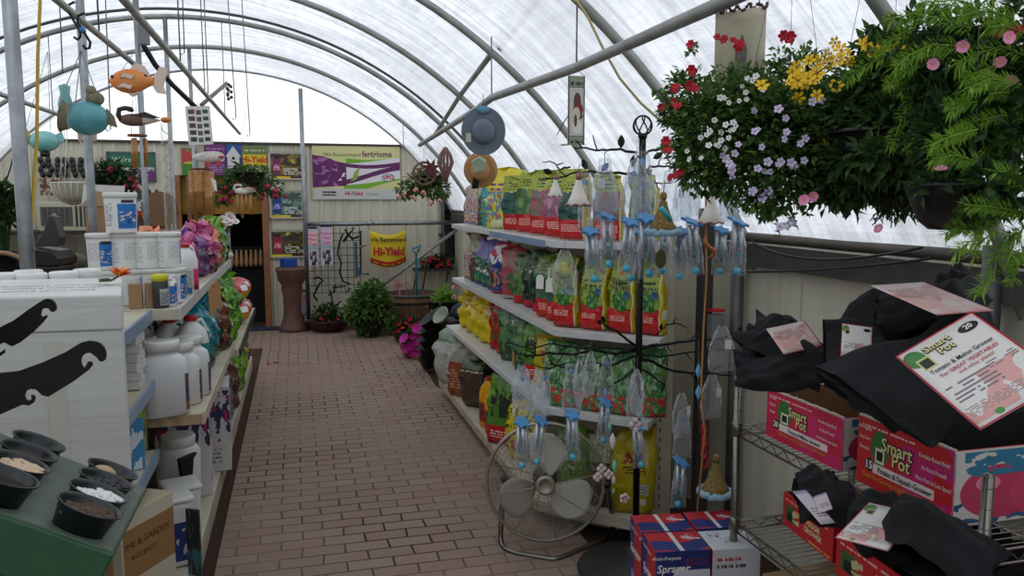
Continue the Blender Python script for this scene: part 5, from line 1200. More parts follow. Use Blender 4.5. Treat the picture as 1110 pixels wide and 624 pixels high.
for a, b, nm, c, L in SP:
 mb = MB(); mb.lathe([(0, -L), (L * .28, -L * .4), (L * .36, 0), (L * .28, L * .4), (0, L)], 8, cap=False); mb.put(nm, mat(nm, c, .4), t, at(a, b, d=2.9) - o0)
def flowerlet(t, px, py, r, m, d=2.88, n=5):
 mb = MB()
 for k in range(n):
  a = 2 * PI * k / n; mb.lathe([(0, -.002), (r * .5, -.002), (r * .5, .002), (0, .002)], 12, Matrix.Translation((r * .6 * math.cos(a), 0, r * .6 * math.sin(a))) @ Matrix.Rotation(PI / 2, 4, 'X'), cap=False)
 return mb.put('charm', m, t, at(px, py, d=d) - t.location)
CH1 = mat('pale_pink_enamel', (222, 200, 196), .45)
flowerlet(t, 677, 540, .018, CH1)
for (px, py) in ((652, 508), (660, 514), (648, 517)): flowerlet(t, px, py, .017, CH1, n=4)
t = thing('hanging_butterfly_charm', 'pale pink butterfly charm hanging in front of the black pole', 'ornament', at(689, 463, d=2.85))
mb = MB(); mb.tube([(0, 0, 0), (0, 0, .06)], .0008, 4); mb.put('string', WIRE, t)
flowerlet(t, 689, 460, .024, CH1, 2.85, 4); mb = MB(); mb.tube([(0, -.003, 0), (-.012, -.003, -.05)], .002, 5); mb.tube([(.004, -.003, 0), (.01, -.003, -.05)], .002, 5); mb.put('charm', CH1, t)
t = thing('hanging_chain_ornament', 'string of red links and a blue drop beside the dark conduit', 'ornament', at(763, 460, d=2.95)); mb = MB()
for k in range(4):
 c = at(763 + (k % 2), 465 + 12 * k, d=2.95) - t.location
 mb.tube([(c.x + .010 * math.cos(a), c.y, c.z + .022 * math.sin(a)) for a in [2 * PI * j / 14 for j in range(14)]], .004, 6, closed=True)
mb.put('links', RED, t)
mb = MB();
for (a, b) in ((757, 402), (757, 425)): mb.lathe([(0, -.03), (.012, 0), (0, .03)], 10, Matrix.Translation(at(a, b, d=2.95) - t.location), cap=False)
mb.put('blue_drop', mat('sky_drop', (110, 180, 214), .3), t)
mb = MB(); mb.tube([at(757, 368, d=2.95) - t.location, at(757, 440, d=2.95) - t.location, at(763, 470, d=2.95) - t.location], .001, 4); mb.put('string', WIRE, t)
for i, (px, py, d, lb) in enumerate([(782, 378, 2.9, 'crinkled clear packet with a white tag right of the tan cord'), (771, 430, 3.0, 'crinkled clear packet beside the red links'), (738, 450, 2.95, 'crinkled clear packet above the low chime'), (640, 405, 3.0, 'crinkled clear packet in front of the netted green bags'), (628, 415, 2.85, 'crinkled clear packet above the fan'), (690, 425, 2.85, 'crinkled clear packet crossing the black pole'),
 (584, 425, 2.88, 'crinkled clear packet left above the fan'), (566, 420, 2.93, 'crinkled clear packet farthest left above the fan'), (612, 295, 3.0, 'pale clear packet with a yellow card in front of the second shelf'), (655, 205, 2.85, 'crinkled clear packet under the top left branch'), (690, 200, 2.8, 'crinkled clear packet left of the black pole by the top branch'), (746, 215, 3.0, 'large crinkled clear packet against the white film'), (790, 215, 3.0, 'crinkled clear packet under the lilac flowers')]):
 p = at(px, py, d=d); t = thing('hanging_clear_packet', lb, 'packet', p, .3 * i, 'clear packets on the branch stand')
 mb = MB()
 def fn(u, v):
  a = 2 * PI * u; w_ = .016 + .034 * min(1, v * 2.2); cr = .004 * math.sin(7 * a + 9 * v + i)
  return ((w_ + cr) * math.cos(a), (.022 * math.sin(PI * (.06 + .88 * v)) + cr) * math.sin(a), .085 - .17 * v)
 mb.grid(fn, 18, 12); mb.put('clear_film', SLV, t)
 mb = MB(); mb.tube([(0, 0, .08), (0, 0, .13)], .001, 4); mb.put('hook', WIRE, t)
 mb = MB(); mb.box((.012, -.026, .02), (.026, .001, .034)); mb.put('tag', TAGW if i != 8 else mat('yellow_lid', (214, 206, 40)), t)
for i, (px, py) in enumerate(((754, 214), (730, 237))):
 pass
t = thing('hanging_leaf_charm', 'dull olive disc-shaped leaf hanging in front of the cream upright', 'ornament', at(716, 281, d=2.9))
mb = MB(); mb.prism([(0, .04), (.016, .025), (.022, 0), (.016, -.024), (0, -.036), (-.016, -.024), (-.022, 0), (-.016, .025)], -.002, .002, Matrix.Rotation(PI / 2, 4, 'X')); mb.put('leaf', mat('olive_bronze', (96, 92, 56), .5, .3), t)
mb = MB(); mb.tube([(0, 0, .04), (0, 0, .12)], .001, 4); mb.put('string', WIRE, t)
NAVY = (30, 44, 108); CRIM = (176, 30, 40)
SPR = printed('print_sprayer', NAVY, [('r', (.42, 0, 1, .78), (206, 210, 214)), ('e', (.45, .2, .24, .62), (206, 210, 214)), ('r', (.5, .02, .97, .62), (60, 60, 62)), ('r', (.515, .04, .715, .60), (176, 180, 182)), ('r', (.73, .04, .955, .60), (176, 180, 182)), ('n', (.515, .04, .955, .60), (60, 60, 64), 16, .5, 3), ('l', (.52, .84, .95, .92), (120, 30, 50), 2, 20),
 ('r', (3, 0, 4, 1), CRIM), ('w', (4.6, -1.3, .03, 3, 0, .25), NAVY, (3, 0, 4, 1)), ('r', (3.0, 0, 3.35, 1), NAVY), ('n', (3.15, .08, 3.4, .4), (150, 170, 200), 14, .5, 2),
 ('r', (0, 1, 1, 2), CRIM), ('w', (1.22, .05, .08, 7, .5, .24), NAVY, (0, 1, 1, 2)), ('r', (.44, 1, .52, 2), (206, 200, 190)), ('r', (1, 0, 2, 1), CRIM), ('n', (.7, 1.55, .85, 1.85), (210, 200, 200), 12, .55, 3)], .5)
SPW = printed('print_sprayerwhite', (196, 200, 204), [('l', (.1, .78, .7, .86), (80, 80, 90), 1, 14), ('l', (.1, .86, .6, .93), (170, 60, 70), 1, 10), ('l', (.06, .0, .95, .04), (150, 150, 150), 1, 8), ('n', (.35, 1.3, .6, 1.6), (150, 150, 146), 9, .5, 3), ('n', (.15, 1.62, .4, 1.85), (90, 90, 90), 14, .52, 5), ('r', (1, 0, 2, 1), (170, 172, 172)), ('n', (1.1, .1, 1.9, .8), (90, 92, 96), 12, .5, 3), ('r', (3, 0, 4, 1), CRIM), ('r', (3.25, 0, 3.5, 1), NAVY)], .5)
def sprbox(label, corner, w_, d_, h_, rz, m, txt=True):
 t = thing('sprayer_carton', label, 'carton', corner, rz, 'garden sprayer cartons')
 mb = MB(); mb.box((w_ / 2, d_ / 2, h_ / 2), (w_, d_, h_)); mb.put('carton', m, t, bev=.003)
 if txt:
  text('Sprayer', .038, INKW, t, (w_ * .32, -.001, h_ * .80), bold=.02, shear=.15, sx=.95); text('Multi-Purpose', .017, INKW, t, (w_ * .2, -.001, h_ * .92), bold=.01)
  text('Sprayer', .040, INKW, t, (-.001, d_ * .48, h_ * .66), (PI / 2, 0, -PI / 2), bold=.02, shear=.15); text('Multi-Purpose', .016, INKW, t, (-.001, d_ * .62, h_ * .9), (PI / 2, 0, -PI / 2))
  text('Sprayer', .022, INKW, t, (w_ * .80, d_ * .62, h_ + .001), (0, 0, R_(-14)), bold=.02)
  mb = MB(); mb.box((w_ * .22, -.002, h_ * .40), (.045, .001, .032)); mb.put('price_label', TAGW, t)
  mb = MB(); mb.box((w_ - .012, -.002, h_ * .22), (.03, .006, .07)); mb.put('clear_window', mat('grey_window', (70, 76, 86), .3), t, bev=.002)
 return t
ZB = .19; HB = .31
rzb = R_(-8)
c1 = at(711, 598, z=ZB + HB)
W1, D1 = .188, .148
sprbox('navy and red sprayer carton in front of the others, pictures facing out', (c1.x, c1.y, ZB), W1, D1, HB, rzb, SPR)
sprbox('navy and red sprayer carton behind the front one, closest to the black pole', (c1.x + .008 + .013, c1.y + D1 + .008, ZB), W1, D1, HB, rzb, SPR)
sprbox('white-topped sprayer carton beside the wire rack post', (c1.x + W1 + .006, c1.y + .02 - .042, ZB), W1 - .02, D1 + .0, HB - .006, rzb, SPW, False)
sprbox('navy and red sprayer carton farthest back, against the wall side', (c1.x + W1 + .03, c1.y + D1 - .016, ZB), W1 - .01, D1, HB, rzb, SPR)
t = thing('wooden_platform', 'low wooden platform under the sprayer cartons', 'platform', (c1.x - .02, c1.y - .03, .013), rzb)
mb = MB()
for k in range(5): mb.box((.20, .035 + k * .07, .155), (.42, .06, .02))
mb.put('top_slats', WOOD, t)
for x in (.02, .38):
 for y in (.03, .31):
  mb = MB(); mb.box((x, y, .07), (.04, .04, .14)); mb.put('leg', WOOD, t)
mb = MB(); mb.lathe([(.06, 0), (.07, .02), (.07, .09), (.05, .11)], 20); tag(mb.put('white_jar', WHITE, None, (c1.x + .06, c1.y - .10, .013)), 'white rounded jar on the floor in front of the sprayer cartons', 'jar')
RX0, RX1, RY0, RY1 = 1.40, 1.86, 1.31, 2.30
t = thing('wire_rack', 'chrome wire shelving rack holding the boxes of black fabric planters', 'rack')
ZS = (.895, .565, .12)
for x in (RX0, RX1):
 for y in (RY0, RY1):
  mb = MB(); prof = []; z = .0
  mb.tube([(x, y, .013), (x, y, 1.065)], .0125, 14)
  for k in range(40): zz = .03 + k * .0254;
  for k in range(13): zz = .5 + k * .045; mb.lathe([(.0127, zz - .001), (.0133, zz), (.0127, zz + .001)], 14, Matrix.Translation((x, y, 0)), cap=False)
  mb.ball((x, y, 1.065), .0125, 12, sc=(1, 1, .5)); mb.put('post', CHROME, t)
  for zs in ZS:
   mb = MB(); mb.lathe([(.0135, zs - .035), (.018, zs - .03), (.018, zs + .012), (.0135, zs + .016)], 14, Matrix.Translation((x, y, 0))); mb.put('collar', CHROME, t)
for zs in ZS:
 mb = MB()
 for (A, B) in (((RX0, RY0), (RX0, RY1)), ((RX1, RY0), (RX1, RY1)), ((RX0, RY0), (RX1, RY0)), ((RX0, RY1), (RX1, RY1))):
  A3, B3 = Vector((*A, 0)), Vector((*B, 0)); n = max(6, int((B3 - A3).length / .032)); n += n % 2
  mb.tube([A3 + Vector((0, 0, zs)), B3 + Vector((0, 0, zs))], .0035, 6); mb.tube([A3 + Vector((0, 0, zs - .032)), B3 + Vector((0, 0, zs - .032))], .0035, 6)
  mb.tube([A3.lerp(B3, k / n) + Vector((0, 0, zs - .003 - (.026 if k % 2 else 0))) for k in range(n + 1)], .0022, 5)
 for k in range(38): y = RY0 + (RY1 - RY0) * (k + .5) / 38; mb.tube([(RX0, y, zs + .003), (RX1, y, zs + .003)], .0017, 5)
 for x in (RX0 + .15, RX0 + .31): mb.tube([(x, RY0, zs - .001), (x, RY1, zs - .001)], .003, 6)
 mb.put('wire_shelf', CHROME, t)
mb = MB(); cc = Vector((RX0 - .022, RY0 - .0, .88)); mb.tube([cc + Vector((.012 * math.cos(a), .0, .014 * math.sin(a))) for a in [2 * PI * k / 14 * .85 for k in range(15)]], .0018, 6); tag(mb.put('white_ring', WHITE), 'small white open ring hooked on the wire rack near its front post', 'ring')
def pcard(name, base, extra):
 return printed(name, base, extra, .5)
def tomato_art(u0):
 return [('r', (u0, 0, u0 + 1, 1), (214, 212, 204)), ('n', (u0 + .0, .0, u0 + .6, .35), (34, 90, 130), 5, .52, 8), ('e', (u0 + .34, .42, .30, .36), (196, 56, 96)), ('e', (u0 + .70, .38, .30, .38), (206, 66, 104)), ('e', (u0 + .24, .54, .09, .10), (232, 140, 166)),
 ('n', (u0 + .06, .64, u0 + .98, .97), (48, 124, 158), 5, .46, 3), ('e', (u0 + .74, .38, .15, .18), (226, 226, 222)), ('n', (u0 + .62, .28, u0 + .86, .5), (40, 60, 60), 14, .52, 2), ('n', (u0 + .05, .02, u0 + .5, .25), (34, 90, 130), 6, .56, 8)]
def planter_print(name, c1_, c2_):
 return printed(name, c1_, [('n', (.5, 0, 1, 1), c2_, 1.3, .42, 3), ('l', (.05, .88, .62, .93), (236, 206, 200), 1, 30), ('e', (.26, .62, .10, .26), (52, 112, 50)), ('r', (.21, .40, .31, .62), (226, 222, 190)), ('r', (.225, .44, .295, .58), (24, 24, 24)),
 ('e', (.15, .33, .055, .10), (20, 18, 18)), ('r', (.19, .235, .83, .375), (226, 220, 208)), ('r', (3, -1, 4, 2), c1_)] + tomato_art(1), .5)
PR1 = planter_print('print_planter_pink', (198, 32, 70), (206, 40, 100)); PR2 = planter_print('print_planter_red', (196, 34, 36), (196, 40, 110))
def planter_box(label, y_far, y_near, z, h_, m, big=True, num='15', nm='Potato & Squash Grower', x0=1.425, dx=.40, rz=0., brown=True, small=False):
 L = y_far - y_near
 t = thing('planter_carton', label, 'carton', (x0, y_far, z + .0055), -PI / 2 + rz)
 BR = mat('carton_inside', (120, 88, 58), .85); th = .005
 mb = MB(); mb.box((L / 2, th / 2, h_ / 2), (L, th, h_)); mb.box((L - th / 2, dx / 2, h_ / 2), (th, dx - 2 * th, h_)); mb.put('printed_wall', m, t)
 mb = MB(); mb.box((L / 2, dx - th / 2, h_ / 2), (L, th, h_)); mb.box((th / 2, dx / 2, h_ / 2), (th, dx - 2 * th, h_)); mb.box((L / 2, dx / 2, th / 2), (L - 2 * th, dx - 2 * th, th))
 mb.box((L / 2, th + .0015, h_ / 2), (L - 2 * th, .002, h_ - .004)); mb.put('inner_wall', BR, t)
 mb = MB(); q = random.Random(3); n = 26
 if big:
  for k in range(n): mb.box((L * (k + .5) / n, .003, h_ + .002), (L / n * .8, .006, .004 + .005 * q.random()))
  mb.put('torn_edge', mat('torn_paper', (206, 196, 176), .9), t)
 fy = -.0012
 if small:
  text('VEGGIE', h_ * .22, INKY, t, (L * .62, fy, h_ * .58), bold=.03); text('GROWER', h_ * .22, INKY, t, (L * .62, fy, h_ * .36), bold=.03)
 else:
  for k, s_ in enumerate(('Smart', 'Pot')):
   a = (L * (.445 + .05 * k), fy, h_ * (.70 - .17 * k))
   text(s_, h_ * .27, INKK, t, a, bold=.06, sx=.92); text(s_, h_ * .27, INKY, t, (a[0], a[1] - .0012, a[2]), bold=.015, sx=.92)
  text(num, h_ * .16, INKW, t, (L * .15, fy - .001, h_ * .33), bold=.03)
  text(nm, h_ * .115, INKK, t, (L * .53, fy - .001, h_ * .305), bold=.01, sx=.86)
  text('Great For Growing Vegetables & Other Plants!', h_ * .095, mat('gold_ink', (206, 160, 40), .5), t, (L * .50, fy, h_ * .165), sx=.84)
  for k, s_ in enumerate(('Portable Raised Beds!', 'Air-Root Pruned!', 'More Pots In Less Space!')): text(s_, h_ * .085, INKW, t, (L * .82, fy, h_ * (.78 - .16 * k)), sx=.72)
  for k, s_ in enumerate(('No Digging!', 'Easy Care!', 'Reusable!')): text(s_, h_ * .075, INKW, t, (L * .09, fy, h_ * (.86 - .15 * k)), sx=.7)
  text('Smart', h_ * .10, INKK, t, (L + .0015, dx * .74, h_ * .45), (PI / 2, 0, PI / 2), bold=.02); text('Pot', h_ * .10, INKK, t, (L + .0015, dx * .74, h_ * .33), (PI / 2, 0, PI / 2), bold=.02)
 return t
def yat(px, z, x=1.42):
 return at(px, 300, x=x).y
planter_box('pink and white lettered planter carton numbered 20 on the top wire shelf', yat(835, .93), yat(920, .93), .895, .15, PR1, num='20', nm='Tomato & Melon Grower')
planter_box('red and pink lettered planter carton numbered 15 on the top wire shelf', yat(937, .93), yat(1046, .93), .895, .178, PR2)
PRS = printed('print_planter_small', (196, 34, 38), [('r', (.06, .2, .26, .7), (60, 100, 50)), ('r', (.10, .22, .2, .5), (24, 24, 24)), ('n', (.2, .25, .34, .65), (206, 196, 140), 8, .45, 3), ('l', (.05, .8, .9, .9), (230, 190, 180), 1, 20), ('r', (1, 0, 2, 1), (190, 30, 50)), ('l', (.5, .06, .95, .16), (220, 190, 90), 1, 20)], .5)
planter_box('low red planter carton at the far end of the lower wire shelf', 2.23, 1.93, .565, .11, PRS, False, small=True, dx=.26, x0=1.54, rz=R_(-6))
planter_box('low red planter carton in the middle of the lower wire shelf', 1.88, 1.52, .565, .12, PRS, False, small=True, dx=.32, x0=1.48, rz=R_(-4))
mb = MB(); mb.box((0, 0, .055), (.17, .26, .11)); tag(mb.put('planter_carton', printed('print_pinkbox', (200, 50, 130), [('l', (0, .6, 1, .8), (240, 200, 220), 2, 7), ('l', (3, .5, 4, .8), (240, 200, 220), 2, 7), ('e', (3.3, .3, .2, .2), (60, 110, 60))]), None, (1.54, 1.375, .572), (0, 0, 0), .002), 'bright pink carton corner beside the front post of the wire rack', 'carton')
mb = MB(); mb.box((0, 0, .15), (.38, .3, .3)); tag(mb.put('storage_carton', CARD, None, (1.64, 2.05, .126), (0, 0, .05), .004), 'plain brown carton at the bottom of the wire rack', 'carton')
FELT = NT('black_felt'); tc = FELT.n('ShaderNodeTexCoord').outputs['Object']; nn = FELT.noise(260, tc, 3, .7)
FELT.done(FELT.bsdf(FELT.mix(FELT.ramp(nn, .4, .75), lin((9, 9, 11)), lin((34, 34, 38))), .85, 0, .35, FELT.bump(nn, .5, .004)))
FELT = FELT.m
TAGM = printed('print_planter_tag', (216, 212, 206), [('n', (.0, .05, 1, .45), (212, 158, 150), 2.2, .5, 3), ('e', (.12, .86, .12, .10), (62, 124, 52)), ('r', (.10, .70, .26, .84), (190, 190, 120)), ('r', (.12, .72, .24, .82), (20, 20, 20)), ('e', (.82, .88, .12, .05), (20, 18, 18)), ('l', (.08, .28, .62, .48), (120, 116, 116), 5, 8), ('l', (.6, .42, .95, .5), (120, 116, 116), 3, 8), ('l', (.06, .12, .96, .22), (140, 130, 130), 5, 20), ('e', (.3, .06, .05, .03), (70, 150, 60)),
 ('r', (0, 0, .02, 1), (196, 24, 50)), ('r', (.98, 0, 1, 1), (196, 24, 50)), ('r', (0, 0, 1, .015), (196, 24, 50)), ('r', (0, .985, 1, 1), (196, 24, 50))], .4)
def quadframe(tl, tr, bl):
 """frame with x along tl->tr, y along bl->tl"""
 X = tr - tl; Y = tl - bl; M = Matrix((X.normalized(), Y.normalized(), X.cross(Y).normalized())).transposed().to_4x4(); M.translation = bl
 return M, X.length, Y.length
def card(parent, tl, tr, bl, m=TAGM, texts=True, curl=.0):
 M, W_, H_ = quadframe(tl, tr, bl); mb = MB()
 mb.grid(lambda u, v: (u * W_, v * H_, curl * math.sin(PI * u) ), 10, 6)
 o = mb.put('printed_card', m); md = o.modifiers.new('th', 'SOLIDIFY'); md.thickness = .001; md.offset = -1
 o.parent = parent; o.matrix_basis = M; o.matrix_parent_inverse = Matrix.Translation(parent.location).inverted()
 if texts:
  def tx(s_, sz, x, y, m_, **k):
   q = text(s_, sz, m_, o, (x * W_, y * H_, .0016 + curl), (0, 0, 0), **k)
  tx('Smart', H_ * .10, .42, .885, INKK, bold=.06); tx('Pot', H_ * .10, .46, .80, INKK, bold=.06)
  o2 = (.0,)
  q = text('Smart', H_ * .10, INKY, o, (.42 * W_, .885 * H_, .0026 + curl), (0, 0, 0), bold=.01); q = text('Pot', H_ * .10, INKY, o, (.46 * W_, .80 * H_, .0026 + curl), (0, 0, 0), bold=.01)
  tx('20', H_ * .07, .82, .88, INKW, bold=.02)
  tx('Tomato & Melon Grower', H_ * .062, .5, .655, INKK, sx=.85, bold=.01); tx('For GREAT VEGETABLES', H_ * .05, .52, .585, INKR, sx=.95, bold=.01); tx('and other plants!', H_ * .05, .55, .53, INKR, sx=.9)
 return o
def felt(label, grp, build, cards=()):
 t = thing('fabric_planter', label, 'fabric planter', (1.6, 1.8, .95), 0, grp)
 bpy.context.view_layer.update()
 for b in build: b(t)
 for c in cards: card(t, *c)
 return t
def sheet(pts4, th=.03, nu=14, nv=8, bulge=.03, seed=1, open_end=True):
 """folded pouch of felt spanned by four photo corners (px, py, depth): tl, tr, br, bl"""
 C4 = [at(a, b, d=c) for a, b, c in pts4]
 nrm = (C4[1] - C4[0]).cross(C4[3] - C4[0]).normalized()
 if nrm.dot(CC - C4[0]) < 0: nrm = -nrm
 q = random.Random(seed); ph = [q.uniform(0, 6) for _ in range(4)]
 def fn(s, side):
  def g(u, v):
   p = C4[0].lerp(C4[1], u).lerp(C4[3].lerp(C4[2], u), v)
   e = (math.sin(PI * min(max(v, 0), 1)) ** .5) * (math.sin(PI * (.0 + 1 * u)) ** .35 if not open_end else (math.sin(PI * (.12 + .88 * u)) ** .4))
   f = .010 * math.sin(5 * u + 4 * v + ph[0]) + .007 * math.sin(13 * u - 6 * v + ph[1]) + .004 * math.sin(22 * v + 7 * u + ph[2])
   return p + nrm * (side * (th + bulge * math.sin(PI * u) * .6) * e + f) + (C4[3] - C4[0]).normalized() * .012 * math.sin(6 * u + ph[3])
  return g
 def b(t):
  mb = MB(); mb.grid(fn(0, 1), nu * 2, nv * 2); mb.grid(fn(0, -1), nu * 2, nv * 2)
  o = mb.put('felt_body', FELT); o.parent = t; o.matrix_parent_inverse = t.matrix_world.inverted()
 return b
def stackfolds(x0, x1, y0, y1, z0, z1, n, t_, name='felt_folds', lean=.3):
 mb = MB()
 for k in range(n):
  yy = y0 + (y1 - y0) * k / max(1, n - 1)
  def fn(u, v):
   a = PI * v; return (x0 + (x1 - x0) * u, yy + .014 * math.cos(a) + lean * (z1 - z0) * math.sin(a) * .3 + .004 * math.sin(9 * u + k), z0 + (z1 - z0) * math.sin(a) ** .6 * (1 + .05 * math.sin(7 * u + 2 * k)))
  mb.grid(fn, 12, 10)
 o = mb.put(name, FELT); o.parent = t_; o.matrix_parent_inverse = t_.matrix_world.inverted()
G1 = 'black fabric planters piled in the cartons on the top wire shelf'
felt('large black fabric planter closest to the camera with a big slanted printed card', G1,
 [sheet([(888, 402, 1.62), (1050, 328, 1.55), (1122, 436, 1.32), (1012, 482, 1.36)], .02, bulge=.02, seed=3), sheet([(884, 400, 1.66), (960, 392, 1.62), (1000, 470, 1.46), (934, 450, 1.54)], .018, bulge=.015, seed=5)],
 [(at(997, 380, d=1.375), at(1066, 326, d=1.39), at(1062, 466, d=1.20))])
felt('black fabric planter with a pinkish card, folded over at the far rack end', G1,
 [sheet([(798, 372, 2.12), (822, 337, 2.2), (905, 380, 1.95), (892, 425, 1.88)], .02, bulge=.04, seed=8), sheet([(797, 384, 2.1), (880, 378, 1.98), (905, 418, 1.85), (798, 424, 2.05)], .02, bulge=.03, seed=9), sheet([(812, 345, 2.15), (865, 345, 2.1), (882, 376, 2.0), (804, 384, 2.1)], .02, bulge=.02, seed=10)],
 [(at(831, 357, d=2.03), at(872, 340, d=2.06), at(839, 370, d=2.0))][:0])
t = D.objects.get('fabric_planter.001')
TAGP = printed('print_pinkish_card', (206, 190, 184), [('w', (.5, .2, .1, 9, 0, .14), (196, 140, 134)), ('n', (0, 0, 1, 1), (212, 168, 160), 3, .5, 4), ('l', (.08, .55, .9, .85), (150, 140, 140), 4, 9), ('r', (.975, 0, 1, 1), (196, 24, 50)), ('r', (0, 0, 1, .02), (196, 24, 50))], .4)
card(t, at(838, 356, d=1.99), at(871, 342, d=2.04), at(850, 384, d=1.93), TAGP, False)
mb_ = felt('round-topped black fabric planter in the middle with a small upright printed card', G1,
 [sheet([(895, 348, 1.95), (945, 325, 2.0), (1010, 345, 1.85), (1000, 400, 1.75)], .05, bulge=.05, seed=12), sheet([(892, 350, 1.9), (1000, 345, 1.86), (1010, 425, 1.66), (896, 420, 1.78)], .04, bulge=.05, seed=13)])
card(mb_, at(912, 350, d=1.715), at(945, 355, d=1.70), at(911, 387, d=1.685), texts=False)
stackfolds(1.50, 1.80, 1.55, 1.78, .97, 1.15, 6, mb_)
t = felt('rolled black fabric planter topping the heap, a pale card lying on it', G1,
 [sheet([(950, 322, 1.78), (1005, 322, 1.8), (1050, 352, 1.6), (948, 350, 1.68)], .03, bulge=.04, seed=15), sheet([(1005, 312, 1.9), (1035, 286, 1.95), (1075, 318, 1.8), (1052, 350, 1.7)], .02, bulge=.02, seed=16)])
card(t, at(957, 309, d=1.60), at(1004, 303, d=1.66), at(1016, 341, d=1.44), TAGP, False)
felt('black fabric planter crammed behind the largest one by the wall', G1, [sheet([(1000, 330, 1.8), (1060, 300, 1.85), (1085, 380, 1.6), (1010, 400, 1.6)], .05, bulge=.05, seed=20)])
G2 = 'black fabric planters in the cartons on the lower wire shelf'
t = felt('black fabric planter with a pale folded leaflet in the farthest low red carton', G2, [sheet([(862, 513, 2.1), (925, 520, 2.05), (930, 575, 1.85), (868, 560, 1.95)], .03, bulge=.05, seed=21), sheet([(860, 520, 2.05), (905, 512, 2.1), (925, 552, 1.95), (868, 552, 1.98)], .03, bulge=.04, seed=22)])
LEAF = printed('print_leaflet', (196, 184, 190), [('l', (.2, .2, .9, .5), (90, 80, 90), 4, 10), ('r', (0, .9, 1, 1), (150, 140, 170))])
card(t, at(853, 533, d=1.93), at(868, 532, d=1.93), at(890, 568, d=1.80), LEAF, False)
card(t, at(870, 541, d=1.90), at(884, 540, d=1.88), at(888, 556, d=1.84), LEAF, False)
t = felt('black fabric planter with a large red-bordered card in the middle low carton', G2, [sheet([(930, 535, 1.85), (985, 545, 1.8), (985, 610, 1.6), (915, 580, 1.72)], .03, bulge=.03, seed=23)])
card(t, at(938, 543, d=1.71), at(992, 556, d=1.63), at(905, 582, d=1.60), texts=False)
t = felt('stack of pleated black fabric planter folds under the largest lettered carton', G2, [sheet([(935, 580, 1.65), (1000, 545, 1.7), (1100, 600, 1.35), (1040, 640, 1.35)], .04, bulge=.05, seed=24)])
stackfolds(1.50, 1.83, 1.36, 1.66, .58, .76, 8, t)
mb = MB(); mb.box((0, 0, .16), (.16, .28, .32)); tag(mb.put('storage_carton', CARD, None, (1.92, 2.46, .95), (0, 0, 0), .003), 'tan carton behind the fabric planters against the side wall', 'carton')
bpy.data.objects['storage_carton.001'].location = (1.90, 2.05, .935)
# ============================================================ THINGS HANGING ON THE LEFT
def wires(t, pts_from, top, m=WIRE, r=.0012, name='string'):
 mb = MB()
 for p in pts_from: mb.tube([p, top], r, 4)
 return mb.put(name, m, t)
p = at(147, 88, y=4.3)
t = thing('hanging_fish', 'orange clay fish with white patches hung by the grey pipe end', 'ornament', p, R_(-14))
OR = NT('orange_fish_paint'); tc = OR.n('ShaderNodeTexCoord').outputs['Object']; sp = OR.n('ShaderNodeSeparateXYZ'); OR.l(tc, sp.inputs[0])
vo = OR.n('ShaderNodeTexVoronoi'); vo.inputs['Scale'].default_value = 19; OR.l(tc, vo.inputs['Vector'])
OR.done(OR.bsdf(OR.mix(OR.math('LESS_THAN', vo.outputs['Distance'], .17), OR.mix(OR.ramp(OR.noise(12, tc, 3), .4, .7), lin((232, 128, 34)), lin((214, 150, 84))), lin((70, 26, 14))), .35)); OR = OR.m
FW = mat('fish_cream', (224, 206, 188), .45, var=.15)
mb = MB(); n = 14
prof = [(-.125, .008, .01), (-.115, .022, .02), (-.095, .042, .03), (-.06, .058, .042), (-.02, .062, .045), (.02, .052, .038), (.05, .034, .026), (.075, .022, .016), (.09, .022, .012)]
for x, hz_, hy in prof:
 for k in range(n): a = 2 * PI * k / n; mb.v.append(Vector((x, hy * math.cos(a), hz_ * math.sin(a))))
for i in range(len(prof) - 1):
 for k in range(n): mb.face([i * n + k, i * n + (k + 1) % n, (i + 1) * n + (k + 1) % n, (i + 1) * n + k], None, 0, True)
mb.face(list(range(n))); mb.put('body', OR, t, sub=1)
RX = Matrix.Rotation(PI / 2, 4, 'X')
def fin(t, poly, th, m, nm='fin'):
 mb = MB(); mb.prism(poly, -th / 2, th / 2, RX); return mb.put(nm, m, t, bev=th * .3)
fin(t, [(.08, -.02), (.10, -.055), (.145, -.062), (.135, -.02), (.15, .03), (.155, .065), (.12, .07), (.095, .03)], .014, FW, 'tail')
fin(t, [(-.03, .052), (.0, .085), (.045, .075), (.07, .035), (.03, .03)], .012, FW)
fin(t, [(-.05, -.05), (-.02, -.075), (.02, -.06), (.015, -.045)], .012, FW)
for x, z in ((-.02, .012), (-.03, -.035)):
 mb = MB(); mb.prism([(x - .04, z), (x - .01, z + .02), (x + .035, z + .008), (x + .02, z - .008), (x - .01, z + .001)], .034, .050, RX); mb.put('white_patch', FW, t)
mb = MB(); mb.ball((-.1, -.026, .018), .008, 10); mb.put('eye', DKPL, t)
wires(t, [Vector((-.06, 0, .055)), Vector((.05, 0, .05))], Vector((0, 0, RZ - p.z)))
TE = mat('teal_glaze', (88, 158, 164), .35, var=.25, vscale=12); TP = mat('pale_teal_glaze', (130, 184, 186), .35, var=.25); MOSSY = mat('mossy_clay', (128, 122, 96), .8, var=.4, vscale=30, bump=.6)
p = at(95, 128, y=3.5)
t = thing('bird_pot', 'round teal ceramic bird pot with a ruffled opening, hung on cords', 'ornament', p)
mb = MB(); mb.ball((0, 0, 0), .07, 20, sc=(1.1, 1, .95)); mb.put('body', TE, t)
mb = MB(); mb.lathe([(.045, -.01), (.055, .015), (.062, .02), (.05, .005)], 20, Matrix.Translation((-.066, -.02, .0)) @ Matrix.Rotation(R_(-80), 4, 'Y'), cap=False); mb.put('opening_rim', MOSSY, t)
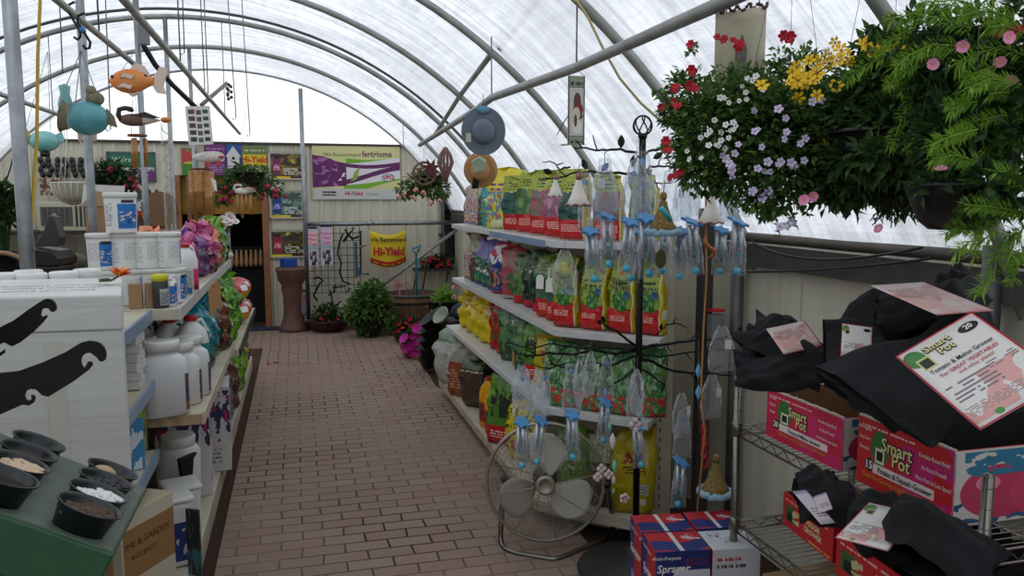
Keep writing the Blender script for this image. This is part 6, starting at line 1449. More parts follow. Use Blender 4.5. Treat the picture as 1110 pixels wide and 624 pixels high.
mb = MB(); mb.lathe([(.006, .0), (.028, .02), (.034, .05), (.02, .09), (.026, .12), (.0, .13)], 14, Matrix.Translation((-.075, 0, .0)), sx=.8); mb.put('drape', TP, t)
mb = MB(); mb.ball((.03, 0, .075), .032, 12, sc=(1.1, 1, .9)); mb.ball((.02, -.01, .105), .02, 10); mb.put('head', MOSSY, t)
mb = MB(); mb.prism([(.06, -.02), (.105, -.035), (.095, .01), (.07, .04)], -.008, .008, RX); mb.put('tail', MOSSY, t)
for x in (-.03, .02):
 mb = MB(); mb.lathe([(.008, -.09), (.01, -.06), (.012, -.05)], 10, Matrix.Translation((x, 0, 0))); mb.put('foot', FW, t)
hk = at(88, 55, y=3.5) - p
wires(t, [Vector((-.07, 0, .12)), Vector((-.04, 0, .06)), Vector((.05, 0, .05))], Vector((hk.x, 0, hk.z)), WIRE, .0016)
p = at(43, 153, y=4.4)
t = thing('bird_pot', 'small glassy turquoise and yellow fish pot behind the thick steel post', 'ornament', p)
mb = MB(); mb.ball((.02, 0, 0), .06, 16, sc=(1.15, .9, .85)); mb.put('body', mat('turquoise_glass', (120, 190, 190), .12, 0, .9, var=.3), t)
mb = MB(); mb.ball((-.075, 0, .02), .045, 12, sc=(.8, .6, 1.2)); mb.put('yellow_end', mat('yellow_glass', (206, 190, 90), .2, var=.3), t)
fin(t, [(.05, .02), (.1, .05), (.11, .0), (.07, -.01)], .01, mat('turquoise_glass', (120, 190, 190)))
mb = MB(); mb.lathe([(.02, -.075), (.025, -.05)], 12, Matrix.Translation((.02, 0, 0))); mb.put('foot', DKPL, t)
wires(t, [Vector((-.06, 0, .05)), Vector((.05, 0, .05))], Vector((.06, 0, RZ - p.z)))
def goose(label, px, py, y, s=1., bamboo=0, flip=1, c=((52, 42, 40), (196, 186, 172), (104, 78, 66))):
 p = at(px, py, y=y); t = thing('goose_ornament', label, 'ornament', p)
 DK, LT, BR_ = mat('goose_dark%d' % c[0][0], c[0], .6), mat('goose_light', c[1], .6), mat('goose_brown%d' % c[2][0], c[2], .6)
 mb = MB(); pr = [(-.075, .006), (-.06, .022), (-.02, .032), (.03, .026), (.07, .012), (.10, .003)]
 for x, r in pr:
  for k in range(12): a = 2 * PI * k / 12; mb.v.append(Vector((x * s * flip, r * .8 * s * math.cos(a), r * s * math.sin(a))))
 for i in range(5):
  for k in range(12): mb.face([i * 12 + k, i * 12 + (k + 1) % 12, (i + 1) * 12 + (k + 1) % 12, (i + 1) * 12 + k], None, 0 if pr[i][0] < .03 else 1, True)
 mb.put('body', [BR_, LT], t, sub=1)
 mb = MB(); mb.tube([(x * s * flip, 0, z * s) for x, z in ((-.06, .0), (-.075, .02), (-.07, .045), (-.045, .052), (-.02, .046), (-.01, .04))], [.014 * s, .012 * s, .011 * s, .011 * s, .013 * s, .005 * s], 10); mb.put('neck', DK if not bamboo else LT, t)
 mb = MB(); mb.prism([(-.02 * flip * s, .018 * s), (.04 * flip * s, .036 * s), (.10 * flip * s, .012 * s), (.03 * flip * s, .012 * s)], -.02 * s, .02 * s, RX); mb.put('wing', DK if not bamboo else LT, t)
 wires(t, [Vector((0, 0, .02))], Vector((0, 0, RZ - p.z)))
 for k in range(bamboo):
  mb = MB(); x = (-.05 + .034 * k) * s; L = (.16, .20, .14, .17)[k % 4] * s; mb.tube([(x, -.0 + .01 * (k % 2), -.03), (x, 0, -.03 - L)], .011 * s, 10); mb.put('bamboo_tube', BAMB, t)
 return t
goose('dark-necked wild goose ornament hung under the orange fish', 148, 130, 4.6, 1.15)
goose('white goose wind chime with three bamboo tubes in front of the shop doorway', 264, 207, 7.2, 1., 4, 1, ((230, 228, 220), (226, 224, 216), (228, 226, 218)))
def bamboo(label, px, py, y, n, r, L, spread, cut=True):
 p = at(px, py, y=y); t = thing('bamboo_chime', label, 'wind chime', p); q = random.Random(px)
 mb = MB(); mb.lathe([(0, 0), (spread, 0), (spread, .012), (0, .012)], 16); mb.put('top_disc', WOOD, t)
 for k in range(n):
  a = 2 * PI * k / n + .3; x, yy = spread * .75 * math.cos(a), spread * .75 * math.sin(a); l = L * q.uniform(.72, 1.)
  mb = MB(); mb.tube([(x, yy, -.01), (x, yy, -l * .5), (x, yy, -l * .5 - .001), (x, yy, -l * .52), (x, yy, -l)], [r, r, r * 1.12, r, r * .96], 12); mb.put('bamboo_tube', BAMB, t)
 wires(t, [Vector((spread * .6, 0, .01)), Vector((-spread * .6, 0, .01))], Vector((0, 0, max(.05, RZ - p.z - .0))))
 return t
bamboo('thin bamboo wind chime hanging below the wild goose ornament', 149, 148, 4.8, 3, .012, .22, .05)
bamboo('large bamboo wind chime with thick tubes hanging over the colourful bags', 218, 184, 6.4, 6, .034, .40, .075)
mb = MB(); p = at(232, 200, y=6.3); mb.prism([(-.02, .05), (.015, .03), (.02, -.05), (-.0, -.04)], -.002, .002, RX); tag(mb.put('paper_tag', TAGW, None, p), 'white paper tag dangling beside the large bamboo wind chime', 'tag')
p = at(224, 170, y=6.3); t = thing('hanging_fish', 'white and red fish ornament above the large bamboo wind chime', 'ornament', p, R_(12))
mb = MB(); pr = [(-.10, .018), (-.06, .03), (0, .042), (.06, .042), (.10, .03), (.125, .008)]
for x, r in pr:
 for k in range(12): a = 2 * PI * k / 12; mb.v.append(Vector((x, r * .5 * math.cos(a), r * math.sin(a) + .01 * math.sin(x * 9))))
for i in range(5):
 for k in range(12): mb.face([i * 12 + k, i * 12 + (k + 1) % 12, (i + 1) * 12 + (k + 1) % 12, (i + 1) * 12 + k], None, 0, True)
mb.put('body', mat('white_fish', (214, 206, 198), .5, var=.3, vscale=40), t, sub=1)
RF = mat('red_fin', (196, 70, 64), .5)
fin(t, [(-.10, .02), (-.17, .06), (-.17, -.05), (-.10, -.02)], .01, RF, 'tail'); fin(t, [(-.02, -.035), (.0, -.08), (.03, -.06), (.03, -.035)], .01, RF); fin(t, [(.06, -.03), (.08, -.075), (.10, -.05), (.09, -.02)], .01, RF); fin(t, [(.075, .005), (.125, .012), (.12, -.004), (.08, -.008)], .046, mat('red_mouth', (186, 30, 40), .5), 'mouth')
wires(t, [Vector((0, 0, .04))], Vector((0, 0, RZ - p.z)))
p = at(216, 136, y=5.6)
t = thing('photo_plaque', 'white hanging plaque printed with rows of small dark pictures', 'plaque', p, R_(-3), rot=(0, R_(-3), R_(5)))
PQ = printed('print_plaque', (222, 222, 218), [q for k in range(5) for q in [('r', (.1, .08 + k * .18, .36, .20 + k * .18), (60 + 12 * k, 64, 66)), ('r', (.42, .06 + k * .18, .62, .18 + k * .18), (90, 100 - 6 * k, 96)), ('r', (.68, .09 + k * .18, .9, .19 + k * .18), (50, 54 + 8 * k, 56))]], .4)
mb = MB(); mb.box((0, 0, 0), (.15, .006, .245)); mb.put('board', PQ, t)
wires(t, [Vector((-.06, 0, .12)), Vector((.06, 0, .12))], Vector((0, 0, RZ - p.z)))
mb = MB()
p = at(248, 95, y=5.9)
t = thing('beaded_charm', 'small dark beaded charm at the joint of the hanging pipes', 'ornament', p)
for k in range(9): mb.ball((.015 * math.sin(k * 2), 0, -.012 * k + .02), .012, 8)
mb.put('beads', mat('dark_beads', (52, 44, 42), .5), t); wires(t, [Vector((0, 0, .02))], Vector((.0, 0, RZ - p.z)))
p = at(182, 232, y=5.6); zt_ = at(182, 130, y=5.6).z
t = thing('spiral_tube', 'tall clear tube with a thin coiled wire and an orange cap', 'garden stake', (p.x, 5.6, .0))
H_ = zt_
mb = MB(); mb.lathe([(.034, 1.25), (.034, H_ - .02)], 18, cap=False); mb.put('clear_tube', clear_plastic('clear_tube', (244, 244, 240), .06, .1, .1, 10), t)
mb = MB(); mb.tube([(.026 * math.cos(a * .9), .026 * math.sin(a * .9), 1.27 + (H_ - 1.32) * a / 60) for a in [k * .5 for k in range(121)]], .0022, 5); mb.put('coil', mat('olive_wire', (130, 120, 70), .5), t)
mb = MB(); mb.ball((0, 0, H_), .032, 14, sc=(1, 1, .6)); mb.put('cap', mat('orange_cap', (206, 130, 50), .5), t)
mb = MB(); mb.tube([(0, 0, .0), (0, 0, 1.3)], .012, 8); mb.put('stake', PIPE, t)
t.location.x = at(182, 180, y=5.6).x
def hook(label, pts_, y, m, r=.005):
 mb = MB(); mb.tube([at(a, b, y=y) for a, b in pts_], r, 7); tag(mb.put('s_hook', m), label, 'hook', 'black hooks hung from the grey pipe')
hook('black open hook hanging from the grey pipe end, the left of the pair', ((81, 2), (75, 5), (74, 12), (82, 26), (87, 34), (87, 40), (84, 43), (80, 40)), 3.4, BLACK)
hook('black open hook with a blue band hanging above the round teal pot', ((92, 14), (85, 17), (84, 24), (93, 38), (98, 46), (97, 52), (93, 53), (90, 49)), 3.35, BLACK)
mb = MB(); mb.tube([at(88, 30, y=3.35), at(91, 35, y=3.35)], .0085, 8); tag(mb.put('blue_band', mat('blue_tape', (40, 130, 190), .5)), 'blue band wrapped round the black hook above the round teal pot', 'band')
for i, (a, b, c, d_) in enumerate(((199, 0, 200, 57), (217, 0, 222, 97), (245, 0, 256, 128), (262, 28, 271, 146), (118, 25, 120, 140), (67, 0, 68, 78))):
 p0, p1 = at(a, b, y=4.4 + .3 * i if i < 4 else 4.2), at(c, d_, y=4.4 + .3 * i if i < 4 else 4.2)
 dz = math.sqrt(max(.1, HR ** 2 - (p0.x - CX) ** 2)) - .03
 mb = MB(); mb.tube([Vector((p0.x, p0.y, dz)), p1, p1 + Vector((-.012, 0, -.012)), p1 + Vector((-.022, 0, .002))], .003, 5)
 tag(mb.put('hanging_hook_wire', WIRE), ('long thin wire hook above the big bamboo chime', 'thin wire hook hanging beside the photo plaque', 'thin wire hook by the beaded charm', 'thin wire hook at the tip of the long grey pipe', 'thin wire hanging just left of the orange fish', 'thin wire hanging near the black open hooks')[i], 'wire hook', 'thin hanging wires')
# ============================================================ HATS, HANGING CARD, BANNER STRIP
p = at(524, 142, y=4.35)
t = thing('sun_hat', 'grey-blue wide-brimmed sun hat facing out under the bent pipe', 'hat', p)
HM = mat('grey_blue_felt', (104, 116, 130), .8, var=.06, bump=.15, bscale=120)
fw = (CC - p).normalized(); Xh = Vector((0, 0, 1)).cross(fw).normalized(); Yh = fw.cross(Xh)
M = Matrix((Xh, Yh, fw)).transposed().to_4x4(); M.translation = p; t.matrix_world = M
mb = MB(); R0 = .122
mb.lathe([(R0, .004), (R0 * 1.0, -.002), (R0 * .75, -.012), (.068, -.012), (.064, .012), (.058, .04), (.045, .058), (.02, .064), (0, .06)], 44, sy=1.08); mb.put('felt', HM, t)
mb = MB(); mb.lathe([(.0655, -.006), (.0665, .014), (.064, .015)], 40, sy=1.08, cap=False); mb.put('band', mat('grey_hat_band', (84, 94, 106), .7), t)
mb = MB(); mb.lathe([(0, 0), (.036, 0), (.036, .003), (0, .003)], 24, Matrix.Translation((0, .115, .012)), sy=.6); mb.put('round_label', printed('print_hatlabel', (90, 150, 170), [('e', (.5, .5, .3, .3), (210, 214, 210))]), t)
mb = MB(); mb.box((-.082, -.035, .006), (.028, .048, .002)); mb.put('price_tag', mat('cream_tag', (206, 200, 176), .6), t)
mb = MB(); mb.tube([(0, .13, 0), (0, .17, -.01), (0, .20, -.02)], .002, 5); mb.put('hook', BLACK, t)
p = at(521, 184, y=4.6)
t = thing('sun_hat', 'tan wide-brimmed hat hanging edge-on below the grey-blue hat', 'hat', p)
fw = (CC - p + Vector((-.6, 0, -.9))).normalized(); Xh = Vector((0, 0, 1)).cross(fw).normalized(); Yh = fw.cross(Xh)
M = Matrix((Xh, Yh, fw)).transposed().to_4x4(); M.translation = p; t.matrix_world = M
mb = MB(); mb.lathe([(.105, .0), (.105, .006), (.085, .016), (.060, .012), (.055, .05), (.04, .07), (0, .072)], 36, sx=.95); mb.put('felt', mat('tan_felt', (186, 138, 90), .8, bump=.2), t)
mb = MB(); mb.prism([(-.03, .0), (.03, .01), (.04, .06), (.0, .085), (-.045, .06)], .02, .08); mb.put('green_scarf', mat('pale_green_cloth', (172, 190, 160), .8), t)
mb = MB(); mb.prism([(-.05, -.10), (-.01, -.10), (.0, -.01), (-.03, .0)], .05, .06); mb.put('black_strap', DKPL, t)
mb = MB(); mb.tube([(0, .09, .03), (.0, .15, .02)], .002, 5); mb.put('string', WIRE, t)
p0, p1 = at(617, 82, y=3.05), at(632, 157, y=3.05)
t = thing('hanging_plaque', 'narrow pale hanging plaque with a painted bird-like figure over the top branch', 'plaque', ((p0.x + p1.x) / 2, 3.05, (p0.z + p1.z) / 2))
W_, H_ = abs(p1.x - p0.x) * 1.15, abs(p0.z - p1.z)
PL = printed('print_plaque_tall', (196, 194, 180), [('r', (.0, .0, .08, 1), (70, 72, 66)), ('r', (.92, 0, 1, 1), (70, 72, 66)), ('r', (.0, .12, 1, .13), (60, 60, 56)), ('r', (.0, .83, 1, .84), (60, 60, 56)), ('r', (.08, .0, .92, .12), (140, 150, 130)), ('r', (.08, .84, .92, 1), (140, 150, 130)), ('l', (.15, .86, .9, .97), (50, 60, 50), 1, 6), ('l', (.15, .02, .9, .1), (50, 60, 50), 1, 6),
 ('e', (.55, .62, .22, .14), (90, 56, 56)), ('e', (.6, .52, .30, .10), (120, 40, 44)), ('e', (.65, .42, .26, .05), (70, 96, 60)), ('e', (.5, .45, .22, .10), (206, 196, 176)), ('e', (.55, .26, .30, .10), (222, 220, 212)), ('e', (.45, .35, .10, .09), (110, 60, 40))], .5)
mb = MB(); mb.box((0, 0, 0), (W_, .006, H_)); mb.put('board', PL, t)
mb = MB(); mb.tube([(-W_ / 2, 0, H_ / 2), (0, .01, H_ / 2 + .03), (W_ / 2, 0, H_ / 2)], .0015, 5)
for k in range(3): mb.tube([(-W_ * .5, -.006, -.02 - .0 * k), (-W_ * .5 - .03 - .01 * k, -.012, -.06 - .02 * k)], .0018, 4)
mb.put('wire_twigs', WIRE, t)
mb = MB(); mb.tube([(-W_ * .9, 0, -H_ / 2 - .002), (-W_ * .3, 0, -H_ / 2 + .002)], .004, 6); mb.put('lower_bar', PIPE, t)
y_ = 2.15
p0, p1 = at(778, 22, y=y_), at(828, 52, y=y_)
t = thing('canvas_hanging', 'stiff pale canvas hanging with a beaded top edge above the red flowers', 'hanging', ((p0.x + p1.x) / 2, y_, p1.z), R_(-6))
W_ = (p1.x - p0.x); H_ = at(800, 14, y=y_).z - p1.z
CV = mat('pale_canvas', (192, 184, 160), .85, var=.12, vscale=20)
mb = MB()
def cf(u, v): return ((u - .5) * W_, .012 * math.sin(PI * 2 * u), -.12 + (H_ + .12 + .02 * u) * v)
mb.grid(cf, 12, 8); o = mb.put('canvas', CV, t); o.modifiers.new('th', 'SOLIDIFY').thickness = .004
mb = MB(); mb.prism([(-.025, -.08), (.005, -.08), (.01, -.01), (-.005, .03), (-.02, -.01)], .013, .022, RX); mb.put('grey_patch', mat('grey_patch', (112, 108, 98), .8, var=.4, vscale=60), t)
mb = MB(); q = random.Random(2)
for k in range(34):
 u = k / 33; mb.ball(((u - .5) * W_ * 1.08, q.uniform(-.01, .01), H_ + .005 + .02 * u + .008 * math.sin(k)), .0055, 6)
mb.put('bead_fringe', mat('brown_beads', (74, 50, 40), .5), t)
wires(t, [Vector((-W_ * .3, 0, H_))], Vector((-W_ * .3, 0, H_ + .35)), WIRE, .002); wires(t, [Vector((W_ * .35, 0, H_))], Vector((W_ * .35, 0, H_ + .3)), WIRE, .002)
# ============================================================ THE FAR WALL
YW = YB - .035
def wrect(px0, py0, px1, py1, y=YW):
 a, b = at(px0, py0, y=y), at(px1, py1, y=y); c = at(px0, py1, y=y)
 return (a.x + b.x) / 2, (a.z + b.z) / 2, abs(b.x - a.x), abs(a.z - b.z)
def sign(name, label, cat, rect, m, frame=None, y=YW, th=.012, rot=0.):
 cx, cz, w_, h_ = wrect(*rect, y=y)
 t = thing(name, label, cat, (cx, y, cz), rot=(0, rot, 0)); mb = MB(); mb.box((0, 0, 0), (w_, th, h_)); mb.put('panel', m, t)
 if frame:
  mb = MB()
  for s in (-1, 1): mb.box((s * w_ / 2, -.004, 0), (.02, th + .012, h_ + .02)); mb.box((0, -.004, s * h_ / 2), (w_, th + .012, .02))
  mb.put('frame', frame, t)
 return t, w_, h_
PUR = (110, 32, 104)
BAN = printed('print_banner', (216, 214, 150), [('w', (.86, -.12, -.12, 3.1, 0, .07), (110, 176, 40), (.38, .2, 1, 1)), ('w', (.14, .30, -.05, 5, 0, .12), (116, 180, 46), (.35, .2, 1, 1)), ('w', (.50, .06, -.05, 4, 0, .20), (230, 228, 228)), ('w', (.80, -.12, -.12, 3.1, 0, .035), (100, 30, 96)), ('w', (.27, .28, -.05, 5, 0, .045), (100, 30, 96)),
 ('e', (.0, .52, .34, .30), (106, 34, 100)), ('n', (.0, .25, .38, .66), (96, 26, 92), 8, .47, 5), ('n', (.0, .25, .28, .78), (166, 104, 166), 9, .55, 7), ('e', (.86, .41, .075, .075), (30, 50, 110)), ('e', (.86, .41, .068, .062), (222, 222, 222)), ('r', (0, 0, 1, .20), (204, 204, 198)), ('r', (.10, .07, .26, .15), (18, 18, 20))], .4)
t, w_, h_ = sign('recommendation_banner', 'large purple green and white banner recommending a plant food brand on the end wall', 'banner', (338, 157.5, 434, 216), BAN)
text('We Recommend', h_ * .10, mat('olive_ink', (70, 84, 30), .5), t, (-w_ * .165, -.007, h_ * .335)); text('ferti\u2022lome', h_ * .16, INKP, t, (w_ * .235, -.007, h_ * .35), bold=.02, sx=.86)
text('VPG', h_ * .11, mat('crimson_ink', (180, 24, 40), .5), t, (w_ * .36, -.007, -h_ * .09), bold=.03); text('ferti-lome', h_ * .065, INKW, t, (-w_ * .32, -.007, -h_ * .39), bold=.02)
text('Hi-Yield', h_ * .10, mat('crimson_ink', (180, 24, 40)), t, (-w_ * .04, -.007, -h_ * .39), bold=.03); text('Grass', h_ * .085, mat('grey_green_ink', (110, 130, 100), .5), t, (w_ * .17, -.007, -h_ * .40))
mb = MB(); mb.leaf(Vector((-.05 * w_, -.008, -.12 * h_)), Vector((.5, 0, .8)), Vector((0, -1, 0)), h_ * .28, h_ * .07); mb.leaf(Vector((-.08 * w_, -.008, -.16 * h_)), Vector((.8, 0, .5)), Vector((0, -1, 0)), h_ * .22, h_ * .06); mb.put('grasshopper_print', mat('leaf_green_print', (150, 180, 40), .5), t)
def poster(label, rect, bcol, bg1, bg2, seed):
 m = printed('print_poster%d' % seed, (196, 196, 184), [('r', (.05, .08, .95, .92), bg1), ('n', (.05, .08, .95, .92), bg2, 4, .5, seed), ('n', (.35, .3, .95, .9), (200, 190, 60) if seed != 2 else (140, 180, 160), 5, .62, seed + 3), ('l', (.42, .16, .95, .42), (226, 224, 214), 4, 6), ('r', (.05, .03, .62, .10), (226, 196, 20)), ('r', (.62, .03, .95, .10), (60, 40, 40)),
 ('r', (.10, .16, .34, .74), bcol), ('r', (.15, .74, .29, .84), (24, 24, 26)), ('r', (.12, .30, .32, .56), tuple(min(255, int(c * 1.35)) for c in bcol)), ('l', (.13, .34, .31, .52), (230, 230, 226), 3, 12)], .5)
 return sign('product_poster', label, 'poster', rect, m, mat('pale_frame', (190, 186, 166), .6))
poster('top framed poster with a magenta bottle and yellow flowers', (291, 164, 329, 194), (120, 40, 80), (70, 50, 40), (130, 120, 50), 1)
poster('framed poster with a blue bottle on a misty teal ground in the poster column', (292, 206, 329, 236), (30, 60, 130), (70, 90, 84), (110, 140, 130), 2)
poster('bottom framed poster with a red bottle and yellow-green lettering', (292, 249, 331, 278), (150, 30, 60), (60, 50, 36), (90, 84, 40), 3)
t, w_, h_ = sign('brand_sign', 'green and yellow sign with red lettering above the right side of the doorway', 'sign', (262, 158, 290, 187), printed('print_hysign', (108, 128, 66), [('r', (0, .28, 1, .68), (222, 196, 30)), ('l', (.1, .8, .9, .92), (200, 206, 180), 1, 8), ('l', (.1, .06, .9, .2), (200, 206, 180), 2, 8)]), None)
text('Hi-Yield', h_ * .34, mat('crimson_ink', (180, 24, 40)), t, (0, -.007, -h_ * .02), bold=.03, sx=.85)
t, w_, h_ = sign('brand_sign', 'purple sign with a black and white logo left of the birdhouse picture', 'sign', (221, 155, 246, 190), printed('print_purplesign', (116, 44, 116), [('l', (.1, .8, .9, .9), (180, 140, 180), 1, 8), ('r', (.1, .46, .62, .60), (20, 20, 22)), ('e', (.8, .53, .12, .09), (220, 220, 220)), ('e', (.8, .53, .07, .05), (20, 20, 20)), ('l', (.1, .1, .9, .36), (180, 140, 180), 4, 9), ('l', (.14, .5, .58, .56), (230, 230, 230), 1, 18)]))
t, w_, h_ = sign('birdhouse_sign', 'small sign with a white birdhouse on a blue ground', 'sign', (244, 156, 262, 184), mat('blue_sign', (44, 84, 150), .6))
mb = MB(); mb.prism([(-w_ * .38, -h_ * .45), (w_ * .38, -h_ * .45), (w_ * .38, h_ * .0), (w_ * .5, h_ * .0), (0, h_ * .42), (-w_ * .5, h_ * .0), (-w_ * .38, h_ * .0)], .008, .03, RX); mb.put('birdhouse', mat('birdhouse_white', (214, 214, 210), .6), t)
mb = MB(); mb.lathe([(0, 0), (w_ * .1, 0), (w_ * .1, .004), (0, .004)], 14, Matrix.Translation((0, -.03, -h_ * .05)) @ RX); mb.box((w_ * .12, -.035, -h_ * .55), (.05, .02, .14)); mb.put('opening', DKPL, t)
t, w_, h_ = sign('plant_sign', 'green leafy sign behind the white and red fish', 'sign', (196, 160, 214, 190), printed('print_leafsign', (84, 110, 60), [('n', (0, .5, 1, 1), (120, 130, 80), 4, .5, 2), ('r', (0, .0, 1, .4), (70, 130, 40)), ('r', (.1, .42, .9, .5), (210, 190, 60))]))
t, w_, h_ = sign('welcome_sign', 'green purple and white framed sign partly behind the fuchsia basket', 'sign', (116, 165, 169, 196), printed('print_welcomesign', (34, 116, 80), [('r', (0, 0, 1, .36), (120, 40, 110)), ('r', (0, .36, 1, .48), (206, 206, 200)), ('l', (.4, .37, .95, .47), (30, 30, 34), 1, 6)]), mat('grey_blue_frame', (74, 90, 100), .5))
text("We're", h_ * .24, INKW, t, (-w_ * .2, -.008, h_ * .24)); text('Grow', h_ * .17, INKW, t, (w_ * .22, -.008, -h_ * .30))
cx, cz, w_, h_ = wrect(401, 252, 440, 286, y=10.18)
t = thing('cloth_banner', 'yellow and red curved cloth banner hung by strings from the level pipe', 'banner', (cx, 10.18, cz))
YC = printed('print_yellowcloth', (222, 192, 22), [('r', (0, .0, 1, .17), (180, 28, 24)), ('l', (.05, .04, .95, .13), (222, 192, 22), 1, 9)], .6)
mb = MB(); mb.grid(lambda u, v: ((u - .5) * w_, -.07 * math.sin(PI * u), (v - .5) * h_ - .06 * math.sin(PI * u) * 1.0 + .03), 20, 8); o = mb.put('cloth', YC, t); o.modifiers.new('th', 'SOLIDIFY').thickness = .004
text('We Recommend', h_ * .20, INKK, t, (0, -.088, h_ * .30 - .01), sx=.80, bold=.02); text('Hi-Yield', h_ * .36, mat('crimson_ink', (180, 24, 40)), t, (0, -.088, -h_ * .02 - .03), sx=.82, bold=.04)
mb = MB()
for s, px in ((-1, 398), (1, 442)): mb.tube([(s * w_ / 2, 0, h_ / 2 + .03), at(px, 241, y=10.18) - t.location], .003, 5)
mb.put('string', BLACK, t)
cx, cz, w_, h_ = wrect(333, 245, 391, 316, y=10.3)
t = thing('wire_grid_panel', 'black wire grid panel on the end wall hung with black brackets', 'grid panel', (cx, 10.3, cz))
mb = MB()
for k in range(9): mb.tube([(-w_ / 2 + w_ * k / 8, 0, -h_ / 2), (-w_ / 2 + w_ * k / 8, 0, h_ / 2)], .004, 5)
for k in range(10): mb.tube([(-w_ / 2, 0, -h_ / 2 + h_ * k / 9), (w_ / 2, 0, -h_ / 2 + h_ * k / 9)], .004, 5)
mb.put('wire_grid', BLACK, t)
for s in (-1, 1):
 mb = MB(); mb.tube([(s * w_ * .5, .0, h_ * .4), (s * w_ * .5, .22, h_ * .4)], .006, 6); mb.put('wall_hook', BLACK, t)
def curl(label, pix, y, r=.011, cat='bracket', m=BLACK, nm='plant_bracket'):
 P_ = [at(a, b, y=y) for a, b in pix]; mb = MB(); mb.tube(P_, r, 7); return tag(mb.put(nm, m), label, cat, 'black brackets on the wire grid')
curl('large black curved plant bracket on the wire grid', ((372, 253), (368, 262), (366, 275), (370, 285), (368, 295), (372, 305), (380, 308)), 10.24)
curl('knotted black bracket at the top of the wire grid', ((372, 262), (378, 254), (384, 247), (374, 249), (382, 259), (389, 256)), 10.23, .016)
curl('straight black bracket with a hooked foot on the right of the wire grid', ((391, 250), (391, 266), (398, 266), (391, 268), (391, 297), (400, 297)), 10.24)
curl('scrolled black bracket low on the wire grid', ((356, 320), (362, 316), (364, 308), (360, 312), (374, 310), (375, 318), (380, 312)), 10.22)
curl('black bracket dangling below the wire grid', ((358, 314), (361, 330), (364, 340), (360, 335), (370, 326)), 10.22)
curl('short black bracket with knobs on the left of the wire grid', ((340, 302), (345, 300), (350, 304), (346, 308), (340, 320), (344, 326)), 10.22, .013)
mb = MB(); cx, cz, w_, h_ = wrect(384, 262, 388, 300, y=10.25); mb.box((cx, 10.25, cz), (w_, .05, h_)); mb.box((cx + .03, 10.25, cz - h_ * .35), (.04, .04, .1)); tag(mb.put('hanging_garden_tool', mat('blue_grey_tool', (60, 90, 110), .4), bev=.004), 'slim blue and silver tool hanging on the right of the wire grid', 'tool')
def pcage(label, rect, y, col):
 cx, cz, w_, h_ = wrect(*rect, y=y); d_ = .09
 m = printed('print_cage%d%d' % col[:2], (196, 186, 204), [('r', (.05, .55, .95, .93), col), ('r', (0, .44, 1, .54), (150, 180, 190)), ('n', (.15, .1, .85, .4), (40, 50, 44), 5, .47, 2), ('r', (.3, .02, .7, .1), (40, 30, 30)), ('r', (1, 0, 2, 1), (150, 150, 160))], .6)
 t = thing('plant_cage_carton' if rect[1] > 300 else 'hanging_plant_carton', label, 'carton', (cx, y, cz - h_ / 2)); mb = MB(); mb.box((0, 0, h_ / 2), (w_, d_, h_)); mb.put('carton', m, t, bev=.003)
 for k, s_ in enumerate(('Indoor', 'Plant', 'Cage')): text(s_, h_ * .115, mat('cherry_ink', (190, 60, 66), .5) if col[2] < 130 else mat('rose_ink', (206, 96, 140), .5), t, (0, -d_ / 2 - .001, h_ * (.84 - .12 * k)), bold=.02, sx=.9)
 mb = MB(); mb.box((0, 0, h_ + .012), (w_ * .9, d_ * .5, .025)); mb.put('top_clip', DKPL, t)
 return t
pcage('pale carton with red lettering hung on the wire grid beside the grey pipe', (333.5, 248, 345.5, 288), 10.18, (232, 196, 190))
pcage('pale carton with pink lettering hung on the wire grid', (347, 246, 361, 287), 10.17, (228, 190, 214))
pcage('pale carton with pink lettering standing on the floor under the wire grid', (325, 316, 337.5, 352), at(331, 352, z=.03).y, (226, 190, 206))
p = at(317, 351, z=0); p.y = min(p.y, 10.2)
t = thing('pedestal', 'tall brown turned urn pedestal beside the shop doorway', 'pedestal', (at(317, 330, y=10.1).x, 10.12, .012))
hz_ = at(317, 291, y=10.12).z
mb = MB(); k = hz_ / .75; PD = mat('brown_pedestal', (96, 66, 54), .6, var=.3, vscale=20, bump=.3)
mb.lathe([(.17, 0), (.18, .03), (.15, .06), (.14, .10), (.12, .14), (.105, .25), (.11, .42), (.13, .50), (.12, .54), (.16, .60), (.175, .68), (.19, .72), (.19, .75), (.16, .76)] if k < 0 else [(a, b * k) for a, b in [(.17, 0), (.18, .03), (.15, .06), (.14, .10), (.12, .14), (.105, .25), (.11, .42), (.13, .50), (.12, .54), (.16, .60), (.175, .68), (.19, .72), (.19, .75), (.16, .76)]], 28); mb.put('column', PD, t)
mb = MB(); mb.box((0, 0, .05), (.17, .14, .1)); tag(mb.put('blue_box', mat('blue_box', (24, 70, 150), .4), None, (t.location.x - .03, 10.12, hz_ + .025), (0, 0, .4), .004), 'small bright blue box resting on the brown pedestal', 'box')
bx = at(447, 335, y=10.0).x
t = thing('barrel_planter', 'half barrel planter with metal hoops standing before the end wall', 'planter', (bx, 10.03, .0))
zb = at(447, 321, y=9.8).z
STV = NT('barrel_staves'); uv = STV.n('ShaderNodeUVMap').outputs[0]; sp = STV.n('ShaderNodeSeparateXYZ'); STV.l(uv, sp.inputs[0])
fr = STV.math('FRACT', STV.math('MULTIPLY', sp.outputs[0], 26)); g = STV.math('GREATER_THAN', fr, .08); fl = STV.math('FLOOR', STV.math('MULTIPLY', sp.outputs[0], 26))
nn = STV.n('ShaderNodeTexWhiteNoise'); nn.noise_dimensions = '1D'; STV.l(fl, nn.inputs['W'])
STV.done(STV.bsdf(STV.mix(g, lin((40, 28, 22)), STV.mix(nn.outputs['Value'], lin((120, 82, 60)), lin((92, 62, 46)))), .75))
